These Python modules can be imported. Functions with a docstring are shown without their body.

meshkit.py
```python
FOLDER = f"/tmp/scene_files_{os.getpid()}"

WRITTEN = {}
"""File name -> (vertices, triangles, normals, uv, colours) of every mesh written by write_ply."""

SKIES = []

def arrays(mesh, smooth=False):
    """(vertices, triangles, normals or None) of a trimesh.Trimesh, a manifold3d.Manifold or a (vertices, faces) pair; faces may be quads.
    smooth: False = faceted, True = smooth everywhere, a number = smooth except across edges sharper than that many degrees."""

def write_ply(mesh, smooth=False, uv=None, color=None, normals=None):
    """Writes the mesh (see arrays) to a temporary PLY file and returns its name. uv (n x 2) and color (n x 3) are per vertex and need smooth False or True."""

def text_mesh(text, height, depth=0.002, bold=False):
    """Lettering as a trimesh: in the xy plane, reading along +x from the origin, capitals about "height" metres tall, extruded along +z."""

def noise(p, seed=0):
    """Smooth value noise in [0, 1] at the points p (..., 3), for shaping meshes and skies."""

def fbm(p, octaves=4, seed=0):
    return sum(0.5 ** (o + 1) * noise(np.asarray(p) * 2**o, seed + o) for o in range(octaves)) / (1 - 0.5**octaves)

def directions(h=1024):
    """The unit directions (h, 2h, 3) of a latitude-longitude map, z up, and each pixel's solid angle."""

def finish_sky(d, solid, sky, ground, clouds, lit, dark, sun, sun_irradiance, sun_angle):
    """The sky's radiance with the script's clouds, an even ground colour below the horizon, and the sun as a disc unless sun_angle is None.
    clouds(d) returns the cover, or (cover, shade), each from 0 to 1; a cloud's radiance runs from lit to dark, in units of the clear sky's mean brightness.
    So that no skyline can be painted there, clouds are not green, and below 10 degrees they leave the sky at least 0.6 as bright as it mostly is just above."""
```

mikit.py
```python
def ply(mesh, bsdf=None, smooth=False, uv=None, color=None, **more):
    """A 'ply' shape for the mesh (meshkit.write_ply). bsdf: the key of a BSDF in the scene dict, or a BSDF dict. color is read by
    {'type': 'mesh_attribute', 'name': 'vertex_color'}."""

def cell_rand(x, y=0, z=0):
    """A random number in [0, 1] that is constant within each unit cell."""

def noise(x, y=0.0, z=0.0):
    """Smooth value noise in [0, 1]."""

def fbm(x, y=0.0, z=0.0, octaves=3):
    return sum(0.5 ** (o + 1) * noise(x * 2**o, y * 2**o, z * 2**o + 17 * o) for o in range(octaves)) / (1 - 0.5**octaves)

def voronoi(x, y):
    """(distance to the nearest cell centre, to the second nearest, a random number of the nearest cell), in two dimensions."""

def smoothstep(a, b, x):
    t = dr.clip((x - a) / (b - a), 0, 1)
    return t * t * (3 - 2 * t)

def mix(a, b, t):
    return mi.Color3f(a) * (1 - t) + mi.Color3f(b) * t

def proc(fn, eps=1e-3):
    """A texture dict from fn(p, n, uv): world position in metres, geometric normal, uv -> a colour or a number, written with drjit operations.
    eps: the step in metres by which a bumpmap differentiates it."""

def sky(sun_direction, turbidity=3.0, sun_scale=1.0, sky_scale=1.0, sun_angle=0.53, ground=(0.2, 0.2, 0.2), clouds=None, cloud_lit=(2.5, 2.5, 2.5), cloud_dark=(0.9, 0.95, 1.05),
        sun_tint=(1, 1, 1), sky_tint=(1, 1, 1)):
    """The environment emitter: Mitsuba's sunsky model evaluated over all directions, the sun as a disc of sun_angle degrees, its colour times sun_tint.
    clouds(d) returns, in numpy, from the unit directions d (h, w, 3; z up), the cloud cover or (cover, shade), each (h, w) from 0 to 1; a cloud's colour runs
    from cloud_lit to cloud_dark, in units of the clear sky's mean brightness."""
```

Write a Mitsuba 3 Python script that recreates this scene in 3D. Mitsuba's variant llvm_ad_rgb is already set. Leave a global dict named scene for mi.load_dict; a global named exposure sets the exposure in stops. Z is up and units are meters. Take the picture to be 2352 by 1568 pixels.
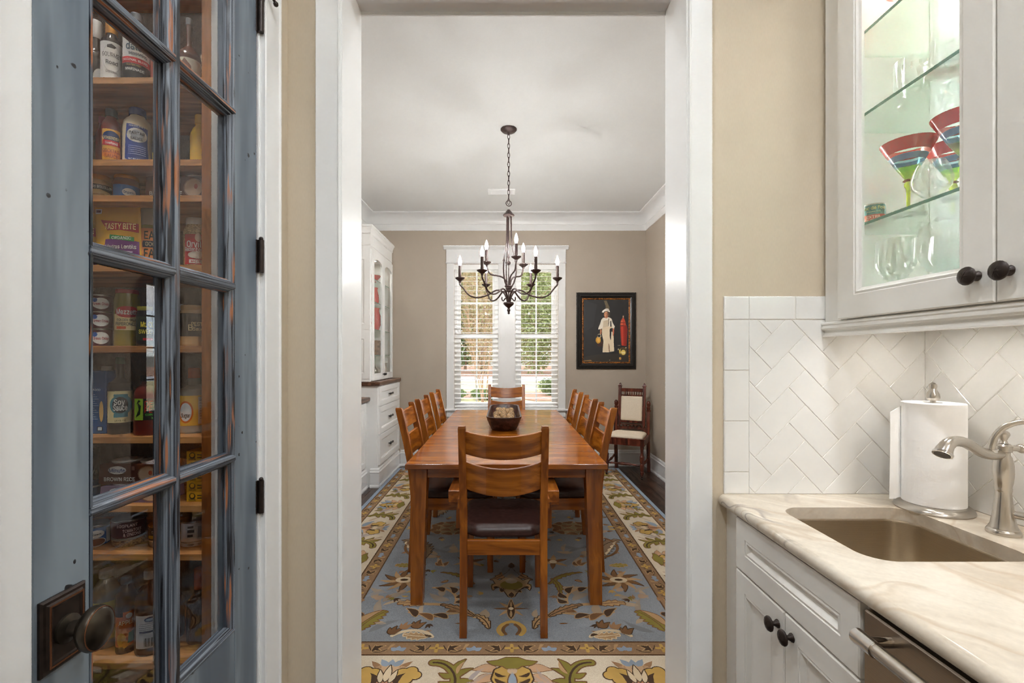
import math, random
import numpy as np, trimesh, shapely
from shapely import affinity
from shapely.geometry import Polygon, Point, LineString, box as sbox
import drjit as dr
import mitsuba as mi
import mikit, meshkit
from mikit import noise, fbm, cell_rand, smoothstep, mix, proc

T = mi.ScalarTransform4f
rng = np.random.default_rng(7)
scene, labels = {}, {}

# ---------------------------------------------------------------- camera (F, CX, CY in pixels of the 2352 x 1568 frame)
F, CX, CY, H = 1080.0, 1163.0, 818.0, 1.342
scene['camera'] = dict(type='perspective', fov=math.degrees(2 * math.atan(1176 / F)), fov_axis='x', near_clip=0.02, far_clip=300.0,
                       principal_point_offset_x=(1176 - CX) / 2352, principal_point_offset_y=(784 - CY) / 1568,
                       to_world=T().look_at(origin=[0, 0, H], target=[0, 1, H], up=[0, 0, 1]))
exposure = 0.3

# ---------------------------------------------------------------- sky
def cloud_cover(d):
    n = meshkit.fbm(d * np.array([3.0, 3.0, 7.0]) + 4.0, 5, seed=3)
    return np.clip((n - 0.32) * 3.2, 0, 1), np.clip(1.2 - 1.6 * n, 0, 1) * 0.5
scene['sky'] = mikit.sky([-0.45, 0.55, 0.70], turbidity=3.0, sun_scale=1.6, sky_scale=15.0, sun_angle=2.0, ground=(0.25, 0.24, 0.2), clouds=cloud_cover,
                         cloud_lit=(1.9, 1.9, 1.9), cloud_dark=(1.1, 1.13, 1.2))

# ---------------------------------------------------------------- kitchen ceiling lamps (recessed, in the ceiling over and behind the camera)
CEIL_K, CEIL_D = 3.05, 3.09
KITCHEN_LAMP = 148.0
CABINET_LAMP, UNDER_LAMP, ADDED_STRIP_LAMP = 110.0, 52.0, 200.0  # the strip lamp is an added fill inside the glass cabinet
ADDED_PANTRY_LAMP = 260.0  # added pantry light, out of view, to brighten the shelves
ADDED_DINING_LAMP, ADDED_DINING_SPOTS = 150.0, [(-0.75, 2.05), (0.80, 2.05)]  # added dining lights, unseen, to brighten table and rug but not the ceiling
LAMP_SPOTS = [(-0.18, 0.55), (0.75, 0.45), (-0.18, -0.75), (0.75, -0.75), (-0.18, -2.0), (0.75, -2.0)]
for i, (x, y) in enumerate(LAMP_SPOTS):
    k = 'recessed_downlight' + ('' if i == 0 else f'_{i:03d}')
    scene[k + '__lens'] = dict(type='disk', to_world=T().translate([x, y, CEIL_K - 0.006]).rotate([1, 0, 0], 180).scale(0.085),
                               emitter=dict(type='area', radiance=dict(type='rgb', value=[KITCHEN_LAMP * c for c in (0.95, 1.0, 1.04)])))
for i, (x, y) in enumerate(ADDED_DINING_SPOTS):
    k = f'dining_downlight' + ('' if i == 0 else f'_{i:03d}')
    scene[k + '__lens'] = dict(type='disk', to_world=T().translate([x, y, CEIL_D - 0.006]).rotate([1, 0, 0], 180).scale(0.075),
                               emitter=dict(type='area', radiance=dict(type='rgb', value=[ADDED_DINING_LAMP * c for c in (0.96, 1.0, 1.03)])))
scene['pantry_downlight__lens'] = dict(type='disk', to_world=T().translate([-1.15, 0.85, CEIL_K - 0.006]).rotate([1, 0, 0], 180).scale(0.075),
                                       emitter=dict(type='area', radiance=dict(type='rgb', value=[ADDED_PANTRY_LAMP * c for c in (1.0, 0.95, 0.88)])))

# ---------------------------------------------------------------- helpers
def X(px, d): return (px - CX) * d / F
def Z(py, d): return H - (py - CY) * d / F
def lin(*c):
    c = np.asarray(c[0] if len(c) == 1 else c, float) / 255.0
    return [float(v) for v in np.where(c <= 0.04045, c / 12.92, ((np.maximum(c, 0) + 0.055) / 1.055) ** 2.4)]
def rgb(*c): return dict(type='rgb', value=[float(v) for v in lin(*c)])
def col(c): return c if isinstance(c, dict) else rgb(*c)

def mat(name, c, rough=0.5, bump=None, scale=1.0, **kw):
    """A two-sided principled BSDF under the key mat_<name>."""
    b = dict(type='principled', base_color=col(c), roughness=rough, **kw)
    if bump is not None:
        b = dict(type='bumpmap', arbitrary=bump, scale=scale, bsdf=b)
    scene['mat_' + name] = dict(type='twosided', bsdf=b)

def M(n): return 'mat_' + n

def numbered(name, parent=None):
    base = name if parent is None else parent + '__' + name
    k, i = base, 0
    while k in USED or k in scene:
        i += 1
        k = f'{base}_{i:03d}'
    USED.add(k)
    return k
USED = set()

def thing(name, label, cat, group=None):
    k = numbered(name)
    labels[k] = dict(label=label, category=cat)
    if group: labels[k]['group'] = group
    return k

def part(parent, name, mesh, m, smooth=False, label=None, kind=None, **kw):
    k = numbered(name, parent)
    scene[k] = mikit.ply(mesh, M(m), smooth=smooth, **kw)
    if label or kind:
        labels[k] = {}
        if label: labels[k]['label'] = label
        if kind: labels[k]['kind'] = kind
    return k

def single(name, mesh, m, label, cat, group=None, smooth=False, **kw):
    k = thing(name, label, cat, group)
    scene[k] = mikit.ply(mesh, M(m), smooth=smooth, **kw)
    return k

def struct(name, label, mesh=None, m=None, smooth=False):
    k = numbered(name)
    labels[k] = dict(label=label, kind='structure')
    if mesh is not None:
        scene[k] = mikit.ply(mesh, M(m), smooth=smooth)
    return k

def fix(m):
    if m.volume < 0: m.invert()
    return m
def cat(*ms):
    ms = [m for g in ms for m in (g if isinstance(g, (list, tuple)) else [g])]
    return trimesh.util.concatenate(ms)

def box(x0, x1, y0, y1, z0, z1, c=0.0015):
    x0, x1, y0, y1, z0, z1 = min(x0, x1), max(x0, x1), min(y0, y1), max(y0, y1), min(z0, z1), max(z0, z1)
    c = min(c, 0.45 * min(x1 - x0, y1 - y0, z1 - z0))
    if c <= 0:
        return trimesh.creation.box(bounds=[[x0, y0, z0], [x1, y1, z1]])
    v = []
    for X_, dx in ((x0, c), (x1, -c)):
        for Y_, dy in ((y0, c), (y1, -c)):
            for Z_, dz in ((z0, c), (z1, -c)):
                v += [[X_ + dx, Y_ + dy, Z_], [X_ + dx, Y_, Z_ + dz], [X_, Y_ + dy, Z_ + dz]]
    return trimesh.Trimesh(v, process=False).convex_hull

def loft(loops, cap0=True, cap1=True, closed=False):
    """Skin closed loops (each N x 3) one to the next; caps are fans about the loop's mean."""
    loops = [np.asarray(l, float) for l in loops]
    n = len(loops[0])
    v = np.vstack(loops)
    i = np.arange(n); j = (i + 1) % n
    f = []
    L = len(loops)
    for a in range(L if closed else L - 1):
        b = (a + 1) % L
        f += [np.stack([a * n + i, a * n + j, b * n + j], 1), np.stack([a * n + i, b * n + j, b * n + i], 1)]
    if not closed:
        for on, a, flip in ((cap0, 0, True), (cap1, L - 1, False)):
            if on:
                c = len(v)
                v = np.vstack([v, loops[a].mean(0)])
                t = np.stack([a * n + i, a * n + j, np.full(n, c)], 1)
                f.append(t[:, ::-1] if flip else t)
    m = trimesh.Trimesh(v, np.vstack(f), process=False)
    a = m.area_faces > 1e-14
    m.update_faces(a)
    return fix(m)

def circle(r, z, n, cx=0, cy=0, ry=None):
    t = np.arange(n) * 2 * np.pi / n
    return np.stack([cx + r * np.cos(t), cy + (ry or r) * np.sin(t), np.full(n, z)], 1)

def lathe(prof, n=32, at=(0, 0, 0), cap0=True, cap1=True, ry=1.0):
    return loft([circle(max(r, 1e-5), z, n, 0, 0, max(r, 1e-5) * ry) + np.asarray(at) for r, z in prof], cap0, cap1)

def disc_down(r, at, n=24):
    t = np.arange(n) * 2 * np.pi / n
    v = np.vstack([np.stack([r * np.cos(t), r * np.sin(t), 0 * t], 1), [[0, 0, 0]]]) + np.asarray(at)
    i = np.arange(n)
    return trimesh.Trimesh(v, np.stack([(i + 1) % n, i, np.full(n, n)], 1), process=False)

def sheet_lathe(prof, n=40, at=(0, 0, 0)):
    return lathe(prof, n, at, False, False)

def tube(pts, r, sides=10, caps=True):
    p = np.asarray(pts, float)
    r = np.broadcast_to(r, (len(p),))
    t = np.gradient(p, axis=0)
    t /= np.linalg.norm(t, axis=1, keepdims=True) + 1e-12
    a = np.cross(t[0], [0, 0, 1.0] if abs(t[0][2]) < 0.9 else [1.0, 0, 0])
    loops = []
    ang = np.arange(sides) * 2 * np.pi / sides
    for k in range(len(p)):
        a = a - t[k] * (a @ t[k]); a /= np.linalg.norm(a)
        b = np.cross(t[k], a)
        loops.append(p[k] + r[k] * (np.cos(ang)[:, None] * a + np.sin(ang)[:, None] * b))
    return loft(loops, caps, caps)

def spline(pts, n=24):
    from scipy.interpolate import CubicSpline
    p = np.asarray(pts, float)
    s = np.r_[0, np.cumsum(np.linalg.norm(np.diff(p, axis=0), axis=1))]
    return CubicSpline(s, p)(np.linspace(0, s[-1], n))

def prism(pts, lo, hi, axis):
    """pts: outline in the two other axes (x: (y, z); y: (x, z); z: (x, y)), extruded along axis from lo to hi."""
    poly = pts if isinstance(pts, Polygon) else Polygon(pts)
    m = trimesh.creation.extrude_polygon(poly, hi - lo, engine='earcut')
    v = np.array(m.vertices)
    u, w, h = v[:, 0], v[:, 1], v[:, 2] + lo
    v = dict(x=np.stack([h, u, w], 1), y=np.stack([u, h, w], 1), z=np.stack([u, w, h], 1))[axis]
    return fix(trimesh.Trimesh(v, m.faces, process=False))

def rings(rect, prof, where, cap=True, closed=False):
    """Mitred rings: prof lists (inset, height) from the outer edge of rect = (u0, v0, u1, v1); where(u, v, h) -> points."""
    u0, v0, u1, v1 = rect
    L = []
    for i, h in prof:
        q = np.array([[u0 + i, v0 + i], [u1 - i, v0 + i], [u1 - i, v1 - i], [u0 + i, v1 - i]])
        L.append(where(q[:, 0], q[:, 1], np.full(4, h)))
    return loft(L, False, cap and not closed, closed)

def plane_map(axis, at, sign):
    """(u, v, h) -> points. axis 'x': u = y, v = z, face at x = at growing by sign; axis 'y': u = x, v = z."""
    if axis == 'x': return lambda u, v, h: np.stack([at + sign * h, u, v], 1)
    if axis == 'y': return lambda u, v, h: np.stack([u, at + sign * h, v], 1)
    return lambda u, v, h: np.stack([u, v, at + sign * h], 1)

def move(m, loc=(0, 0, 0), rz=0.0, s=1.0):
    m = m.copy()
    v = np.array(m.vertices) * s
    c, n = math.cos(rz), math.sin(rz)
    v = np.stack([v[:, 0] * c - v[:, 1] * n, v[:, 0] * n + v[:, 1] * c, v[:, 2]], 1) + np.asarray(loc)
    m.vertices = v
    return m
def warp(m, fn):
    m = m.copy(); m.vertices = fn(np.array(m.vertices)); return m
def sphere(r, at=(0, 0, 0), sub=2, sc=(1, 1, 1)):
    m = trimesh.creation.icosphere(sub, r)
    m.vertices = np.array(m.vertices) * np.asarray(sc) + np.asarray(at)
    return m
def rrect(w, d, r, n=6):
    """Rounded rectangle outline about the origin, N x 2."""
    r = min(r, w / 2 - 1e-4, d / 2 - 1e-4)
    out = []
    for cx, cy, a in ((w / 2 - r, d / 2 - r, 0), (-w / 2 + r, d / 2 - r, 90), (-w / 2 + r, -d / 2 + r, 180), (w / 2 - r, -d / 2 + r, 270)):
        t = np.radians(a + np.linspace(0, 90, n))
        out.append(np.stack([cx + r * np.cos(t), cy + r * np.sin(t)], 1))
    return np.vstack(out)
def at_z(q, z): return np.column_stack([q, np.full(len(q), z)])

# printed labels: flat art (u right, v up, metres) laid on an object by a mapping (u, v, h) -> points
def art_mesh(items, where, edge=0.008):
    vs, fs, cs, at = [], [], [], 0
    for k, it in enumerate(items):
        kind, c = it[0], lin(it[-1])
        if kind == 'text':
            _, s, u, v, h, wmax, _c = it
            m = meshkit.text_mesh(s, h, 0.001, True)
            keep = m.face_normals[:, 2] > 0.5
            V, Fc = np.array(m.vertices)[:, :2], np.array(m.faces)[keep]
            lo, hi = V.min(0), V.max(0)
            sx = min(1.0, wmax / (hi[0] - lo[0])) if wmax else 1.0
            V = np.stack([(V[:, 0] - (lo[0] + hi[0]) / 2) * sx + u, V[:, 1] - h / 2 + v], 1)
        else:
            if kind == 'rect': g = sbox(*it[1:5])
            elif kind == 'ell': g = affinity.scale(Point(it[1], it[2]).buffer(1.0, 12), it[3], it[4])
            else: g = Polygon(it[1])
            if not g.is_valid: g = g.buffer(0)
            Vl, Fl, o = [], [], 0
            for gg in getattr(g, 'geoms', [g]):
                v_, f_ = trimesh.creation.triangulate_polygon(gg, engine='earcut')
                Vl.append(v_); Fl.append(f_ + o); o += len(v_)
            V, Fc = np.vstack(Vl), np.vstack(Fl)
        V3, Fc = trimesh.remesh.subdivide_to_size(np.column_stack([V, np.zeros(len(V))]), Fc, edge, max_iter=12)
        P = where(V3[:, 0], V3[:, 1], np.full(len(V3), 0.0005 + 0.00035 * k))
        vs.append(P); fs.append(np.asarray(Fc) + at); cs.append(np.tile(c, (len(P), 1))); at += len(P)
    return trimesh.Trimesh(np.vstack(vs), np.vstack(fs), process=False), np.vstack(cs)

def art(parent, name, items, where, edge=0.008, label=None, m='print'):
    mesh, c = art_mesh(items, where, edge)
    return part(parent, name, mesh, m, label=label, color=c)

# ---------------------------------------------------------------- materials
def paint_bump(p, n, uv): return fbm(p.x * 260, p.y * 260, p.z * 260, 2)
def plaster(a, b):
    def fn(p, n, uv):
        t = fbm(p.x * 3.1 + 5, p.y * 3.1, p.z * 1.7, 3)
        g = noise(p.x * 420, p.y * 420, p.z * 110)
        return mix(lin(*a), lin(*b), dr.clip(t * 0.6 + g * 0.4, 0, 1))
    return proc(fn)
BUMP = proc(paint_bump, 0.0015)
mat('wall_beige', plaster((198, 185, 165), (190, 177, 157)), 0.55, BUMP, 0.00025, specular=0.35)
mat('wall_greige', plaster((173, 161, 147), (163, 151, 137)), 0.5, BUMP, 0.00025, specular=0.35)
mat('ceiling', plaster((206, 206, 204), (199, 199, 197)), 0.7)
mat('trim', (226, 226, 225), 0.28, specular=0.5)
mat('cabinet', (225, 223, 218), 0.32, specular=0.5)
mat('hutch', (226, 226, 224), 0.35, specular=0.5)

def streaks(p, axis, sx=1.0):
    """Wood-grain coordinate: long along the axis (0 x, 1 y, 2 z)."""
    s = [38.0 * sx] * 3
    s[axis] = 2.2 * sx
    w = fbm(p.x * 5, p.y * 5, p.z * 5, 2) * 1.8
    return fbm(p.x * s[0] + w, p.y * s[1] + w, p.z * s[2] + w, 4), noise(p.x * s[0] * 6, p.y * s[1] * 4, p.z * s[2] * 6)
def wood(axis, dark, mid, light, sx=1.0):
    def fn(p, n, uv):
        a, b = streaks(p, axis, sx)
        t = smoothstep(0.25, 0.75, a)
        c = mix(lin(*dark), lin(*mid), smoothstep(0.0, 0.55, t))
        c = mix(c, lin(*light), smoothstep(0.55, 1.0, t))
        return c * (0.92 + 0.12 * b)
    return proc(fn)
for ax in range(3):
    mat('oak' + 'xyz'[ax], wood(ax, (108, 55, 12), (134, 73, 17), (154, 90, 26)), 0.22, specular=0.5, clearcoat=0.6, clearcoat_gloss=0.9)
mat('tabletop', wood(0, (108, 55, 12), (134, 73, 17), (154, 90, 26), 0.6), 0.14, specular=0.5, clearcoat=1.0, clearcoat_gloss=0.94)
mat('walnut', wood(1, (52, 32, 22), (80, 52, 37), (104, 72, 54)), 0.3, specular=0.5)
mat('mahogany', wood(2, (48, 20, 12), (82, 36, 22), (108, 52, 34)), 0.3, specular=0.5)
for q in range(4):
    d = [(-8, -5, -4), (0, 0, 0), (6, 4, 3), (-3, -3, -2)][q]
    mat(f'plank{q}', wood(1, (30 + d[0], 20 + d[1], 15 + d[2]), (46 + d[0], 30 + d[1], 22 + d[2]), (62 + d[0], 42 + d[1], 31 + d[2]), 0.7), 0.32, specular=0.45)
mat('shelf_wood', wood(0, (150, 100, 56), (184, 130, 78), (202, 150, 96)), 0.4)
mat('pantry_wall_dimmed', plaster((82, 76, 72), (74, 69, 65)), 0.7)  # dark taupe paints the low light of the pantry into the walls
mat('panel_wood', wood(2, (112, 64, 26), (138, 84, 38), (156, 100, 50)), 0.35)
mat('leather', proc(lambda p, n, uv: mix(lin(38, 22, 20), lin(56, 34, 31), fbm(p.x * 60, p.y * 60, p.z * 60, 3))), 0.32, proc(lambda p, n, uv: fbm(p.x * 900, p.y * 900, p.z * 900, 2), 0.0006), 0.0003, specular=0.5)
mat('bronze', proc(lambda p, n, uv: mix(lin(28, 22, 20), lin(50, 39, 34), fbm(p.x * 80, p.y * 80, p.z * 80, 2))), 0.38, metallic=0.55, specular=0.5)
mat('iron', proc(lambda p, n, uv: mix(lin(52, 42, 40), lin(78, 62, 58), fbm(p.x * 40, p.y * 40, p.z * 40, 2))), 0.36, metallic=0.6, specular=0.5)
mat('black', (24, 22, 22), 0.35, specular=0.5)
mat('nickel', (196, 190, 182), 0.24, metallic=1.0)
mat('steel', proc(lambda p, n, uv: mix(lin(206, 196, 180), lin(220, 210, 195), noise(p.x * 30, p.y * 30, p.z * 1500))), 0.30, metallic=1.0)
mat('steel_panel', proc(lambda p, n, uv: mix(lin(150, 138, 126), lin(166, 154, 141), noise(p.x * 20, p.y * 20, p.z * 1800))), 0.28, metallic=1.0)
mat('chrome', (214, 212, 210), 0.06, metallic=1.0)
def stone_fn(p, n, uv):
    w = fbm(p.x * 4, p.y * 4, p.z * 4, 3)
    d = p.x * 0.80 + p.y * 1.0
    e = p.x * 1.0 - p.y * 0.80
    a = fbm(d * 11 + w * 3.0, e * 2.2 + w, p.z * 6, 4)
    c = mix(lin(186, 174, 158), lin(205, 196, 182), smoothstep(0.3, 0.7, a))
    vein = smoothstep(0.035, 0.0, dr.abs(fbm(d * 5 + w * 4 + 7, e * 1.3, p.z * 4, 4) - 0.5))
    c = mix(c, lin(166, 140, 110), vein * 0.34)
    v2 = smoothstep(0.02, 0.0, dr.abs(fbm(d * 3.4 + w * 5 + 31, e * 1.9 + 3, p.z * 4, 4) - 0.47)) * smoothstep(0.45, 0.75, noise(p.x * 5, p.y * 5, 2.0))
    c = mix(c, lin(128, 116, 112), v2 * 0.6)
    return c * (0.94 + 0.1 * fbm(p.x * 150, p.y * 150, p.z * 150, 2))
mat('stone', proc(stone_fn), 0.18, specular=0.5)
mat('tile', (230, 229, 226), 0.10, proc(lambda p, n, uv: fbm(p.x * 22, p.y * 22, p.z * 22, 2), 0.002), 0.0003, specular=0.5)
mat('grout', (216, 213, 206), 0.8)
mat('paper', (243, 243, 243), 0.85, proc(lambda p, n, uv: noise(p.x * 260, p.y * 260, p.z * 260), 0.001), 0.0012)
mat('linen', proc(lambda p, n, uv: mix(lin(206, 190, 168), lin(226, 212, 192), 0.5 * noise(p.x * 500, p.y * 500, p.z * 60) + 0.5 * noise(p.x * 60, p.y * 60, p.z * 500))), 0.85)
mat('blind', (244, 244, 242), 0.4)
mat('sash', (240, 240, 240), 0.3)
mat('print', dict(type='mesh_attribute', name='vertex_color'), 0.32, specular=0.5)
mat('canvas', dict(type='mesh_attribute', name='vertex_color'), 0.5, proc(lambda p, n, uv: noise(p.x * 700, p.y * 700, p.z * 700), 0.001), 0.0003)
mat('frame_black', (20, 18, 17), 0.25, specular=0.5)
mat('frame_gold', proc(lambda p, n, uv: mix(lin(70, 36, 16), lin(178, 110, 44), smoothstep(0.4, 0.65, fbm(p.x * 90, 3, p.z * 90, 3)))), 0.35, metallic=0.5)
scene['mat_pane'] = dict(type='thindielectric', int_ior=1.5)
scene['mat_crystal'] = dict(type='thindielectric', int_ior=1.5, specular_transmittance=rgb(250, 252, 252))
scene['mat_cut_crystal'] = dict(type='thindielectric', int_ior=1.75, specular_transmittance=rgb(250, 253, 252))
scene['mat_clear_plastic'] = dict(type='thindielectric', int_ior=1.4, specular_transmittance=rgb(236, 236, 232))
def tinted(name, c): scene['mat_' + name] = dict(type='thindielectric', int_ior=1.5, specular_transmittance=rgb(*c))
tinted('glass_red', (168, 8, 14)); tinted('glass_blue', (40, 84, 136)); tinted('glass_teal', (110, 176, 196)); tinted('glass_lime', (170, 196, 14)); tinted('glass_pink', (240, 110, 100))
tinted('glass_clear', (250, 252, 250)); tinted('glass_plum', (110, 30, 40))
scene['mat_lime_solid'] = dict(type='dielectric', int_ior=1.4, specular_transmittance=rgb(205, 222, 90))
scene['mat_shelf_glass'] = dict(type='thindielectric', int_ior=1.5, specular_transmittance=rgb(226, 243, 235))
mat('glass_edge', (52, 112, 98), 0.1, specular=0.6)
# distressed blue paint: rubbed through to orange wood and black undercoat in streaks
def rub(axis):
    def fn(p, n, uv):
        s = [90.0, 90.0, 90.0]; s[axis] = 5.0
        q = [3.2, 3.2, 3.2]; q[axis] = 1.0
        base = mix(lin(80, 91, 103), lin(118, 129, 138), smoothstep(0.25, 0.75, fbm(p.x * 16, p.y * 16, p.z * 1.6, 4)))
        base = mix(base, lin(66, 77, 89), 0.6 * smoothstep(0.5, 0.8, fbm(p.x * 30, p.y * 30, p.z * 2.5, 3)))
        speck = smoothstep(0.83, 0.87, noise(p.x * 70, p.y * 70, p.z * 55)) * smoothstep(0.63, 0.7, noise(p.x * 9, p.y * 9 + 3, p.z * 9))
        return mix(base, lin(28, 28, 32), speck)
    return proc(fn)
mat('door_paint', rub(2), 0.42, specular=0.4)
def worn(axis):
    def fn(p, n, uv):
        s = [150.0, 150.0, 150.0]; s[axis] = 7.0
        q = [300.0, 300.0, 300.0]; q[axis] = 3.0
        a = fbm(p.x * s[0], p.y * s[1], p.z * s[2], 3)
        b = fbm(p.x * q[0] + 9, p.y * q[1], p.z * q[2], 2)
        base = mix(lin(44, 50, 60), lin(112, 120, 130), smoothstep(0.3, 0.75, b))
        base = mix(base, lin(24, 26, 32), smoothstep(0.52, 0.66, a))
        return mix(base, lin(156, 96, 56), smoothstep(0.58, 0.68, fbm(p.x * s[0] + 40, p.y * s[1], p.z * s[2], 3)) * smoothstep(0.42, 0.6, fbm(p.x * 9 + 3, p.y * 9, p.z * 6, 2)) * 0.8)
    return proc(fn)
for ax in range(3):
    mat('worn' + 'xyz'[ax], worn(ax), 0.35, specular=0.5)
mat('knob_bronze', proc(lambda p, n, uv: mix(lin(40, 36, 32), lin(74, 66, 56), fbm(p.x * 60, p.y * 60, p.z * 60, 2))), 0.3, metallic=0.8)
mat('copper_edge', (112, 74, 52), 0.3, metallic=0.8)

# ---------------------------------------------------------------- the rooms' shell
XL, XR, YA, YB, YF, DX = -0.682, 1.306, 1.466, 1.62, 5.77, 1.712      # kitchen left/right wall, front and back of the wall with the opening, far wall, dining half width
OL, OR, OT = -0.5057, 0.5543, 2.54                                    # the cased opening
GROUND = -0.55
def holed(outer, holes, lo, hi, axis):
    g = sbox(*outer)
    for h in holes: g = g.difference(sbox(*h))
    return prism(g, lo, hi, axis)
struct('wall_back', 'beige kitchen wall with the wide cased opening into the dining room', holed((XL - 0.12, 0, XR + 0.12, CEIL_D + 0.1), [(OL - 0.02, -1, OR + 0.02, OT + 0.02)], YA, YB, 'y'), 'wall_beige')
struct('wall_left', 'beige wall that holds the glazed pantry door', holed((-3.3, 0, YA, CEIL_K), [(0.655, -1, 1.307, 2.465)], XL - 0.12, XL, 'x'), 'wall_beige')
struct('wall_right', 'beige kitchen wall behind the sink counter', prism(sbox(-3.3, 0, YA, CEIL_K), XR, XR + 0.12, 'x'), 'wall_beige')
struct('wall_kitchen_end', 'plain beige wall at the kitchen end', prism(sbox(-1.95, 0, XR + 0.12, CEIL_K), -3.42, -3.3, 'y'), 'wall_beige')
struct('ceiling_kitchen', 'flat white kitchen ceiling', box(-1.95, XR + 0.12, -3.42, YA, CEIL_K, CEIL_K + 0.1, 0), 'ceiling')
struct('floor_kitchen', 'dark hardwood kitchen floor', box(-1.95, XR + 0.12, -3.42, YB, -0.06, 0, 0), 'plank1')
struct('wall_dining_left', 'greige dining room wall behind the built-in hutch', prism(sbox(YB, 0, YF, CEIL_D), -DX - 0.12, -DX, 'x'), 'wall_greige')
# the right wall holds a narrow dark arched garden door, seen only mirrored in the pantry glass
GD0, GD1 = 3.90, 4.56
arch = affinity.scale(Point((GD0 + GD1) / 2, 1.78).buffer((GD1 - GD0) / 2, 16), 1.0, 1.0)
garden_hole = sbox(GD0, -1, GD1, 1.78).union(arch)
struct('wall_dining_right', 'greige dining room wall beside the carved chair', prism(sbox(YB, 0, YF, CEIL_D).difference(garden_hole), DX, DX + 0.12, 'x'), 'wall_greige')
gdoor = struct('door_2', 'dark arched garden door with narrow panes')
lites = [sbox(4.11, 0.86 + 0.282 * k, 4.36, 1.13 + 0.282 * k) for k in range(4)]
leaf = sbox(GD0 + 0.004, 0.004, GD1 - 0.004, 1.78).union(Point((GD0 + GD1) / 2, 1.78).buffer((GD1 - GD0) / 2 - 0.004, 16))
for l_ in lites: leaf = leaf.difference(l_)
part(gdoor, 'leaf', prism(leaf, DX + 0.03, DX + 0.075, 'x'), 'frame_black')
for l_ in lites:
    a0, b0, a1, b1 = l_.bounds
    part(gdoor, 'pane', prism(sbox(a0 - 0.003, b0 - 0.003, a1 + 0.003, b1 + 0.003), DX + 0.05, DX + 0.053, 'x'), 'pane')
WIN = [(-0.646, -0.096), (0.107, 0.641)]
WZ0, WZ1 = 0.69, 2.47
struct('wall_far', 'greige far wall of the dining room with the double window', holed((-DX - 0.12, 0, DX + 0.12, CEIL_D), [(a, WZ0, b, WZ1) for a, b in WIN], YF, YF + 0.16, 'y'), 'wall_greige')
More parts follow.
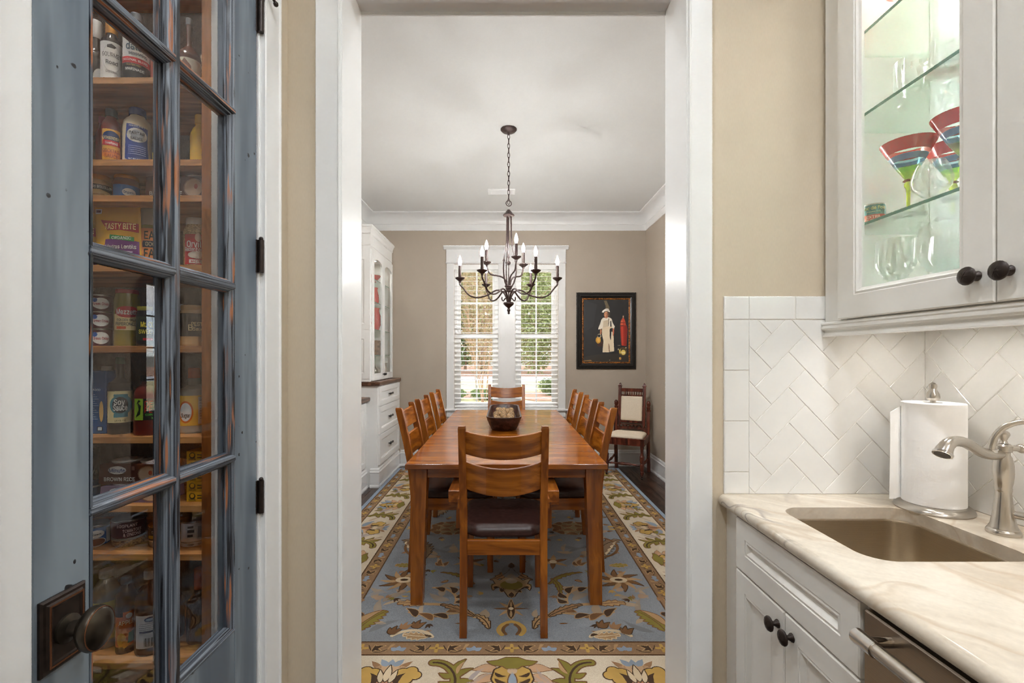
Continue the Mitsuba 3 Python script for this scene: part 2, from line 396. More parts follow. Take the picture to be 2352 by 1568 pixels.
struct('ceiling', 'white dining room ceiling over the chandelier', box(-DX - 0.12, DX + 0.12, YB, YF + 0.16, CEIL_D, CEIL_D + 0.1, 0), 'ceiling')
# dining side of the wall with the opening is painted greige: a thin skim on its back
struct('wall_dining_near', 'greige skim on the dining side of the opening wall', holed((-DX, 0, DX, CEIL_D), [(OL - 0.02, -1, OR + 0.02, OT + 0.02)], YB, YB + 0.004, 'y'), 'wall_greige')
fl = struct('floor', 'dark hardwood dining room floor with long planks', box(-DX - 0.12, DX + 0.12, YB, YF + 0.16, -0.06, -0.012, 0), 'plank1')
for side in (-1, 1):
    for k in range(4):
        xa = side * (DX - 0.001) - side * 0.118 * k; xb = xa - side * 0.1165
        y = YB + 0.01; q = k + (side > 0) * 2
        while y < YF - 0.01:
            L = [0.9, 1.35, 0.7, 1.1, 1.5, 0.8][q % 6]; q += 1
            y2 = min(y + L, YF - 0.003)
            if YF - y2 < 0.25: y2 = YF - 0.003
            part(fl, 'plank', box(xa, xb, y, y2 - 0.002, -0.0125, 0.0, 0.002), f'plank{q % 4}')
            y = y2
part(fl, 'plank_field', box(-DX + 0.474, DX - 0.474, YB + 0.002, YF - 0.002, -0.0125, -0.0002, 0), 'plank1')

# crown moulding all round the dining room
crown = [(0, 2.881), (0.010, 2.881), (0.013, 2.905), (0.012, 2.912), (0.012, 2.952), (0.018, 2.957), (0.020, 2.966)]
crown += [(0.020 + 0.076 * (1 - math.cos(t)), 2.966 + 0.108 * math.sin(t)) for t in np.linspace(0.15, math.pi / 2, 9)]
crown += [(0.108, 3.075), (0.108, CEIL_D + 0.001), (0, CEIL_D + 0.001)]
struct('trim_1', 'white crown moulding around the dining room ceiling', rings((-DX, YB + 0.004, DX, YF), crown, plane_map('z', 0, 1), closed=True), 'trim', smooth=25)

# baseboards
BASE = [(0, 0), (0.026, 0), (0.026, 0.014), (0.019, 0.028), (0.016, 0.030), (0.016, 0.148), (0.020, 0.151), (0.022, 0.158), (0.015, 0.166), (0.012, 0.170), (0.012, 0.184), (0.006, 0.195), (0, 0.196)]
HB0, HBX = 4.815, -1.30                      # the tall part of the hutch starts at this y; its front plane
LBX = -1.413                                 # front of the low part
struct('baseboard_far', 'white moulded baseboard under the double window', prism([(YF - a, b) for a, b in BASE], HBX, DX, 'x'), 'trim')
struct('baseboard_right', 'white moulded baseboard along the right dining wall', cat(prism([(DX - a, b) for a, b in BASE], YB + 0.004, GD0 - 0.02, 'y'), prism([(DX - a, b) for a, b in BASE], GD1 + 0.02, YF, 'y')), 'trim')
struct('baseboard_left', 'white moulded baseboard along the left dining wall', prism([(-DX + a, b) for a, b in BASE], YB + 0.004, 3.2, 'y'), 'trim')

# the cased opening: jamb lining and casing
tr = struct('trim_2', 'white casing and jambs around the opening to the dining room')
part(tr, 'jamb', box(OL - 0.02, OL, YA - 0.018, YB + 0.022, 0, OT + 0.02), 'trim')
part(tr, 'jamb', box(OR, OR + 0.02, YA - 0.018, YB + 0.022, 0, OT + 0.02), 'trim')
part(tr, 'head_jamb', cat(box(OL - 0.001, OR + 0.001, YA - 0.018, YB + 0.022, OT, OT + 0.02), box(OL, OR, YB + 0.014, YB + 0.0215, OT - 0.012, OT + 0.001)), 'trim')
for s, e, far in ((-1, OL - 0.004, -0.5880), (1, OR + 0.004, 0.6346)):
    part(tr, 'casing', cat(box(e + s * 0.009, far, YA - 0.020, YA, 0, OT + 0.09, 0.002), box(e, e + s * 0.010, YA - 0.025, YA, 0, OT + 0.012, 0.004)), 'trim')
    part(tr, 'casing', box(e, far, YB + 0.004, YB + 0.024, 0, OT + 0.09, 0.002), 'trim')
part(tr, 'head_casing', box(-0.60, 0.645, YA - 0.022, YA, OT + 0.012, OT + 0.15, 0.002), 'trim')

# casing and jamb of the pantry doorway
DY0, DY1 = 0.677, 1.285
tr = struct('trim_3', 'white casing and jamb around the blue pantry door')
part(tr, 'casing', cat(box(XL, XL + 0.020, 0.515, 0.610, 0, 2.56, 0.003), box(XL, XL + 0.025, 0.596, 0.612, 0, 2.5, 0.004), box(XL, XL + 0.017, 0.610, 0.660, 0, 2.5, 0.003)), 'trim')
part(tr, 'casing', cat(box(XL, XL + 0.020, 1.296, 1.381, 0, 2.56, 0.003), box(XL, XL + 0.024, 1.369, 1.381, 0, 2.56, 0.004)), 'trim')
part(tr, 'head_casing', box(XL, XL + 0.02, 0.53, 1.385, 2.47, 2.56, 0.002), 'trim')
part(tr, 'jamb', box(XL - 0.128, XL + 0.004, 0.653, 0.673, 0, 2.465), 'trim')
part(tr, 'jamb', cat(box(XL - 0.128, XL + 0.004, 1.289, 1.309, 0, 2.465), box(XL - 0.075, XL - 0.042, 1.279, 1.290, 0, 2.465)), 'trim')
part(tr, 'head_jamb', box(XL - 0.128, XL + 0.004, 0.655, 1.307, 2.452, 2.466), 'trim')

# the double window
w = struct('window_1', 'white double-hung double window behind slatted blinds')
YW = YF + 0.075
part(w, 'casing', box(-0.732, -0.640, YF - 0.022, YF, 0.66, 2.49, 0.002), 'trim')
part(w, 'casing', box(0.636, 0.724, YF - 0.022, YF, 0.66, 2.49, 0.002), 'trim')
part(w, 'mullion', box(-0.098, 0.109, YF - 0.018, YF + 0.155, 0.70, 2.48, 0.003), 'trim')
part(w, 'header', cat(box(-0.736, 0.728, YF - 0.024, YF, 2.475, 2.655, 0.002), box(-0.742, 0.734, YF - 0.032, YF, 2.478, 2.494, 0.004)), 'trim')
part(w, 'cornice', prism([(YF, 2.690), (YF - 0.058, 2.690), (YF - 0.058, 2.676), (YF - 0.044, 2.668), (YF - 0.030, 2.648), (YF, 2.648)], -0.768, 0.760, 'x'), 'trim')
part(w, 'sill', cat(box(-0.76, 0.752, YF - 0.055, YF, 0.676, 0.698, 0.005), *[box(a_ + 0.001, b_ - 0.001, YF, YF + 0.15, WZ0 + 0.001, WZ0 + 0.01, 0) for a_, b_ in WIN]), 'trim')
part(w, 'apron', box(-0.732, 0.724, YF - 0.018, YF, 0.60, 0.675, 0.003), 'trim')
for a, b in WIN:
    f = part(w, 'frame', rings((a - 0.001, WZ0 - 0.001, b + 0.001, WZ1 + 0.001), [(0, 0), (0.032, 0), (0.032, 0.05), (0, 0.05)], plane_map('y', YF + 0.09, 1), closed=True), 'sash')
    for (z0, z1, dy, nm) in ((1.575, 2.44, 0.115, 'upper'), (0.72, 1.61, 0.095, 'lower')):
        s = part(w, 'sash', rings((a + 0.030, z0, b - 0.030, z1), [(0, 0), (0, 0.03), (0.042, 0.03), (0.048, 0.012), (0.048, 0)], plane_map('y', YF + dy, 1), closed=True), 'sash')
        cx, cz = (a + b) / 2, (z0 + z1) / 2
        part(w, 'sash_bar', box(cx - 0.009, cx + 0.009, YF + dy + 0.004, YF + dy + 0.026, z0 + 0.045, z1 - 0.045, 0.003), 'sash')
        part(w, 'sash_bar', box(a + 0.075, b - 0.075, YF + dy + 0.003, YF + dy + 0.025, cz - 0.009, cz + 0.009, 0.003), 'sash')
        for ux in (0, 1):
            for uz in (0, 1):
                x0, x1 = ((a + 0.076, cx - 0.0085), (cx + 0.0085, b - 0.076))[ux]
                q0, q1 = ((z0 + 0.046, cz - 0.0085), (cz + 0.0085, z1 - 0.046))[uz]
                part(w, 'pane', trimesh.Trimesh([[x0, YF + dy + 0.014, q0], [x1, YF + dy + 0.014, q0], [x1, YF + dy + 0.014, q1], [x0, YF + dy + 0.014, q1]], [[0, 1, 2], [0, 2, 3]], process=False), 'pane')
# slatted blinds, one in each window
for n_, (a, b) in enumerate(WIN):
    t = thing('window_blind', ['white slatted blind hung in the left-hand window', 'white slatted blind hung in the right-hand window'][n_], 'blind')
    part(t, 'head_rail', cat(box(a + 0.006, b - 0.006, YF + 0.008, YF + 0.062, 2.425, 2.468, 0.003), box(a + 0.003, b - 0.003, YF + 0.001, YF + 0.008, 2.405, 2.469, 0.002)), 'blind')
    nz, z = 0, 2.385
    ca, sa = math.cos(math.radians(7)), math.sin(math.radians(7))
    while z > 0.755:
        pr = [(-0.025, 0.0), (0, 0.0016), (0.025, 0.0), (0.025, -0.0028), (0, -0.0012), (-0.025, -0.0028)]
        pr = [(YF + 0.036 + u * ca - v * sa, z + u * sa + v * ca) for u, v in pr]
        part(t, 'slat', prism(pr, a + 0.008, b - 0.008, 'x'), 'blind')
        z -= 0.0577
    part(t, 'bottom_rail', box(a + 0.008, b - 0.008, YF + 0.012, YF + 0.060, 0.716, 0.734, 0.004), 'blind')
    for fx in (0.12, 0.5, 0.88):
        x = a + (b - a) * fx
        for y in (YF + 0.0095, YF + 0.0625):
            part(t, 'ladder_cord', box(x - 0.0008, x + 0.0008, y - 0.0008, y + 0.0008, 0.72, 2.43, 0), 'blind')
    part(t, 'tilt_wand', tube([[b - 0.05, YF + 0.001, 2.41], [b - 0.05, YF + 0.0005, 1.75], [b - 0.05, YF, 1.62]], 0.003, 6), 'blind', smooth=True)

# ceiling vent
t = thing('ceiling_vent', 'small white air vent in the ceiling beyond the chandelier', 'vent')
vx0, vx1, vy0, vy1 = -0.195, 0.092, 4.91, 5.07
part(t, 'frame', rings((vx0, vy0, vx1, vy1), [(0, 0), (0, 0.006), (0.024, 0.010), (0.028, 0.004), (0.028, 0)], plane_map('z', CEIL_D, -1), closed=True), 'trim')
for k in range(6):
    y = vy0 + 0.036 + k * 0.0175
    part(t, 'louvre', prism([(y, CEIL_D - 0.001), (y + 0.012, CEIL_D - 0.008), (y + 0.0135, CEIL_D - 0.007), (y + 0.0015, CEIL_D - 0.0001)], vx0 + 0.027, vx1 - 0.027, 'x'), 'trim')

# trims of the recessed lamps; the dining and pantry ones are added fill lights
names_ = ['to the left above the camera', 'to the right above the camera', 'to the left behind the camera', 'to the right behind the camera', 'at the far left of the kitchen', 'at the far right of the kitchen']
for nm, spots, zc_, rr_, lab in (('recessed_downlight', LAMP_SPOTS, CEIL_K, 0.085, [f'round white recessed downlight {q} in the kitchen ceiling' for q in names_]), ('dining_downlight', ADDED_DINING_SPOTS, CEIL_D, 0.075, [f'added unseen fill light just inside the dining room on the {q}' for q in ('left', 'right')]), ('pantry_downlight', [(-1.15, 0.85)], CEIL_K, 0.075, ['added unseen fill light in the pantry ceiling'])):
    for i, (x, y) in enumerate(spots):
        k = nm + ('' if i == 0 else f'_{i:03d}')
        USED.add(k)
        labels[k] = dict(label=lab[i], category='light')
        part(k, 'trim_ring', lathe([(rr_ + 0.001, 0), (rr_ + 0.023, 0), (rr_ + 0.020, -0.006), (rr_ + 0.003, -0.009)], 40, (x, y, zc_ - 0.0001), False, False), 'trim', smooth=40)

# ---------------------------------------------------------------- the garden and street beyond the window
mat('lawn', proc(lambda p, n, uv: mix(lin(150, 148, 98), lin(204, 192, 144), dr.clip(0.6 * fbm(p.x * 0.9, p.y * 0.9, 1.0, 3) + 0.5 * noise(p.x * 30, p.y * 30, 0.0), 0, 1))), 0.9)
mat('mulch', proc(lambda p, n, uv: mix(lin(128, 96, 76), lin(176, 138, 112), fbm(p.x * 6, p.y * 6, 0.0, 4))), 0.9)
mat('road', proc(lambda p, n, uv: mix(lin(186, 184, 180), lin(206, 204, 200), fbm(p.x * 2, p.y * 2, 0.0, 3))), 0.9)
mat('bark', proc(lambda p, n, uv: mix(lin(158, 122, 94), lin(212, 178, 146), fbm(p.x * 20, p.y * 20, p.z * 5, 3))), 0.85)
for k, (a, b) in enumerate([((96, 116, 70), (150, 166, 104)), ((126, 140, 80), (186, 190, 124)), ((66, 88, 66), (112, 132, 98)), ((166, 150, 104), (214, 196, 150))]):
    scene[f'mat_leaf{k}'] = dict(type='twosided', bsdf=dict(type='principled', base_color=proc(lambda p, n, uv, a=a, b=b: mix(lin(*a), lin(*b), cell_rand(p.x * 9, p.y * 9, p.z * 9))), roughness=0.6))
struct('lawn', 'pale green lawn in front of the house', box(-40, 40, YF + 0.2, 36.0, GROUND - 0.2, GROUND, 0), 'lawn')
struct('lawn_001', 'ground of the wood across the street', box(-60, 60, 44.0, 95, GROUND - 0.25, GROUND - 0.01, 0), 'mulch')
struct('street', 'pale grey street crossing behind the lawn', box(-60, 60, 36.0, 44.0, GROUND - 0.25, GROUND - 0.005, 0), 'road')
struct('planting_bed', 'red-brown mulch bed across the lawn', prism(Polygon([(-30, 21.5), (0.2, 21.5), (1.2, 19.8), (30, 19.5), (30, 24), (-30, 25.5)]), GROUND - 0.1, GROUND + 0.03, 'z'), 'mulch')
def leaves(centre, r, n, size, seed, hollow=0.55):
    g = np.random.default_rng(seed)
    d = g.normal(size=(n, 3)); d /= np.linalg.norm(d, axis=1, keepdims=True)
    rad = hollow + (1 - hollow) * g.random(n) ** 0.6
    lump = 0.75 + 0.5 * meshkit.fbm(d * 2.4 + seed * 3.1, 3, seed)
    c = np.asarray(centre) + d * (rad * lump)[:, None] * np.asarray(r)
    a = g.normal(size=(n, 3)); a /= np.linalg.norm(a, axis=1, keepdims=True)
    b = np.cross(a, g.normal(size=(n, 3))); b /= np.linalg.norm(b, axis=1, keepdims=True)
    s = size * (0.6 + 0.8 * g.random((n, 1)))
    v = np.stack([c - a * s, c + b * s * 0.45, c + a * s, c - b * s * 0.45], 1).reshape(-1, 3)
    i = np.arange(n)[:, None] * 4
    return trimesh.Trimesh(v, np.vstack([i + [[0, 1, 2]], i + [[0, 2, 3]]]), process=False)
def branchy(base, height, stems, spread, seed, r0=0.05, twigs=5):
    g = np.random.default_rng(seed)
    ms = []
    for s in range(stems):
        a = g.random() * 2 * np.pi; tilt = spread * (0.3 + 0.7 * g.random())
        top = np.asarray(base) + [math.cos(a) * tilt * height, math.sin(a) * tilt * height, height * (0.8 + 0.2 * g.random())]
        p0 = np.asarray(base) + [math.cos(a) * r0 * 1.5, math.sin(a) * r0 * 1.5, 0]
        pts = [p0 + (top - p0) * t + g.normal(size=3) * 0.03 * height * t * (1 - t) * 4 * 0.5 for t in np.linspace(0, 1, 6)]
        ms.append(tube(spline(pts, 10), np.linspace(r0, r0 * 0.2, 10), 5))
        for _ in range(twigs):
            t = 0.3 + 0.65 * g.random()
            q = p0 + (top - p0) * t
            e = q + np.array([g.normal() * 0.16, g.normal() * 0.16, 0.12 + 0.18 * g.random()]) * height
            ms.append(tube([q, (q + e) / 2 + g.normal(size=3) * 0.02 * height, e], np.array([r0 * 0.35, r0 * 0.22, r0 * 0.08]), 4))
    return cat(ms)
TREES = [(-14, 52, 11, 2, 'dark evergreen tree at the far left across the street'), (-8.2, 50, 14, 0, 'mid-green tree left of the window mullion across the street'), (-2.6, 52, 15, 3, 'straw-coloured tree right behind the bare shrub'), (3.2, 51, 14, 1, 'light green tree behind the mullion'),
         (7.6, 48.5, 6.5, 2, 'low dark evergreen seen through the right-hand window'), (9.6, 56, 15, 2, 'tall dark evergreen at the right of the right-hand window'), (15.5, 53, 14, 3, 'straw-coloured tree at the far right across the street'), (-20, 55, 14, 1, 'light green tree beyond the left window edge'),
         (-5.6, 66, 20, 0, 'tall mid-green tree in the second row on the left'), (4.4, 67, 20, 3, 'tall straw-coloured tree in the second row behind the mullion'), (15.5, 67, 20, 0, 'tall mid-green tree in the second row on the right'), (-16.5, 68, 20, 3, 'tall straw-coloured tree in the second row at the far left')]
for i, (x, y, h, kind, lab) in enumerate(TREES):
    t = thing('tree', lab, 'tree')
    part(t, 'trunk', branchy((x, y, GROUND), h * 0.8, 3, 0.06, 40 + i, 0.16, 8), 'bark', smooth=True)
    part(t, 'foliage', leaves((x, y, GROUND + h * 0.5), (min(h * 0.36, 2.5 if h < 18 else 4.3), min(h * 0.28, 2.3), h * 0.50), 8500 if h < 18 else 10000, 0.17 if h < 18 else 0.26, 60 + i, 0.3), f'leaf{kind}', kind='stuff')
SH = [(-4.4, 20.4, 0.75, 0.55, 1, 'low green hedge shrub at the left of the lawn'), (-0.88, 20.4, 0.70, 0.50, 0, 'low green hedge shrub just left of the window mullion'), (2.2, 22.5, 0.75, 0.9, 0, 'small green shrub on the mulch just right of the mullion'), (4.3, 22.8, 0.75, 0.9, 1, 'small light green shrub at the right on the mulch'),
      (-2.40, 20.4, 0.70, 0.52, 0, 'middle low green hedge shrub on the lawn at the left')]
for i, (x, y, r, h, kind, lab) in enumerate(SH):
    t = thing('garden_shrub', lab, 'shrub')
    part(t, 'stem', branchy((x, y, GROUND), h * 0.8, 5, 0.4, 90 + i, 0.02, 2), 'bark', smooth=True)
    part(t, 'foliage', leaves((x, y, GROUND + h * 0.5), (r, r * 0.6, h * 0.52), 3200, 0.045, 110 + i, 0.2), f'leaf{kind}', kind='stuff')
t = thing('bare_shrub', 'tall bare many-stemmed shrub standing outside the left-hand window', 'shrub')
part(t, 'stem', branchy((-0.75, 15.5, GROUND), 6.0, 10, 0.20, 7, 0.015, 18), 'bark', smooth=True)
part(t, 'leaf', leaves((-0.75, 15.5, GROUND + 4.0), (1.9, 0.9, 2.2), 1500, 0.028, 8, 0.1), 'leaf1', kind='stuff')
t = thing('bare_shrub', 'bare twiggy shrub outside the right-hand window', 'shrub')
part(t, 'stem', branchy((3.2, 16.5, GROUND), 5.6, 8, 0.24, 17, 0.015, 18), 'bark', smooth=True)
part(t, 'leaf', leaves((3.2, 16.5, GROUND + 4.0), (1.6, 1.0, 1.6), 1500, 0.028, 18, 0.1), 'leaf1', kind='stuff')

# ---------------------------------------------------------------- dining table
mat('bowl_wood', wood(1, (34, 16, 12), (54, 27, 20), (78, 44, 34)), 0.28, specular=0.5, clearcoat=0.5)
mat('ball_tan', proc(lambda p, n, uv: mix(lin(150, 112, 74), lin(206, 170, 126), fbm(p.x * 60, p.y * 60, p.z * 60, 2))), 0.45)
RUG_T = 0.012
STAND = RUG_T + 0.0027
t = thing('dining_table', 'long amber-brown wooden dining table standing on the patterned rug', 'table')
TX, TY0, TY1, TZ = 0.531, 2.46, 4.96, 0.777
cuts = [TY0, 3.11, 3.71, 4.31, TY1]
for i in range(4):
    part(t, 'top_section', box(-TX, TX, cuts[i] + (i > 0) * 0.0004, cuts[i + 1] - (i < 3) * 0.0004, TZ - 0.0275, TZ, 0.0025 if i in (0, 3) else 0.0012), 'tabletop')
for sx in (-1, 1):
    for y0, sy in ((2.512, 1), (4.908, -1)):
        o = sx * 0.512
        loops = []
        for z, wx, wy in ((STAND, 0.063, 0.063), (0.69, 0.086, 0.086), (TZ - 0.0276, 0.086, 0.086)):
            q = np.array([[o, y0], [o - sx * wx, y0], [o - sx * wx, y0 + sy * wy], [o, y0 + sy * wy]])
            loops.append(at_z(q, z))
        part(t, 'leg', loft(loops), 'oakz')
    part(t, 'apron', box(sx * 0.485, sx * 0.463, 2.60, 4.82, 0.688, TZ - 0.028), 'oaky')
for y in (2.535, 4.863):
    part(t, 'apron', box(-0.426, 0.426, y, y + 0.022, 0.688, TZ - 0.028), 'oakx')

# ---------------------------------------------------------------- dining chairs
def post_y(z):
    return np.interp(z, [0, 0.18, 0.45, 0.62, 0.82, 1.02], [0, 0.010, 0.018, 0.004, -0.034, -0.082])
def dining_chair(label, loc, rz, arms=False, group=None):
    t = thing('dining_armchair' if arms else 'dining_chair', label, 'chair', group)
    turned = abs(math.sin(rz)) > 0.5
    mx, my = ('oaky', 'oakx') if turned else ('oakx', 'oaky')
    put = lambda m: move(m, loc, rz)
    HW = 0.208
    zz = np.array([0, 0.18, 0.36, 0.45, 0.56, 0.68, 0.8, 0.9, 0.996, 1.008])
    for s in (-1, 1):
        loops = []
        for z in zz:
            d = 0.040 if z > 0.2 else 0.034 + 0.006 * z / 0.2
            y = post_y(z); c = 0.004 if z < 1.0 else 0.008
            w = 0.034
            x0, x1 = s * HW, s * (HW - w)
            if z > 1.0: x0, x1, y, d = x0 - s * 0.003, x1 + s * 0.003, y + 0.003, d - 0.006
            loops.append(at_z(np.array([[x0, y], [x1, y], [x1, y + d], [x0, y + d]]), z))
        part(t, 'back_post', put(loft(loops)), 'oakz')
        fl_ = [at_z(np.array([[s * x0, y0], [s * x1, y0], [s * x1, y1], [s * x0, y1]]), z) for z, x0, x1, y0, y1 in ((0, 0.180, 0.214, 0.490, 0.524), (0.36, 0.176, 0.218, 0.484, 0.526), (0.451, 0.176, 0.218, 0.484, 0.526))]
        part(t, 'front_leg', put(loft(fl_)), 'oakz')
        part(t, 'seat_rail', put(prism([(s * 0.203, 0.058), (s * 0.181, 0.058), (s * 0.190, 0.4845), (s * 0.212, 0.4845)], 0.382, 0.452, 'z')), my)
    part(t, 'seat_rail', put(box(-0.174, 0.174, 0.020, 0.044, 0.382, 0.452, 0.002)), mx)
    part(t, 'seat_rail', put(box(-0.1755, 0.1755, 0.498, 0.522, 0.382, 0.452, 0.002)), mx)
    for z0, z1, dip, nm in ((0.874, 0.984, 0.020, 'slat'), (0.702, 0.836, 0.026, 'slat')):
        boards = []
        for xa, xb, cnt in ((-1, -0.4605, 6), (-0.4597, 0.4597, 9), (0.4605, 1, 6)):
            loops = []
            for x in np.linspace(xa, xb, cnt):
                b = (1 - x * x)
                lo = []
                for z, off in ((z0 + 0.003, 0.010), (z0, 0.013), (z0, 0.025), (z0 + 0.003, 0.028), (z1 - 0.003, 0.028), (z1, 0.025), (z1, 0.013), (z1 - 0.003, 0.010)):
                    lo.append([x * 0.1745, post_y(z) + off - 0.036 * b, z - dip * b])
                loops.append(lo)
            boards.append(loft(loops))
        part(t, nm, put(cat(*boards)), mx, smooth=30)
    def seat(inset, z):
        q = rrect(1, 1, 0.14, 5)
        u, v = q[:, 0], q[:, 1]
        y = 0.052 + (v + 0.5) * 0.470
        hw = 0.170 + 0.043 * np.clip((y - 0.052) / 0.12, 0, 1) ** 0.6
        hw = np.where(y < 0.10, np.minimum(hw, 0.172 + 0.5 * np.maximum(y - 0.066, 0)), hw)
        x = u * 2 * hw
        k = 1 - inset / 0.2
        return np.stack([x * k, 0.287 + (y - 0.287) * k, np.full(len(x), z)], 1)
    part(t, 'seat', put(loft([seat(i, z) for i, z in ((0.010, 0.4525), (0.002, 0.458), (0.0, 0.470), (0.0, 0.484), (0.004, 0.496), (0.013, 0.505), (0.030, 0.511), (0.070, 0.514), (0.14, 0.515))])), 'leather', smooth=True)
    if arms:
        for s in (-1, 1):
            prof = [(0.130, 0.600), (0.145, 0.584), (0.22, 0.586), (0.34, 0.618), (0.47, 0.626), (0.478, 0.632), (0.478, 0.650), (0.470, 0.656), (0.135, 0.658), (0.130, 0.654)]
            part(t, 'arm', put(cat(prism(prof, min(s * 0.219, s * 0.276), max(s * 0.219, s * 0.276), 'x'), box(s * 0.2085, s * 0.2185, 0.02, 0.16, 0.602, 0.650))), my)
            part(t, 'arm_post', put(box(s * 0.2285, s * 0.262, 0.36, 0.40, 0.385, 0.630, 0.003)), 'oakz')
    return t
dining_chair('amber-brown armchair with curved slats and dark leather seat at the near head of the table', (-0.013, 2.214, STAND), 0, True)
dining_chair('armchair facing the camera at the window end of the table', (0.002, 5.265, STAND), math.pi, True)
for s, nm in ((-1, 'left'), (1, 'right')):
    for k, y in enumerate((3.10, 3.705, 4.37)):
        lab = ['nearest of the three side chairs', 'middle one of the three side chairs', 'farthest of the three side chairs'][k] + f' along the {nm} edge of the table'
        dining_chair(lab, (s * 0.606, y, STAND), math.pi / 2 if s > 0 else -math.pi / 2, False, 'side chairs along the dining table')

# ---------------------------------------------------------------- dough bowl with ornamental balls
BX, BY0, BY1 = -0.018, 3.46, 4.48
def bowl_loop(w, l, z, rr):
    return at_z(rrect(w, l, rr, 8) + [BX, (BY0 + BY1) / 2], z)
b0 = TZ
outer = [(0.165, 0.80, 0.0, 0.06), (0.190, 0.84, 0.004, 0.07), (0.215, 0.90, 0.030, 0.09), (0.250, 0.985, 0.075, 0.11), (0.268, 1.018, 0.104, 0.12), (0.268, 1.02, 0.110, 0.12)]
inner = [(0.248, 0.995, 0.111, 0.11), (0.240, 0.98, 0.106, 0.105), (0.226, 0.94, 0.075, 0.095), (0.208, 0.88, 0.035, 0.07), (0.198, 0.84, 0.0285, 0.05), (0.10, 0.6, 0.0275, 0.045)]
t = single('dough_bowl', loft([bowl_loop(w_, l_, b0 + z_, r_) for w_, l_, z_, r_ in outer + inner]), 'bowl_wood', 'long dark wooden dough bowl on the dining table', 'bowl', smooth=50)
g = np.random.default_rng(5)
spots, floor_z = [], b0 + 0.0290
for _ in range(1500):                           # a heap: each ball comes to rest on the bowl's floor or on the balls under it
    r = g.uniform(0.019, 0.0255)
    x, y = BX + g.uniform(-1, 1) * (0.092 - r), g.uniform(3.60, 4.22)
    z = floor_z + r
    for (x2, y2, z2, r2) in spots:
        dd = math.hypot(x - x2, y - y2); q = r + r2 + 0.0004
        if dd < q: z = max(z, z2 + math.sqrt(q * q - dd * dd))
    if z + r < floor_z + 0.086 and len(spots) < 74: spots.append((x, y, z, r))
for (x, y, z, r) in spots:
    k = thing('ornamental_ball', 'tan wooden ornamental ball with dark bands heaped in the dough bowl', 'ornament', 'ornamental balls in the dough bowl')
    part(k, 'ball', sphere(r, (x, y, z), 2), 'ball_tan', smooth=True)
    a = g.random() * np.pi; tilt = g.random() * 1.2
    ax1 = np.array([math.cos(a) * math.sin(tilt + 0.5), math.sin(a) * math.sin(tilt + 0.5), math.cos(tilt + 0.5)])
    u = np.cross(ax1, [0.3, 0.5, 0.8]); u /= np.linalg.norm(u); v = np.cross(ax1, u)
    th = np.linspace(0, 2 * np.pi, 25)[:-1]
    for off in (-0.05, 0.5):
        rr = math.sqrt(1 - off * off) * (r - 0.0020)
        ring = np.array([x, y, z]) + ax1 * off * r + rr * (np.cos(th)[:, None] * u + np.sin(th)[:, None] * v)
        tt = []
        for q in range(24):
            n_ = ring[q] - np.array([x, y, z]); n_ /= np.linalg.norm(n_)
            tt.append([ring[q] + 0.0030 * (math.cos(e) * n_ + math.sin(e) * ax1) for e in (0, 1.57, 3.14, 4.71)])
        part(k, 'band', loft(tt, closed=True), 'frame_black')

# ---------------------------------------------------------------- chandelier
CHX, CHY = 0.018, 3.62
def cz(py): return H + (CY - py) * CHY / F
t = thing('chandelier', 'dark iron nine-light candle chandelier hanging over the dining table', 'chandelier')
cpt = np.array([CHX, CHY, 0])
part(t, 'canopy', lathe([(0.0, CEIL_D), (0.062, CEIL_D), (0.063, CEIL_D - 0.006), (0.052, CEIL_D - 0.018), (0.028, CEIL_D - 0.027), (0.010, CEIL_D - 0.031), (0.008, CEIL_D - 0.045), (0.0, CEIL_D - 0.046)], 40, cpt), 'iron', smooth=40)
def link(zc, ln, w, r, turn, tilt=0.0):
    th = np.linspace(0, 2 * np.pi, 17)[:-1]
    loops = []
    ex = np.array([math.cos(turn), math.sin(turn), 0])
    for a in th:
        nrm = math.cos(a) * ex + math.sin(a) * np.array([0, 0, 1])
        c = cpt + [0, 0, zc] + math.cos(a) * w * ex + np.array([0, 0, math.sin(a) * ln])
        b = np.cross(nrm, np.cross(ex, [0, 0, 1])) * 0 + np.cross(ex, [0, 0, 1])
        loops.append([c + r * (math.cos(e) * nrm + math.sin(e) * b) for e in np.arange(5) * 2 * np.pi / 5])
    return loft(loops, closed=True)
zt, zb = CEIL_D - 0.040, cz(476) + 0.026
nl = int((zt - zb) / 0.0335); pitch = (zt - zb) / nl
for i in range(nl):
    part(t, 'chain_link', link(zt - (i + 0.5) * pitch, pitch * 0.63, 0.0085, 0.0022, 0.35 + (i % 2) * math.pi / 2), 'iron', smooth=True)
part(t, 'hanging_loop', link(cz(467), 0.021, 0.021, 0.0034, 0.2), 'iron', smooth=True)
zc = cz(490)
part(t, 'cap', lathe([(0, zc + 0.030), (0.010, zc + 0.028), (0.014, zc + 0.020), (0.022, zc + 0.012), (0.024, zc + 0.006), (0.040, zc - 0.008), (0.044, zc - 0.014), (0.040, zc - 0.022), (0.024, zc - 0.026), (0, zc - 0.026)], 32, cpt), 'iron', smooth=40)
def rz_curve(pts, ang, n=30):
    q = spline([(r, z, 0) for r, z in pts], n)
    return np.stack([CHX + q[:, 0] * math.cos(ang), CHY + q[:, 0] * math.sin(ang), q[:, 1]], 1)
part(t, 'rod', tube([[CHX, CHY, cz(500)], [CHX, CHY, cz(690)]], 0.0045, 10), 'iron', smooth=40)
part(t, 'rod_ball', cat(sphere(0.016, (CHX, CHY, cz(604)), 2, (1, 1, 1.1)), sphere(0.009, (CHX, CHY, cz(590)), 2)), 'iron', smooth=True)
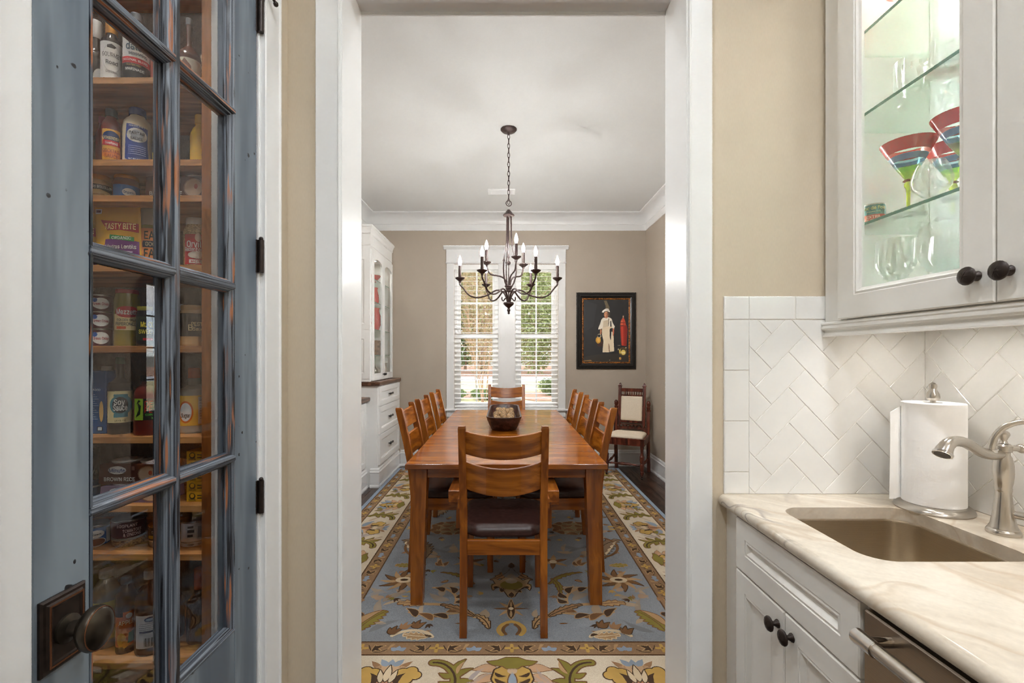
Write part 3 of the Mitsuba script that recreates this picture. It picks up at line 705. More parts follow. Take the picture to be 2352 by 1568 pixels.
for a in (math.radians(108), math.radians(228), math.radians(-12)):
    part(t, 'stem', tube(rz_curve([(0.016, cz(494)), (0.020, cz(530)), (0.026, cz(560)), (0.046, cz(588)), (0.056, cz(603)), (0.058, cz(625)), (0.046, cz(645)), (0.018, cz(660))], a), 0.0056, 8), 'iron', smooth=True)
    p = rz_curve([(0.046, cz(590)), (0.056, cz(603)), (0.057, cz(610))], a, 3)[1]
    part(t, 'stem_knob', sphere(0.010, p, 1), 'iron', smooth=True)
zc = cz(660)
part(t, 'hub', lathe([(0, zc + 0.014), (0.030, zc + 0.014), (0.031, zc + 0.006), (0.024, zc), (0.024, zc - 0.010), (0.018, zc - 0.016), (0.018, zc - 0.030), (0.010, zc - 0.036), (0, zc - 0.036)], 28, cpt), 'iron', smooth=40)
zc = cz(697)
part(t, 'bowl', lathe([(0, zc + 0.010), (0.034, zc + 0.010), (0.040, zc + 0.004), (0.040, zc - 0.004), (0.028, zc - 0.018), (0.012, zc - 0.030), (0.008, zc - 0.038), (0.012, zc - 0.046), (0.013, zc - 0.054), (0.008, zc - 0.062), (0.006, zc - 0.066), (0.010, zc - 0.072), (0.006, zc - 0.080), (0, zc - 0.082)], 32, cpt), 'iron', smooth=40)
scene['mat_bulb'] = dict(type='twosided', bsdf=dict(type='diffuse', reflectance=rgb(255, 240, 220)))
CANDLE = 560.0
def light(ang, R, zcup, curve, sc=1.0):
    part(t, 'arm', tube(rz_curve(curve, ang, 34), 0.0060, 9), 'iron', smooth=True)
    c = np.array([CHX + R * math.cos(ang), CHY + R * math.sin(ang), zcup])
    part(t, 'drip_cup', lathe([(0, -0.030), (0.009, -0.030), (0.010, -0.020), (0.020, -0.012), (0.034, -0.002), (0.037, 0.002), (0.037, 0.006), (0.030, 0.008), (0.016, 0.003), (0, 0.003)], 24, c), 'iron', smooth=40)
    part(t, 'candle', lathe([(0, 0.003), (0.0115, 0.003), (0.0110, 0.095), (0.0085, 0.100), (0, 0.100)], 16, c), 'iron', smooth=40)
    k = part(t, 'bulb', lathe([(0.0075, 0.100), (0.0120, 0.112), (0.0150, 0.126), (0.0135, 0.142), (0.0085, 0.158), (0.0035, 0.172), (0.0, 0.178)], 14, c, True, False), 'bulb', smooth=True, label='lit flame-shaped bulb')
    scene[k]['emitter'] = dict(type='area', radiance=dict(type='rgb', value=[CANDLE * v for v in (0.97, 0.98, 0.97)]))
for i in range(6):
    a = math.radians(60 * i)
    R, zc = 0.375, 1.940
    light(a, R, zc, [(0.010, cz(693)), (0.022, cz(680)), (0.045, cz(670)), (0.085, cz(666)), (0.135, cz(673)), (0.195, cz(681)), (0.255, cz(683)), (0.315, cz(675)), (0.355, cz(660)), (R, zc - 0.045), (R, zc - 0.026)])
for a in (-72, 48, 168):
    R, zc = 0.176, 2.070
    light(math.radians(a), R, zc, [(0.012, cz(658)), (0.020, cz(650)), (0.034, cz(640)), (0.075, cz(633)), (0.125, cz(630)), (0.160, cz(622)), (R, cz(608)), (R, zc - 0.026)])
for a in (30, 150, 270):
    part(t, 'scroll', tube(rz_curve([(0.008, cz(690)), (0.020, cz(684)), (0.035, cz(686)), (0.050, cz(690)), (0.060, cz(686)), (0.058, cz(681))], math.radians(a), 14), 0.0045, 7), 'iron', smooth=True)

# ---------------------------------------------------------------- painting on the far wall
PD = YF - 0.022
fx0, fx1, fz0, fz1 = X(1324.3, PD), X(1461, PD), Z(847.3, PD), Z(671.3, PD)
t = thing('framed_painting', 'black framed painting of a young cook in white holding a jug', 'painting')
wy = lambda u, v, h: np.stack([u, YF - h, v], 1)
part(t, 'frame', rings((fx0, fz0, fx1, fz1), [(0, 0.001), (0, 0.020), (0.006, 0.026), (0.014, 0.026), (0.018, 0.020), (0.026, 0.020), (0.032, 0.030), (0.046, 0.030), (0.056, 0.020), (0.070, 0.014), (0.070, 0.001)], wy, closed=True), 'frame_black')
part(t, 'gilt_lip', rings((fx0 + 0.070, fz0 + 0.070, fx1 - 0.070, fz1 - 0.070), [(0, 0.001), (0, 0.016), (0.008, 0.017), (0.018, 0.010), (0.018, 0.001)], wy, closed=True), 'frame_gold')
def pz(*pts):                                 # outline points read off the painting, in its own picture units
    return [(fx0 + (x - 110) / (1187 - 110) * (fx1 - fx0), fz1 - (y - 90) / (1465 - 90) * (fz1 - fz0)) for x, y in pts]
def pell(x, y, rx, ry):
    (u, v), = pz((x, y)); k = (fx1 - fx0) / 1077
    return ('ell', u, v, rx * k, ry * k)
B = lambda c, *pts: ('poly', pz(*pts), c)
E = lambda c, *a: (*pell(*a), c)
pic = [B((34, 33, 34), (228, 205), (1090, 205), (1090, 1352), (228, 1352)), B((46, 40, 34), (240, 1250), (500, 1200), (800, 1190), (1080, 1210), (1080, 1345), (240, 1345)), B((40, 40, 42), (250, 230), (480, 300), (420, 700), (250, 800)),
       B((96, 84, 62), (605, 235), (660, 235), (705, 350), (715, 430), (640, 400), (640, 330)), B((70, 60, 46), (690, 440), (720, 440), (720, 540), (690, 520)), B((58, 34, 26), (470, 980), (590, 960), (600, 1060), (500, 1060)),
       B((228, 210, 180), (575, 735), (720, 725), (780, 800), (795, 1145), (700, 1158), (695, 1165), (583, 1165), (600, 960), (575, 850)), B((206, 184, 150), (690, 1000), (720, 1150), (698, 1160), (680, 1060)), B((120, 84, 60), (690, 985), (712, 1060), (714, 1150), (700, 1150), (700, 1080)),
       B((232, 222, 204), (590, 545), (640, 540), (700, 535), (748, 560), (770, 640), (808, 700), (790, 740), (760, 730), (740, 690), (700, 720), (590, 735), (560, 745), (505, 755), (510, 720), (540, 650), (560, 580)),
       B((210, 194, 166), (600, 600), (690, 580), (690, 700), (590, 720)), B((226, 206, 176), (585, 715), (760, 700), (760, 730), (590, 742)), B((40, 36, 36), (725, 600), (742, 600), (748, 700), (726, 705)), B((42, 38, 36), (712, 740), (765, 735), (770, 800), (745, 790), (735, 950), (715, 900)), B((90, 76, 66), (690, 555), (700, 555), (702, 640), (690, 700)),
       E((198, 140, 104), 648, 487, 38, 60), B((150, 96, 70), (660, 450), (688, 460), (686, 520), (655, 545)), B((176, 116, 84), (620, 520), (680, 530), (672, 552), (622, 548)), E((62, 40, 32), 638, 472, 6, 4), E((62, 40, 32), 668, 474, 6, 4), E((140, 70, 56), 652, 514, 12, 5), B((58, 38, 28), (612, 455), (650, 430), (690, 450), (700, 480), (690, 440), (650, 420), (610, 440)),
       B((238, 232, 222), (570, 440), (590, 410), (640, 378), (690, 382), (712, 420), (720, 440), (700, 440), (660, 420), (620, 430), (605, 452), (575, 448)), B((206, 196, 184), (640, 395), (690, 392), (706, 430), (680, 425)),
       B((186, 124, 88), (540, 752), (566, 748), (566, 830), (548, 845), (536, 830)), B((190, 110, 80), (768, 738), (795, 735), (792, 830), (775, 872), (760, 850)), E((226, 214, 196), 757, 830, 12, 34),
       E((196, 142, 52), 506, 945, 46, 62), E((224, 176, 84), 512, 945, 26, 40), B((176, 128, 52), (486, 880), (500, 840), (545, 850), (560, 890), (530, 910)), E((224, 214, 190), 525, 868, 34, 34), E((24, 22, 22), 520, 868, 27, 27),
       B((150, 38, 28), (905, 690), (1025, 680), (1035, 760), (1020, 1055), (925, 1040), (905, 780)), B((188, 60, 42), (915, 700), (960, 695), (965, 1040), (935, 1040)), B((120, 28, 22), (1000, 690), (1025, 690), (1020, 1050), (1000, 1050)), B((178, 62, 40), (905, 680), (912, 600), (945, 545), (965, 540), (995, 600), (1010, 680)), B((210, 120, 84), (925, 600), (945, 590), (945, 620), (928, 625)), B((120, 40, 30), (905, 628), (1005, 622), (1008, 634), (903, 640)), B((196, 160, 130), (950, 505), (966, 505), (966, 545), (948, 545)), B((210, 100, 70), (915, 640), (950, 636), (950, 672), (912, 676)),
       E((92, 70, 32), 950, 1150, 76, 76), E((70, 56, 34), 950, 1150, 60, 62), B((206, 178, 84), (885, 1120), (910, 1105), (915, 1190), (890, 1180)), E((226, 196, 104), 960, 1165, 42, 46), B((240, 226, 170), (925, 1160), (1000, 1165), (985, 1185), (935, 1180)), E((160, 112, 50), 903, 1276, 22, 26), E((224, 190, 120), 897, 1268, 8, 10), E((206, 190, 150), 868, 1112, 8, 14), E((210, 196, 160), 1008, 1082, 12, 8), E((150, 140, 120), 880, 1040, 26, 4), E((190, 170, 130), 712, 1305, 9, 4), B((150, 110, 60), (250, 1312), (370, 1300), (390, 1318), (250, 1326))]
art(t, 'canvas', pic, lambda u, v, h: np.stack([u, YF - 0.0085 - h * 0.1, v], 1), 0.2, m='canvas')

# ---------------------------------------------------------------- carved side chair in the far corner
def antique():
    t = thing('carved_side_chair', 'carved dark mahogany side chair with cream upholstery in the right-hand corner', 'chair')
    loc, rz = (1.473, 5.525, 0.0), math.radians(152)
    put = lambda m: move(m, loc, rz)
    for s in (-1, 1):
        lp = [at_z(np.array([[s * 0.172, y], [s * 0.206, y], [s * 0.206, y + 0.034], [s * 0.172, y + 0.034]]), z) for z, y in ((0, -0.055), (0.15, -0.035), (0.42, -0.01), (0.6, -0.022), (0.70, -0.036))]
        part(t, 'rear_leg', put(loft(lp)), 'mahogany')
        st = [(0.025, 0.70), (0.026, 0.715), (0.016, 0.72), (0.020, 0.735), (0.024, 0.75), (0.016, 0.757), (0.022, 0.775), (0.024, 0.80), (0.017, 0.812), (0.010, 0.822)]
        part(t, 'stile_top', put(lathe([(0, 0.70)] + st + [(0, 0.824)], 12, (s * 0.189, -0.022, 0))), 'mahogany', smooth=40)
        # inner back frame, leaning
        yb = lambda z: 0.012 - 0.10 * (z - 0.5)
        pst = [at_z(np.array([[s * 0.125, yb(z)], [s * 0.158, yb(z)], [s * 0.158, yb(z) + 0.028], [s * 0.125, yb(z) + 0.028]]), z) for z in (0.535, 0.56, 0.92, 0.985)]
        part(t, 'back_post', put(loft(pst)), 'mahogany')
        part(t, 'finial', put(loft([at_z(np.array([[s * 0.1415 - w_, yb(z) + 0.014 - w_], [s * 0.1415 + w_, yb(z) + 0.014 - w_], [s * 0.1415 + w_, yb(z) + 0.014 + w_], [s * 0.1415 - w_, yb(z) + 0.014 + w_]]), z) for z, w_ in ((0.985, 0.014), (0.988, 0.021), (0.996, 0.021), (1.000, 0.015), (1.012, 0.012), (1.028, 0.002))])), 'mahogany')
        part(t, 'drop', put(lathe([(0.0, 0.508), (0.006, 0.511), (0.013, 0.524), (0.013, 0.535), (0, 0.5355)], 10, (s * 0.1415, yb(0.535) + 0.014, 0))), 'mahogany', smooth=40)
        part(t, 'bracket', put(prism([(s * 0.171, 0.515), (s * 0.171, 0.435), (s * 0.150, 0.47), (s * 0.120, 0.484), (s * 0.120, 0.515)], -0.018, 0.008, 'y')), 'mahogany')
    yb = lambda z: 0.012 - 0.10 * (z - 0.5)
    for z0, z1, d in ((0.925, 0.965, 0.006), (0.875, 0.89, 0.0), (0.565, 0.59, 0.0), (0.540, 0.548, 0.0)):
        y = yb((z0 + z1) / 2)
        part(t, 'back_rail', put(box(-0.1245, 0.1245, y + 0.004 - d, y + 0.026, z0, z1, 0.003)), 'mahogany')
    part(t, 'cross_rail', put(box(-0.1715, 0.1715, -0.020, 0.006, 0.485, 0.515, 0.003)), 'mahogany')
    for i in range(8):
        x = -0.108 + i * 0.027
        part(t, 'spindle', put(tube([[x, yb(0.89) + 0.014, 0.888], [x, yb(0.9) + 0.014, 0.900], [x, yb(0.915) + 0.014, 0.912], [x, yb(0.93) + 0.014, 0.927]], [0.004, 0.008, 0.005, 0.007], 7)), 'mahogany', smooth=True)
    for i in range(6):
        x = -0.10 + i * 0.04
        part(t, 'spindle', put(tube([[x, -0.004, 0.513], [x, 0.0, 0.522], [x, 0.006, 0.532], [x, 0.012, 0.541]], [0.006, 0.008, 0.005, 0.006], 7)), 'mahogany', smooth=True)
    cl = []
    for h, k in ((0.001, 0.0), (0.004, 0.002), (0.010, 0.008), (0.015, 0.022), (0.018, 0.05)):
        q = rrect(0.246 - 2 * k, 0.283 - 2 * k, 0.012, 4)
        z = 0.7325 + q[:, 1]
        cl.append(np.stack([q[:, 0], 0.012 - 0.10 * (z - 0.5) + 0.024 + h, z], 1))
    part(t, 'back_cushion', put(loft(cl, False)), 'linen', smooth=True)
    part(t, 'seat_frame', put(prism([(-0.205, 0.026), (0.205, 0.026), (0.225, 0.395), (-0.225, 0.395)], 0.365, 0.428, 'z')), 'mahogany')
    part(t, 'seat_lip', put(prism([(-0.208, 0.026), (0.208, 0.026), (0.230, 0.400), (-0.230, 0.400)], 0.4282, 0.440, 'z')), 'mahogany')
    def sq(k, z):
        q = rrect(1, 1, 0.08, 4); y = 0.04 + (q[:, 1] + 0.5) * 0.345; x = q[:, 0] * 2 * (0.185 + 0.02 * (y - 0.04) / 0.345)
        return np.stack([x * (1 - k), 0.2125 + (y - 0.2125) * (1 - k), np.full(len(x), z)], 1)
    part(t, 'seat_cushion', put(loft([sq(k, z) for k, z in ((0.0, 0.4402), (0.0, 0.450), (0.02, 0.462), (0.07, 0.472), (0.2, 0.480), (0.5, 0.484))])), 'linen', smooth=True)
    for s in (-1, 1):
        lift = 0.0145 if s > 0 else 0.0
        pr = [(0.0, 0.018 + lift), (0.006, 0.019 + lift), (0.010, 0.036), (0.016, 0.04), (0.013, 0.045), (0.018, 0.06), (0.021, 0.085), (0.015, 0.092), (0.021, 0.10), (0.024, 0.13), (0.024, 0.165), (0.016, 0.175), (0.022, 0.185), (0.024, 0.20), (0.026, 0.25), (0.018, 0.262), (0.014, 0.30), (0.018, 0.31), (0.016, 0.32), (0.020, 0.333), (0.022, 0.3645), (0, 0.365)]
        part(t, 'front_leg', put(lathe(pr, 14, (s * 0.196, 0.366, 0))), 'mahogany', smooth=35)
        part(t, 'caster', put(sphere(0.011, (s * 0.196, 0.366, 0.011 + lift), 1)), 'bronze', smooth=True)
        part(t, 'stretcher', put(tube(spline([(s * 0.193, -0.010, 0.19), (s * 0.194, 0.05, 0.175), (s * 0.195, 0.2, 0.155), (s * 0.196, 0.35, 0.15)], 12), [0.008, 0.010, 0.014, 0.011, 0.010, 0.014, 0.016, 0.014, 0.010, 0.011, 0.012, 0.008], 8)), 'mahogany', smooth=True)
    part(t, 'stretcher', put(tube(spline([(-0.174, 0.366, 0.15), (0, 0.366, 0.155), (0.174, 0.366, 0.15)], 13), [0.008, 0.011, 0.010, 0.009, 0.014, 0.017, 0.017, 0.017, 0.014, 0.009, 0.010, 0.011, 0.008], 8)), 'mahogany', smooth=True)
antique()

# ---------------------------------------------------------------- the rug
RX, RHW, RY0, RY1 = 0.025, 1.31, 1.69, 5.60
def pile(a, b, s=1.0):
    def fn(p, n, uv):
        t = dr.clip(0.55 * fbm(p.x * 2.3 * s + 3, p.y * 5.5 * s, 0.0, 4) + 0.45 * noise(p.x * 340, p.y * 340, 0.0), 0, 1)
        return mix(lin(*a), lin(*b), t)
    return proc(fn)
PILE = proc(lambda p, n, uv: noise(p.x * 420, p.y * 420, 1.0) + 0.6 * noise(p.x * 150, p.y * 150, 4.0), 0.001)
mat('rug_blue', pile((104, 109, 114), (150, 154, 159)), 0.95, PILE, 0.002)
mat('rug_cream', pile((188, 170, 144), (222, 209, 187)), 0.95, PILE, 0.002)
mat('rug_brown', pile((112, 84, 58), (156, 124, 92)), 0.95, PILE, 0.002)
mat('rug_edge', pile((120, 134, 150), (152, 166, 180)), 0.95, PILE, 0.002)
mat('rug_line', (84, 58, 36), 0.95, PILE, 0.002)
mat('rug_print', dict(type='mesh_attribute', name='vertex_color'), 0.95, PILE, 0.002)
t = thing('area_rug', 'large blue and cream floral area rug under the dining table', 'rug')
BAND = [(1.31, 'rug_edge'), (1.268, 'rug_brown'), (1.185, 'rug_cream'), (0.905, 'rug_brown'), (0.81, 'rug_blue')]
NB = [RY0, RY0 + 0.042, RY0 + 0.125, RY0 + 0.405, RY0 + 0.50]     # matching insets along y
INS = [1.31 - b for b, _ in BAND]
wz = plane_map('z', 0.0, 1)
R0 = (RX - RHW, RY0, RX + RHW, RY1)
part(t, 'edge_band', rings(R0, [(0, 0.0), (0, 0.009), (0.004, RUG_T), (INS[1], RUG_T), (INS[1], 0.0)], wz, closed=True), 'rug_edge')
for k in (1, 2, 3):
    nm = ['', 'outer_guard_band', 'border_band', 'inner_guard_band'][k]
    part(t, nm, rings(R0, [(INS[k], 0.001), (INS[k], RUG_T), (INS[k + 1], RUG_T), (INS[k + 1], 0.001)], wz, closed=True), BAND[k][1])
part(t, 'field', rings(R0, [(INS[4], 0.001), (INS[4], RUG_T)], wz), 'rug_blue')
for k in (1, 2, 3, 4):
    part(t, 'dark_line', rings(R0, [(INS[k] - 0.004, RUG_T - 0.001), (INS[k] - 0.004, RUG_T + 0.0006), (INS[k] + 0.004, RUG_T + 0.0006), (INS[k] + 0.004, RUG_T - 0.001)], wz, closed=True), 'rug_line')
# woven motifs: flat outlines at their place on the rug
DK, BR, OL_, TN, GD, CR, LB, MB = (66, 46, 30), (112, 78, 48), (124, 112, 48), (172, 138, 98), (182, 146, 78), (208, 188, 156), (138, 149, 161), (148, 112, 78)
MOT = []                                          # (layer, polygon, colour)
def leaf_poly(p0, p1, w, bend=0.0, n=9):
    p0, p1 = np.asarray(p0, float), np.asarray(p1, float)
    d = p1 - p0; L = np.hypot(*d); d /= L; q = np.array([-d[1], d[0]])
    s = np.linspace(0, 1, n)
    ax = p0 + np.outer(s * L, d) + np.outer(bend * L * 4 * s * (1 - s), q)
    hw = w * np.sin(np.pi * s ** 0.75)
    return Polygon(np.vstack([ax + hw[:, None] * q, (ax - hw[:, None] * q)[::-1]]))
def fern(p0, p1, w, bend, teeth, c_fill, c_line, layer=1, side=0):
    """A serrated leaf with a dark outline and midrib."""
    p0, p1 = np.asarray(p0, float), np.asarray(p1, float)
    d = p1 - p0; L = np.hypot(*d); d /= L; q = np.array([-d[1], d[0]])
    s = np.linspace(0, 1, teeth * 2 + 1)
    ax = p0 + np.outer(s * L, d) + np.outer(bend * L * 4 * s * (1 - s), q)
    env = w * np.sin(np.pi * np.clip(s * 0.9 + 0.08, 0, 1)) ** 0.8
    saw = np.where(np.arange(len(s)) % 2 == 0, 0.55, 1.0)
    back = -np.outer(np.where(np.arange(len(s)) % 2 == 1, 0.35 * L / teeth, 0.0), d)
    a, b = ax + (env * saw * (1 if side >= 0 else 0.35))[:, None] * q - back, (ax - (env * saw * (1 if side <= 0 else 0.35))[:, None] * q - back)[::-1]
    g = Polygon(np.vstack([a, b])).buffer(0)
    MOT.append((layer, g.buffer(0.0055), c_line)); MOT.append((layer + 1, g, c_fill))
    MOT.append((layer + 2, LineString(ax).buffer(0.003), c_line))
def vine(pts, w, c, layer=1):
    MOT.append((layer, LineString(spline(np.column_stack([pts, np.zeros(len(pts))]), 24)[:, :2]).buffer(w), c))
def bud(p0, p1, w, c, edge=None, layer=2, bend=0.15):
    g = leaf_poly(p0, p1, w, bend)
    if edge: MOT.append((layer - 1, g.buffer(0.005), edge))
    MOT.append((layer, g, c))
def rosette(c, r, n, w, c1, c2, core, layer=1, rot=0.0):
    for k in range(n):
        a = rot + 2 * np.pi * k / n
        bud(c, (c[0] + r * math.cos(a), c[1] + r * math.sin(a)), w, c1 if k % 2 == 0 else c2, None, layer, 0)
    MOT.append((layer + 1, Point(c).buffer(r * 0.22), core))
def peony(c, s, rot, fill=GD, out=DK):
    """Border flower: lobed bloom with cream tongues, seen from the side; rot turns it."""
    at = lambda u, v: (c[0] + s * (u * math.cos(rot) - v * math.sin(rot)), c[1] + s * (u * math.sin(rot) + v * math.cos(rot)))
    MOT.append((1, affinity.scale(Point(*at(0, -0.25)).buffer(s * 0.95), 1, 1), (188, 156, 122)))
    for k in (-1, 1):
        bud(at(k * 0.2, -0.9), at(k * 1.35, -0.35), s * 0.22, LB, None, 2, -0.1 * k)
        lob = shapely.union_all([Point(*at(k * u, v)).buffer(s * r) for u, v, r in ((0.52, 0.15, 0.28), (0.80, 0.30, 0.22), (0.98, 0.08, 0.20), (0.66, -0.12, 0.25))])
        MOT.append((3, lob.buffer(0.005), out)); MOT.append((4, lob, fill))
        bud(at(k * 0.40, -0.45), at(k * 0.62, 0.20), s * 0.12, out, None, 5, 0.2 * k)
    MOT.append((3, Polygon([at(-0.62, -0.15), at(0, -1.0), at(0.62, -0.15), at(0, 0.1)]), (170, 124, 92)))
    for u, v0, v1, w in ((0, -0.25, 0.62, 0.13), (-0.30, -0.3, 0.36, 0.10), (0.30, -0.3, 0.36, 0.10)):
        g = leaf_poly(at(u * 0.5, v0), at(u, v1), s * w)
        MOT.append((5, g.buffer(0.004), out)); MOT.append((6, g, CR))
    bud(at(0, -1.15), at(0, -0.25), s * 0.07, BR, None, 6, 0)
    for k in (-1, 0, 1):
        bud(at(k * 0.12, 0.55), at(k * 0.42, 0.95), s * 0.13, LB, None, 2, 0)
    for k in (-1, 1):
        bud(at(k * 0.3, 0.4), at(k * 0.75, 0.85), s * 0.12, MB, None, 1, 0)
def palmette(c, s, rot):
    at = lambda u, v: (c[0] + s * (u * math.cos(rot) - v * math.sin(rot)), c[1] + s * (u * math.sin(rot) + v * math.cos(rot)))
    for k in (-1, 1):
        for u0, v0, u1, v1, cc in ((0.45, 0.35, 1.25, 0.32, (190, 152, 118)), (0.45, 0.0, 1.25, -0.30, (190, 152, 118)), (0.45, -0.35, 1.15, -0.85, LB), (0.3, -0.6, 0.75, -1.1, LB)):
            g = leaf_poly(at(k * u0, v0), at(k * u1, v1), s * 0.19, 0.1 * k)
            MOT.append((1, g.buffer(0.003), BR)); MOT.append((2, g, cc))
    g = Polygon([at(u, v) for u, v in ((0, -0.95), (0.35, -0.6), (0.58, -0.1), (0.5, 0.3), (0.2, 0.5), (-0.2, 0.5), (-0.5, 0.3), (-0.58, -0.1), (-0.35, -0.6))]).buffer(s * 0.05)
    MOT.append((3, g.buffer(0.007), DK)); MOT.append((4, g, GD))
    for k in (-1, 1):
        for v in (0.15, -0.12, -0.38):
            bud(at(k * 0.55, v + 0.05), at(k * 0.18, v - 0.12), s * 0.07, DK, None, 5, 0.2 * k)
    bud(at(0, -0.5), at(0, 0.25), s * 0.13, LB, BR, 6, 0)
    MOT.append((6, Point(*at(0, 0.28)).buffer(s * 0.16), (196, 168, 138)))
    top = Polygon([at(u, v) for u, v in ((-0.8, 0.72), (-0.45, 0.78), (-0.2, 0.92), (0.2, 0.92), (0.45, 0.78), (0.8, 0.72), (0.62, 0.55), (0.3, 0.5), (0.18, 0.38), (-0.18, 0.38), (-0.3, 0.5), (-0.62, 0.55))])
    MOT.append((6, top.buffer(0.005), BR)); MOT.append((7, top, OL_))
def acanthus(c, s, rot, flip=1):
    at = lambda u, v: (c[0] + s * (flip * u * math.cos(rot) - v * math.sin(rot)), c[1] + s * (flip * u * math.sin(rot) + v * math.cos(rot)))
    body = LineString(spline(np.array([(*at(-0.1, -1.0), 0), (*at(0.18, -0.45), 0), (*at(0.1, 0.1), 0), (*at(-0.25, 0.6), 0), (*at(-0.75, 0.75), 0)]), 18)[:, :2])
    parts_ = [body.buffer(s * 0.16)]
    for u0, v0, u1, v1 in ((0.12, 0.15, 0.45, 0.95), (0.15, -0.1, 0.75, 0.42), (0.2, -0.4, 0.8, -0.25), (0.1, 0.0, -0.45, 0.15), (0.15, -0.4, -0.4, -0.3), (0.0, -0.8, 0.6, -0.75)):
        parts_.append(leaf_poly(at(u0, v0), at(u1, v1), s * 0.13, 0.12 * flip))
    g = shapely.union_all(parts_)
    MOT.append((2, g.buffer(0.006), BR)); MOT.append((3, g, OL_))
    MOT.append((4, body.buffer(s * 0.045), DK))
    bud(at(0.2, 0.1), at(0.45, 0.85), s * 0.08, TN, None, 4, 0.1)
    for u0, v0, u1, v1 in ((0.6, -0.55, 1.35, 0.55), (0.7, -0.6, 1.55, 0.2)):
        bud(at(u0, v0), at(u1, v1), s * 0.09, (166, 152, 146), None, 2, 0.12)
    vine([at(0.9, -0.55), at(1.35, -0.5), at(1.6, -0.9)], s * 0.05, MB, 2)
    bud(at(1.35, -0.52), at(1.9, -0.75), s * 0.14, OL_, BR, 3, 0.2)
    bud(at(1.3, -0.55), at(1.1, -1.0), s * 0.11, OL_, BR, 3, 0.2)
def guard_run(p0, p1, outw):
    """The small repeats of a guard band between two points; outw: unit vector across the band."""
    p0, p1 = np.asarray(p0, float), np.asarray(p1, float)
    L = np.hypot(*(p1 - p0)); d = (p1 - p0) / L; q = np.asarray(outw, float)
    n = max(1, int(round(L / 0.34))); st = L / n
    for i in range(n):
        c = p0 + d * st * (i + 0.5)
        f = lambda u, v: tuple(c + d * u + q * v)
        for a, b in (((-0.026, 0), (0.026, 0)), ((0, -0.024), (0, 0.024))):
            MOT.append((3, LineString([f(*a), f(*b)]).buffer(0.0085), GD))
        MOT.append((4, Point(*f(0, 0)).buffer(0.005), BR))
        for k in (-1, 1):
            bud(f(k * 0.055, -0.025), f(k * 0.105, 0.018), 0.011, DK, TN, 3, 0.2 * k)
            bud(f(k * 0.06, 0.022), f(k * 0.095, -0.02), 0.008, DK, TN, 3, -0.2 * k)
            vine([f(k * 0.03, 0.02), f(k * 0.07, -0.028), f(k * 0.12, -0.01)], 0.0022, DK, 2)
        for k in (-1, 0, 1):
            bud(f(0.17 + k * 0.006, -0.018), f(0.17 + k * 0.036, 0.018 - abs(k) * 0.014), 0.014, LB, None, 2, 0)
        MOT.append((1, Polygon([f(0.112, -0.03), f(0.15, 0.03), f(0.13, 0.03)]), TN))
def on_rug(zx, zy): # a point read off the photograph's floor region, as a place on the rug
    d = F * (H - RUG_T) / (1150 + zy / 3.36 - CY)
    return ((830 + zx / 3.36 - CX) * d / F, d)
FIELD = len(MOT)
P = on_rug
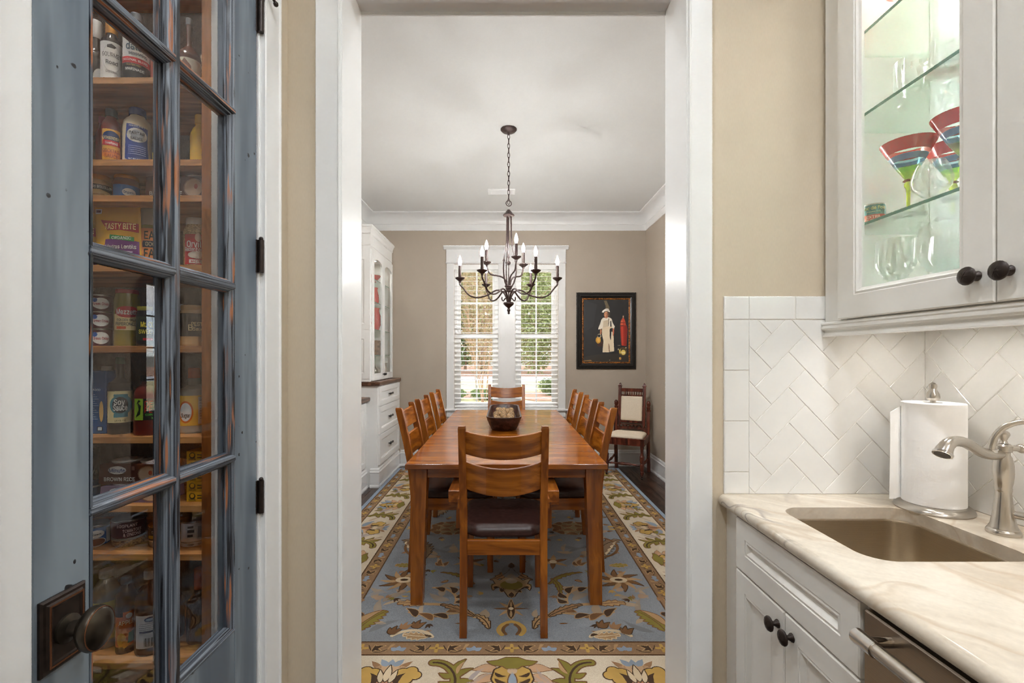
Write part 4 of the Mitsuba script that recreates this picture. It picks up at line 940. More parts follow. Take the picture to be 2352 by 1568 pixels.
def field_motifs():
    bud(P(1155, 912), P(1155, 760), 0.020, DK, TN, 3, 0); bud(P(1015, 832), P(1300, 832), 0.011, BR, None, 3, 0)
    MOT.append((4, leaf_poly(P(1155, 900), P(1155, 840), 0.007), TN)); MOT.append((4, leaf_poly(P(1155, 825), P(1155, 772), 0.007), TN))
    for a, b in (((1060, 888), (1155, 832)), ((1250, 888), (1155, 832)), ((1062, 782), (1155, 832)), ((1248, 782), (1155, 832))): bud(P(*b), P(*a), 0.011, TN, None, 2, 0)
    MOT.append((5, Point(*P(1155, 832)).buffer(0.014), CR))
    for k in (-1, 1):
        m = lambda x: 1158 + k * (x - 1158)
        vine([P(m(1085), 1032), P(m(1062), 985), P(m(1110), 945), P(m(1158), 932)], 0.012, GD, 2); vine([P(m(1115), 1030), P(m(1095), 985), P(m(1130), 955)], 0.008, BR, 3)
        fern(P(m(1150), 520), P(m(1000), 610), 0.030, 0.1 * k, 4, MB, DK, 1); bud(P(m(1230), 640), P(m(1300), 690), 0.018, TN, DK, 3, 0.2 * k)
        bud(P(m(1235), 705), P(m(1175), 655), 0.016, DK, TN, 3); MOT.append((4, Point(*P(m(1278), 668)).buffer(0.013), DK))
        # big leafy scroll
        vine([P(m(1440), 895), P(m(1560), 825), P(m(1700), 800), P(m(1850), 795), P(m(1990), 790)], 0.013, TN, 2)
        fern(P(m(1450), 890), P(m(1700), 800), 0.028, 0.05 * k, 6, MB, DK, 3); fern(P(m(1330), 985), P(m(1440), 880), 0.024, 0.12 * k, 5, TN, DK, 3)
        fern(P(m(1840), 800), P(m(2035), 790), 0.032, 0.06 * k, 4, TN, BR, 3)
        vine([P(m(1590), 790), P(m(1590), 730), P(m(1640), 690), P(m(1760), 670)], 0.009, TN, 2)
        for x0, y0, x1, y1 in ((1600, 715, 1635, 665), (1585, 750, 1530, 705), (1590, 785, 1515, 755), (1680, 700, 1745, 672)): bud(P(m(x0), y0), P(m(x1), y1), 0.019, DK, TN, 4, 0.2 * k)
        vine([P(m(1500), 860), P(m(1640), 875), P(m(1800), 880), P(m(1950), 860)], 0.006, TN, 2)
        for x0, y0, x1, y1, cc in ((1650, 905, 1765, 880, DK), (1770, 920, 1875, 870, BR), (1895, 895, 1965, 830, DK), (1560, 850, 1660, 860, BR)): bud(P(m(x0), y0), P(m(x1), y1), 0.020, cc, TN, 4, 0.15 * k)
        fern(P(m(1445), 640), P(m(1700), 552), 0.026, 0.15 * k, 7, OL_, BR, 2, -k); fern(P(m(1470), 600), P(m(1530), 715), 0.020, 0.1 * k, 5, OL_, BR, 2)
        # palm leaf
        fern(P(m(2345), 1000), P(m(2120), 850), 0.050, -0.08 * k, 7, OL_, BR, 2); bud(P(m(2350), 960), P(m(2150), 845), 0.020, TN, BR, 6, -0.12 * k)
        # spiky flower
        for a in np.linspace(0, 2 * np.pi, 13)[:-1]:
            c = np.array(P(m(1990), 612)); bud(c, c + 0.125 * np.array([math.cos(a) * 1.15, math.sin(a) * 1.1]), 0.017, BR if int(round(a * 6 / np.pi)) % 2 else TN, DK if int(round(a * 6 / np.pi)) % 2 else None, 2, 0.1)
        MOT.append((4, affinity.scale(Point(*P(m(1985), 610)).buffer(0.040), 1.3, 0.9), CR)); MOT.append((5, affinity.scale(Point(*P(m(1985), 610)).buffer(0.016), 1.5, 0.9), DK))
        # paisley
        fern(P(m(1840), 450), P(m(1990), 300), 0.085, 0.16 * k, 9, (132, 108, 84), DK, 2); vine([P(m(1840), 440), P(m(1960), 400), P(m(1960), 330), P(m(1880), 290)], 0.010, BR, 5)
        for q in range(4): bud(P(m(1890 + q * 22), 420 - q * 26), P(m(1930 + q * 12), 385 - q * 24), 0.010, CR, None, 5)
        # scattered small pieces
        fern(P(m(1920), 500), P(m(2050), 495), 0.030, 0.0, 4, OL_, TN, 2); bud(P(m(1670), 500), P(m(1640), 470), 0.012, BR, TN); bud(P(m(1690), 500), P(m(1700), 450), 0.012, BR, TN); bud(P(m(1700), 500), P(m(1740), 475), 0.010, BR, TN)
        rosette(P(m(1480), 470), 0.11, 6, 0.018, BR, TN, CR, 2, 0.4)
        for x, y, cc in ((1875, 965, BR), (1970, 975, MB), (2060, 1012, BR)):
            c = P(m(x), y)
            for dx, dy in ((-0.03, 0.035), (0.0, 0.05), (0.032, 0.03)): bud((c[0], c[1] - 0.02), (c[0] + dx, c[1] + dy), 0.012, cc, DK if cc == BR else None, 3)
        vine([P(m(1770), 1050), P(m(1850), 1005), P(m(2000), 1010), P(m(2080), 1042)], 0.010, CR, 2); fern(P(m(1800), 1046), P(m(1990), 1030), 0.030, -0.05 * k, 5, TN, CR, 2)
        bud(P(m(1770), 1046), P(m(1830), 1030), 0.010, DK, None, 4)
        bud(P(m(1525), 948), P(m(1600), 944), 0.006, BR, None, 2, 0); bud(P(m(1650), 612), P(m(1700), 628), 0.010, MB, BR); bud(P(m(1950), 735), P(m(2010), 730), 0.008, GD, None)
        for x, y, s in ((1880, 240, 0.05), (2180, 740, 0.05), (2010, 690, 0.04), (1480, 270, 0.03)): bud(P(m(x - 40), y + 8), P(m(x + 40), y - 8), s * 0.5, (166, 140, 116), None, 1)
        bud(P(m(2290), 770), P(m(2350), 745), 0.018, MB, None, 2); bud(P(m(2320), 860), P(m(2360), 900), 0.020, DK, MB, 2)
        # far wreath
        c = P(m(1620), 195)
        for a in np.linspace(0, 2 * np.pi, 10)[:-1]: bud((c[0] + 0.15 * math.cos(a), c[1] + 0.10 * math.sin(a)), (c[0] + 0.15 * math.cos(a + 0.6), c[1] + 0.10 * math.sin(a + 0.6)), 0.026, DK if int(a * 3) % 2 else BR, TN, 3, 0.25)
        MOT.append((2, affinity.scale(Point(c).buffer(0.09), 1.4, 0.9), (126, 112, 84)))
        bud(P(m(1900), 205), P(m(1960), 198), 0.016, GD, None); bud(P(m(1900), 240), P(m(1945), 232), 0.014, BR, None)
    g = Polygon([P(*q) for q in ((1010, 600), (1070, 615), (1158, 560), (1245, 615), (1305, 600), (1265, 660), (1215, 690), (1180, 738), (1158, 745), (1135, 738), (1100, 690), (1050, 660))])
    MOT.append((2, g.buffer(0.006), DK)); MOT.append((3, g, (150, 126, 96)))
    MOT.append((5, affinity.scale(Point(*P(1158, 650)).buffer(0.055), 1.2, 1.0), OL_)); MOT.append((6, affinity.scale(Point(*P(1158, 620)).buffer(0.030), 1.2, 1.0), (164, 150, 132)))
    bud(P(1158, 745), P(1158, 705), 0.016, DK, TN, 6, 0)
    MOT.append((3, affinity.scale(Point(*P(1158, 545)).buffer(0.06), 1.0, 1.6), (118, 122, 126))); bud(P(1158, 520), P(1158, 480), 0.02, DK, BR, 4, 0)
field_motifs()
gf = np.random.default_rng(23)
for _ in range(46):
    x, y = RX + abs(gf.uniform(0.05, 0.76)), gf.uniform(RY0 + 0.56, (RY0 + RY1) / 2)
    c_ = [(150, 136, 120), (166, 146, 122), (134, 140, 148), (120, 122, 124)][gf.integers(4)]
    a_ = gf.uniform(0, np.pi); L_ = gf.uniform(0.03, 0.09)
    for k in (-1, 1):
        q0, q1 = (RX + k * (x - RX) - k * L_ * math.cos(a_), y - L_ * math.sin(a_)), (RX + k * (x - RX) + k * L_ * math.cos(a_), y + L_ * math.sin(a_))
        MOT.append((0, leaf_poly(q0, q1, gf.uniform(0.012, 0.028), 0.1), c_))
for _ in range(26):
    x, y = RX + gf.uniform(0.08, 0.76), gf.uniform(RY0 + 0.56, (RY0 + RY1) / 2)
    c_ = [BR, MB, OL_, GD, DK][gf.integers(5)]; a_ = gf.uniform(0, 2 * np.pi)
    for k in (-1, 1):
        for da in (-0.5, 0.1, 0.7):
            bud((RX + k * (x - RX), y), (RX + k * (x - RX + 0.04 * math.cos(a_ + da)), y + 0.04 * math.sin(a_ + da)), 0.007, c_, None, 1, 0.1)
YM = (RY0 + RY1) / 2
MOT += [(l, affinity.scale(g, 1, -1, origin=(RX, YM)), c) for l, g, c in MOT[FIELD:]]
bx, by0, by1 = 1.045, RY0 + 0.265, RY1 - 0.265
for k, u in enumerate(np.arange(-2, 3) * 0.522):
    for y, r in ((by0 - 0.035, 0), (by1 + 0.035, math.pi)):
        (palmette if k % 2 == 0 else peony)((RX + u, y + (0.03 if r == 0 else -0.03)), 0.135 if k % 2 == 0 else 0.12, r)
for u, fl in ((-0.255, 1), (0.255, -1), (-0.78, 1), (0.78, -1)):
    for y, r in ((by0, 0), (by1, math.pi)): acanthus((RX + u, y), 0.115, r, fl)
ny = 6
for i in range(ny + 1):
    y = by0 + (by1 - by0) * i / ny
    for s in (-1, 1):
        r = -s * math.pi / 2
        if 0 < i < ny: (peony if i % 2 else palmette)((RX + s * bx, y), 0.115, r + math.pi)
        if i < ny:
            ya = y + (by1 - by0) / ny / 2
            acanthus((RX + s * bx, ya), 0.115, r + math.pi, s)
            vine([(RX + s * (bx + 0.09), ya - 0.12), (RX + s * bx, ya), (RX + s * (bx - 0.10), ya + 0.1)], 0.008, (186, 164, 140), 1)
for inset, w in ((0.0835, 1), (0.4525, 1)):
    x0, x1, y0, y1 = RX - RHW + inset, RX + RHW - inset, RY0 + inset, RY1 - inset
    guard_run((x0, y0), (x1, y0), (0, 1)); guard_run((x0, y1), (x1, y1), (0, -1)); guard_run((x0, y0), (x0, y1), (1, 0)); guard_run((x1, y0), (x1, y1), (-1, 0))
def motif_mesh(mots):
    vs, fs, cs, at = [], [], [], 0
    g_ = np.random.default_rng(11)
    for l, g, c in mots:
        if not g.is_valid: g = g.buffer(0)
        g = g.simplify(0.0012)
        for gg in getattr(g, 'geoms', [g]):
            if gg.is_empty or gg.area < 1e-6: continue
            v_, f_ = trimesh.creation.triangulate_polygon(gg, engine='earcut')
            if len(f_) == 0: continue
            v3, f_ = trimesh.remesh.subdivide_to_size(np.column_stack([v_, np.full(len(v_), RUG_T + 0.0004 + 0.00022 * l)]), f_, 0.03, max_iter=8)
            k = (0.86 + 0.28 * meshkit.fbm(v3 * 22.0, 2, 3))[:, None] * (0.94 + 0.12 * g_.random())
            vs.append(v3); fs.append(np.asarray(f_) + at); cs.append(np.array(lin(c)) * k); at += len(v3)
    m = trimesh.Trimesh(np.vstack(vs), np.vstack(fs), process=False)
    f = np.array(m.faces); up = m.face_normals[:, 2] < 0
    f[up] = f[up][:, ::-1]; m.faces = f
    return m, np.vstack(cs)
mm, cc = motif_mesh(MOT)
part(t, 'floral_pattern', mm, 'rug_print', color=cc)

# ---------------------------------------------------------------- built-in hutch on the left wall
HF, HU = -1.318, -1.404                     # carcass fronts: base and glazed top
t = thing('china_hutch', 'white built-in china hutch with glazed top, drawers and dark wood counter', 'hutch')
part(t, 'base_cabinet', box(-DX + 0.002, HF, HB0 + 0.002, YF - 0.003, 0.0, 1.039, 0.002), 'hutch')
part(t, 'plinth', cat(prism([(HF + 0.001 + a, b) for a, b in BASE], HB0, YF - 0.024, 'y'), prism([(HB0 - a, b) for a, b in BASE], LBX + 0.02, HF + 0.020, 'x')), 'trim')
part(t, 'countertop', box(-DX + 0.002, -1.290, HB0 - 0.026, YF - 0.003, 1.0395, 1.080, 0.006), 'walnut', label='dark wood counter')
DOORP = [(0, 0), (0, 0.016), (0.003, 0.019), (0.052, 0.019), (0.055, 0.015), (0.060, 0.016), (0.066, 0.008), (0.070, 0.007)]
def pull(parent, x, yc, z):
    part(parent, 'pull', cat(box(x, x + 0.024, yc - 0.045, yc - 0.033, z - 0.005, z + 0.005), box(x, x + 0.024, yc + 0.033, yc + 0.045, z - 0.005, z + 0.005), loft([[[x + 0.018, y, z - h], [x + 0.032, y, z - h], [x + 0.032, y, z + h], [x + 0.018, y, z + h]] for y, h in ((yc - 0.062, 0.011), (yc - 0.03, 0.006), (yc + 0.03, 0.006), (yc + 0.062, 0.011))])), 'black', label='black bar pull')
for z0, z1 in ((0.826, 1.030), (0.538, 0.820), (0.222, 0.532)):
    d = part(t, 'drawer', rings((HB0 + 0.022, z0, YF - 0.045, z1), DOORP, plane_map('x', HF, 1)), 'hutch')
    pull(d, HF + 0.006, (HB0 + YF) / 2 - 0.01, (z0 + z1) / 2)
# glazed top: back, ends, top, bottom
ux0, uy0, uy1, uz0, uz1 = -DX + 0.002, HB0 + 0.022, YF - 0.028, 1.0805, 2.484
part(t, 'back_panel', box(ux0, ux0 + 0.012, uy0, uy1, uz0, uz1, 0), 'hutch')
part(t, 'end_panel', box(ux0, HU, uy0, uy0 + 0.02, uz0, uz1), 'hutch')
part(t, 'end_panel', box(ux0, HU, uy1 - 0.02, uy1, uz0, uz1), 'hutch')
part(t, 'floor_panel', box(ux0, HU, uy0, uy1, uz0, uz0 + 0.02), 'hutch')
part(t, 'top_panel', box(ux0, HU, uy0, uy1, uz1 - 0.02, uz1), 'hutch')
for z0, z1 in ((1.62, 2.40), (1.11, 1.58)):
    part(t, 'side_frame', rings((ux0, z0, HU, z1), [(0.0, 0), (0, 0.008), (0.058, 0.008), (0.064, 0.003), (0.070, 0.001)], plane_map('y', uy0, -1)), 'hutch')
part(t, 'face_frame', cat(box(HU, HU + 0.004, uy0, uy0 + 0.028, uz0, uz1), box(HU, HU + 0.004, uy1 - 0.028, uy1, uz0, uz1), box(HU, HU + 0.004, uy0 + 0.028, uy1 - 0.028, uz1 - 0.03, uz1)), 'hutch')
part(t, 'crown', cat(box(ux0, HU + 0.008, uy0 - 0.008, uy1, uz1 + 0.0005, 2.600), rings((ux0, uy0, HU, uy1), [(-0.008, 2.600), (-0.014, 2.612), (-0.016, 2.640), (-0.026, 2.668), (-0.034, 2.676), (-0.034, 2.692)], plane_map('z', 0, 1))), 'hutch')
ym = (uy0 + uy1) / 2
for y0, y1, kn in ((uy0 + 0.030, ym - 0.001, 1), (ym + 0.001, uy1 - 0.030, -1)):
    z0, z1 = uz0 + 0.008, uz1 - 0.034
    hole = sbox(y0 + 0.052, z0 + 0.07, y1 - 0.052, z1 - 0.13).union(affinity.scale(Point((y0 + y1) / 2, z1 - 0.13).buffer(1, 24), (y1 - y0) / 2 - 0.052, 0.055))
    d = part(t, 'door', prism(sbox(y0, z0, y1, z1).difference(hole), HU + 0.0045, HU + 0.024, 'x'), 'hutch')
    part(d, 'pane', prism(hole.buffer(0.004), HU + 0.012, HU + 0.0125, 'x'), 'pane')
    ky = y1 - 0.026 if kn > 0 else y0 + 0.026
    kx = HU + 0.0242
    part(d, 'knob', warp(lathe([(0, 0), (0.006, 0), (0.005, 0.010), (0.013, 0.016), (0.014, 0.022), (0.008, 0.028), (0, 0.029)], 14), lambda v: np.stack([kx + v[:, 2], ky + v[:, 0], z0 + 0.055 + v[:, 1]], 1)), 'black', smooth=40)
for z in (2.175, 1.930, 1.634, 1.356):
    part(t, 'glass_shelf', box(ux0 + 0.013, HU - 0.02, uy0 + 0.022, uy1 - 0.022, z - 0.008, z, 0), 'shelf_glass')
    part(t, 'shelf_edge', box(HU - 0.0195, HU - 0.0185, uy0 + 0.022, uy1 - 0.022, z - 0.008, z, 0), 'glass_edge')
for y in (uy0 + 0.23, uy1 - 0.23):
    k = part(t, 'puck_light', disc_down(0.030, ((ux0 + HU) / 2, y, uz1 - 0.028)), 'bulb')
    scene[k]['emitter'] = dict(type='area', radiance=dict(type='rgb', value=[70.0 * v for v in (1.0, 0.92, 0.8)]))
    part(t, 'puck_ring', lathe([(0.030, uz1 - 0.029), (0.036, uz1 - 0.029), (0.036, uz1 - 0.0202)], 20, ((ux0 + HU) / 2, y, 0), False, False), 'nickel')
# the low buffet part nearer the camera
t = thing('buffet_cabinet', 'low white built-in buffet cabinet with dark wood counter in front of the hutch', 'cabinet')
LY0, LY1 = 3.22, HB0 - 0.028
part(t, 'body', box(-DX + 0.002, LBX - 0.02, LY0, HB0, 0, 0.884, 0.002), 'hutch')
part(t, 'plinth', prism([(LBX - 0.019 + a, b) for a, b in BASE], LY0, HB0 - 0.028, 'y'), 'trim')
part(t, 'countertop', box(-DX + 0.002, LBX + 0.02, LY0, HB0 - 0.001, 0.8845, 0.924, 0.006), 'walnut', label='dark wood counter')
n = 3; wd = (LY1 - LY0 - 0.06) / n
for i in range(n):
    part(t, 'door', rings((LY0 + 0.03 + i * wd + 0.002, 0.222, LY0 + 0.03 + (i + 1) * wd - 0.002, 0.870), DOORP, plane_map('x', LBX - 0.02, 1)), 'hutch')
# china in the hutch
mat('red_ceramic', (176, 22, 24), 0.15, specular=0.6)
mat('silver', (206, 204, 200), 0.12, metallic=1.0)
mat('tin_box', proc(lambda p, n, uv: mix(lin(60, 34, 26), lin(150, 104, 70), noise(p.x * 40, p.y * 40, p.z * 40))), 0.4)
cx = -1.500
yA, yB = 5.33, 5.63
single('red_bowl', lathe([(0.0, 0.0), (0.03, 0.0), (0.03, 0.006), (0.05, 0.03), (0.085, 0.075), (0.083, 0.076), (0.046, 0.033), (0, 0.012)], 32, (cx, yA - 0.02, 2.1752)), 'red_ceramic', 'red bowl on the top glass shelf of the hutch', 'bowl', smooth=40)
single('red_pitcher', cat(lathe([(0, 0), (0.045, 0), (0.052, 0.03), (0.046, 0.10), (0.034, 0.15), (0.040, 0.18), (0.036, 0.18), (0.030, 0.15), (0, 0.14)], 28, (cx + 0.02, yA - 0.06, 1.9302)), tube(spline([(cx + 0.02, yA - 0.02, 2.08), (cx + 0.02, yA + 0.03, 2.05), (cx + 0.02, yA - 0.012, 1.96)], 12), 0.006, 8)), 'red_ceramic', 'red pitcher on the second glass shelf of the hutch', 'pitcher', smooth=40)
single('red_vase', lathe([(0, 0), (0.035, 0), (0.060, 0.06), (0.062, 0.14), (0.040, 0.22), (0.046, 0.25), (0.042, 0.25), (0.034, 0.22), (0, 0.2)], 28, (cx + 0.03, yA - 0.05, 1.6342)), 'red_ceramic', 'tall red vase on the third glass shelf of the hutch', 'vase', smooth=40)
single('keepsake_box', box(cx - 0.06, cx + 0.07, yA - 0.12, yA + 0.06, 1.3562, 1.52, 0.006), 'tin_box', 'brown patterned keepsake box on the lowest glass shelf of the hutch', 'box')
single('silver_teapot', cat(lathe([(0, 0), (0.04, 0), (0.036, 0.01), (0.062, 0.05), (0.060, 0.09), (0.030, 0.125), (0.012, 0.135), (0.012, 0.15), (0, 0.155)], 28, (cx, yA + 0.02, uz0 + 0.0202)), tube(spline([(cx, yA - 0.04, uz0 + 0.07), (cx, yA - 0.085, uz0 + 0.10), (cx, yA - 0.10, uz0 + 0.14)], 10), np.linspace(0.012, 0.006, 10), 8)), 'silver', 'silver teapot on the hutch floor behind the left glazed door', 'teapot', smooth=40)
single('silver_jug', lathe([(0, 0), (0.03, 0), (0.044, 0.04), (0.040, 0.09), (0.024, 0.13), (0.034, 0.16), (0.03, 0.16), (0.02, 0.13), (0, 0.12)], 24, (-1.462, yB, uz0 + 0.0202)), 'silver', 'silver jug on the hutch floor behind the right glazed door', 'jug', smooth=40)

# ---------------------------------------------------------------- herringbone backsplash
YT, XT, ZC = YA - 0.007, XR - 0.006, 0.914           # tile faces, counter top
TW, TSX = 0.0774, 0.954
def tile_solid(poly, where, th=0.006):
    """A clipped tile: flat face with eased edges; where(u, v, h) -> points."""
    q = np.array(poly.exterior.coords)[:-1]
    if not poly.exterior.is_ccw: q = q[::-1]
    inn = poly.buffer(-0.0011, join_style=2)
    if inn.is_empty or inn.geom_type != 'Polygon': return None
    qi = np.array(inn.exterior.coords)[:-1]
    if not inn.exterior.is_ccw: qi = qi[::-1]
    if len(qi) != len(q): return None
    k = np.argmin(np.linalg.norm(qi - q[0], axis=1)); qi = np.roll(qi, -k, 0)
    n = len(q)
    return loft([where(q[:, 0], q[:, 1], np.zeros(n)), where(q[:, 0], q[:, 1], np.full(n, th - 0.0010)), where(qi[:, 0], qi[:, 1], np.full(n, th))], False, True)
def herringbone(anchor, region, gap=0.0009):
    """Tiles (shapely) of a 45 degree herringbone clipped to region; anchor is a lattice corner."""
    A_, B_ = np.array([-1.0, 1.0]) / math.sqrt(2) * TW, np.array([1.0, 1.0]) / math.sqrt(2) * TW
    O = np.asarray(anchor) - B_ * [TSX, 1]
    out = []
    for i in range(-26, 27):
        for j in range(-26, 27):
            t_ = (i - j) % 4
            if t_ == 0: c = [(i, j), (i + 2, j), (i + 2, j + 1), (i, j + 1)]
            elif t_ == 3: c = [(i, j), (i + 1, j), (i + 1, j + 2), (i, j + 2)]
            else: continue
            P_ = Polygon([O + (a * A_ + b * B_) * [TSX, 1] for a, b in c]).buffer(-gap, join_style=2).intersection(region)
            if P_.geom_type == 'Polygon' and P_.area > 3e-5: out.append(shapely.set_precision(P_, 1e-5))
    return out
bx0, bx1, bz1 = 0.676, 0.7525, 1.5285
wA = plane_map('y', YA - 0.001, -1)
scene['wall_back__grout'] = mikit.ply(box(bx0 + 0.002, XR - 0.001, YA - 0.0052, YA - 0.0004, ZC, bz1 - 0.002, 0), M('grout'))
for P_ in herringbone((X(1927, YT), Z(929.4, YT)), sbox(bx1 + 0.001, ZC + 0.0012, XT - 0.0001, 1.4545)):
    m = tile_solid(P_, wA)
    if m is not None: part('wall_back', 'tile', m, 'tile')
def trim_tile(u0, u1, v0, v1, left, top):
    q = [(u0, v0), (u1, v0), (u1, v1), (u0, v1)]
    L = []
    for h, o in ((0, 0), (0.0035, 0.0), (0.0055, 0.0012), (0.0065, 0.0035), (0.0068, 0.0065)):
        e = min(o, 0.0012)
        a = np.array([[u0 + (o if left else e), v0 + e], [u1 - e, v0 + e], [u1 - e, v1 - (o if top else e)], [u0 + (o if left else e), v1 - (o if top else e)]])
        L.append(wA(a[:, 0], a[:, 1], np.full(4, h)))
    return loft(L, False, True)
zs = [ZC + 0.0012] + [Z(p, YT) for p in (1083.5, 966.8, 850.2, 733.6)]
for a, b in zip(zs[:-1], zs[1:]):
    part('wall_back', 'tile', trim_tile(bx0, bx1, a + 0.0008, b - 0.0008, True, False), 'tile', smooth=30)
part('wall_back', 'tile', trim_tile(bx0, bx1, zs[-1] + 0.0008, bz1, True, True), 'tile', smooth=30)
xs = [bx1] + [X(1827 + 107.3 * k, YT) for k in range(0, 3)] + [XT]
xs = [v for v in xs if v <= XT]
for a, b in zip(xs[:-1], xs[1:]):
    part('wall_back', 'tile', trim_tile(a + 0.0008, b - 0.0008, zs[-1] + 0.0008, bz1, False, True), 'tile', smooth=30)
scene['wall_right__grout'] = mikit.ply(box(XR - 0.0052, XR - 0.0004, 0.55, YT, ZC, 1.445, 0), M('grout'))
wR = lambda u, v, h: np.stack([XR - 0.001 - h, YT - u, v], 1)
for P_ in herringbone((YT - 1.2986, 1.1888), sbox(-0.0004, ZC + 0.0012, YT - 0.56, 1.444)):
    m = tile_solid(P_, wR)
    if m is not None: part('wall_right', 'tile', m, 'tile')

# ---------------------------------------------------------------- base cabinets, dishwasher, counter, sink
CF = 0.655                                           # counter's front edge
SX0, SX1, SY0, SY1, SR = 0.765, 1.126, 0.980, 1.332, 0.060
t = thing('stone_countertop', 'cream quartzite countertop with tan veins and sink cut-out', 'countertop')
zb = ZC - 0.032
hole = Polygon(rrect(SX1 - SX0, SY1 - SY0, SR, 10) + [(SX0 + SX1) / 2, (SY0 + SY1) / 2])
slab = sbox(CF + 0.016, -1.3, XR - 0.0005, YA - 0.0005).difference(hole)
bull = [(CF + 0.0161, ZC)] + [(CF + 0.016 - 0.016 * math.sin(a), zb + 0.016 + 0.016 * math.cos(a)) for a in np.linspace(0, math.pi, 13)[1:-1]] + [(CF + 0.0161, zb)]
ends = [(0.0, 1.0)]
front = prism(bull, -1.3, YA - 0.0165, 'y')
corner = loft([[[x + (0.0 if k == 0 else 0.016 * (1 - math.cos(k))), YA - 0.0165 + 0.016 * math.sin(k), z] if x < CF + 0.0155 else [CF + 0.0161, YA - 0.0165 + 0.016 * math.sin(k), z] for x, z in bull] for k in np.linspace(0, math.pi / 2, 6)], False, True)
part(t, 'slab', prism(slab, zb, ZC, 'z'), 'stone')
part(t, 'bullnose_edge', cat(front, corner), 'stone', smooth=35)
FX = 0.6855                                          # face of the cabinet frames
KP = [(0, 0), (0, 0.014), (0.003, 0.0165), (0.050, 0.0165), (0.052, 0.014), (0.058, 0.0155), (0.062, 0.012), (0.068, 0.006), (0.074, 0.005)]
t = thing('sink_base_cabinet', 'white sink base cabinet with false drawer front and two panelled doors', 'cabinet')
part(t, 'face_frame', cat(box(FX, FX + 0.02, 0.888, 0.93, 0.10, zb - 0.0005), box(FX, FX + 0.02, 1.34, YA - 0.001, 0.10, zb - 0.0005), box(FX, FX + 0.02, 0.93, 1.34, 0.715, 0.745), box(FX, FX + 0.02, 0.93, 1.34, 0.86, zb - 0.0005), box(FX, FX + 0.02, 0.93, 1.34, 0.10, 0.13)), 'cabinet')
part(t, 'side_panel', box(FX + 0.02, XR - 0.03, 0.888, 0.904, 0.10, zb - 0.0005), 'cabinet')
part(t, 'floor_panel', box(FX + 0.02, XR - 0.03, 0.904, YA - 0.002, 0.10, 0.116), 'cabinet')
part(t, 'toe_kick', box(FX + 0.06, FX + 0.075, 0.888, YA - 0.002, 0.0, 0.10), 'cabinet')
mx = plane_map('x', FX - 0.0005, -1)
part(t, 'drawer_front', rings((0.8915, 0.731, 1.3705, 0.876), KP, mx), 'cabinet')
def knob(parent, x, y, z, r=0.0175):
    pr = [(0.0, 0.0), (0.0105, 0.0), (0.0095, 0.003), (0.0055, 0.008), (0.0050, 0.014), (0.008, 0.018), (r, 0.0195), (r + 0.0008, 0.022), (r - 0.001, 0.0255), (r * 0.5, 0.029), (0, 0.030)]
    b = lathe(pr, 22)
    th = [k * math.pi / 3 for k in range(3)]
    ribs = []
    for a in th:
        pts = [(u, 0.0300 - 0.0040 * (u / (0.8 * r)) ** 2) for u in np.linspace(-r * 0.74, r * 0.74, 7)]
        ribs.append(tube([[u * math.cos(a), u * math.sin(a), h] for u, h in pts], 0.0008, 5))
    f = lambda v: np.stack([x - v[:, 2], y + v[:, 0], z + v[:, 1]], 1)
    return part(parent, 'knob', fix(warp(cat(b, *ribs), f)), 'bronze', smooth=40, label='dark bronze knob')
for y0, y1, ky in ((1.1325, 1.3705, 1.158), (0.8915, 1.1295, 1.100)):
    d = part(t, 'door', rings((y0, 0.115, y1, 0.726), KP, mx), 'cabinet')
    knob(d, FX - 0.0172, ky, 0.684)
t = thing('dishwasher', 'stainless steel dishwasher with bar handle under the counter', 'dishwasher')
part(t, 'body', box(FX + 0.004, XR - 0.05, 0.275, 0.8865, 0.105, zb - 0.004), 'black')
part(t, 'front_panel', box(FX - 0.013, FX + 0.0035, 0.276, 0.8855, 0.11, 0.868, 0.003), 'steel_panel')
hx, hz = 0.628, 0.842
part(t, 'handle', tube([[hx, 0.80, hz], [hx, 0.30, hz]], 0.0115, 20), 'nickel', smooth=40)
for y0, y1 in ((0.845, 0.799), (0.301, 0.28)):
    part(t, 'handle_cap', cat(tube([[hx, y0, hz], [hx, y0 - 0.002 if y0 > y1 else y0, hz], [hx, y1, hz]], [0.0125, 0.0138, 0.0138], 20), tube([[hx, (y0 + y1) / 2, hz], [FX - 0.012, (y0 + y1) / 2, hz]], 0.009, 12)), 'chrome', smooth=40, label='polished chrome handle end')
t = thing('base_cabinet', 'white base cabinet beyond the dishwasher under the counter', 'cabinet')
part(t, 'body', box(FX, XR - 0.03, -1.28, 0.270, 0.0, zb - 0.0005), 'cabinet')
for y0, y1 in ((-0.24, 0.262), (-0.75, -0.246), (-1.27, -0.756)):
    part(t, 'door', rings((y0, 0.115, y1, 0.87), KP, mx), 'cabinet')
t = thing('undermount_sink', 'brushed stainless undermount sink set into the stone counter', 'sink')
def sl(o, z, r): return at_z(rrect(SX1 - SX0 + 2 * o, SY1 - SY0 + 2 * o, r, 10) + [(SX0 + SX1) / 2, (SY0 + SY1) / 2], z)
part(t, 'bowl', loft([sl(0.030, zb - 0.0025, 0.085), sl(0.030, zb - 0.001, 0.085), sl(0.003, zb - 0.001, SR), sl(0.001, zb - 0.008, SR), sl(-0.003, zb - 0.16, SR), sl(-0.008, zb - 0.178, SR - 0.004), sl(-0.022, zb - 0.190, 0.045), sl(-0.05, zb - 0.194, 0.03), sl(-0.12, zb - 0.197, 0.02)], False, True), 'steel', smooth=40)
part(t, 'drain', lathe([(0.0, 0.001), (0.025, 0.001), (0.028, 0.003), (0.042, 0.004), (0.044, 0.0)], 32, ((SX0 + SX1) / 2, (SY0 + SY1) / 2, zb - 0.1965), False, False), 'chrome', smooth=40)
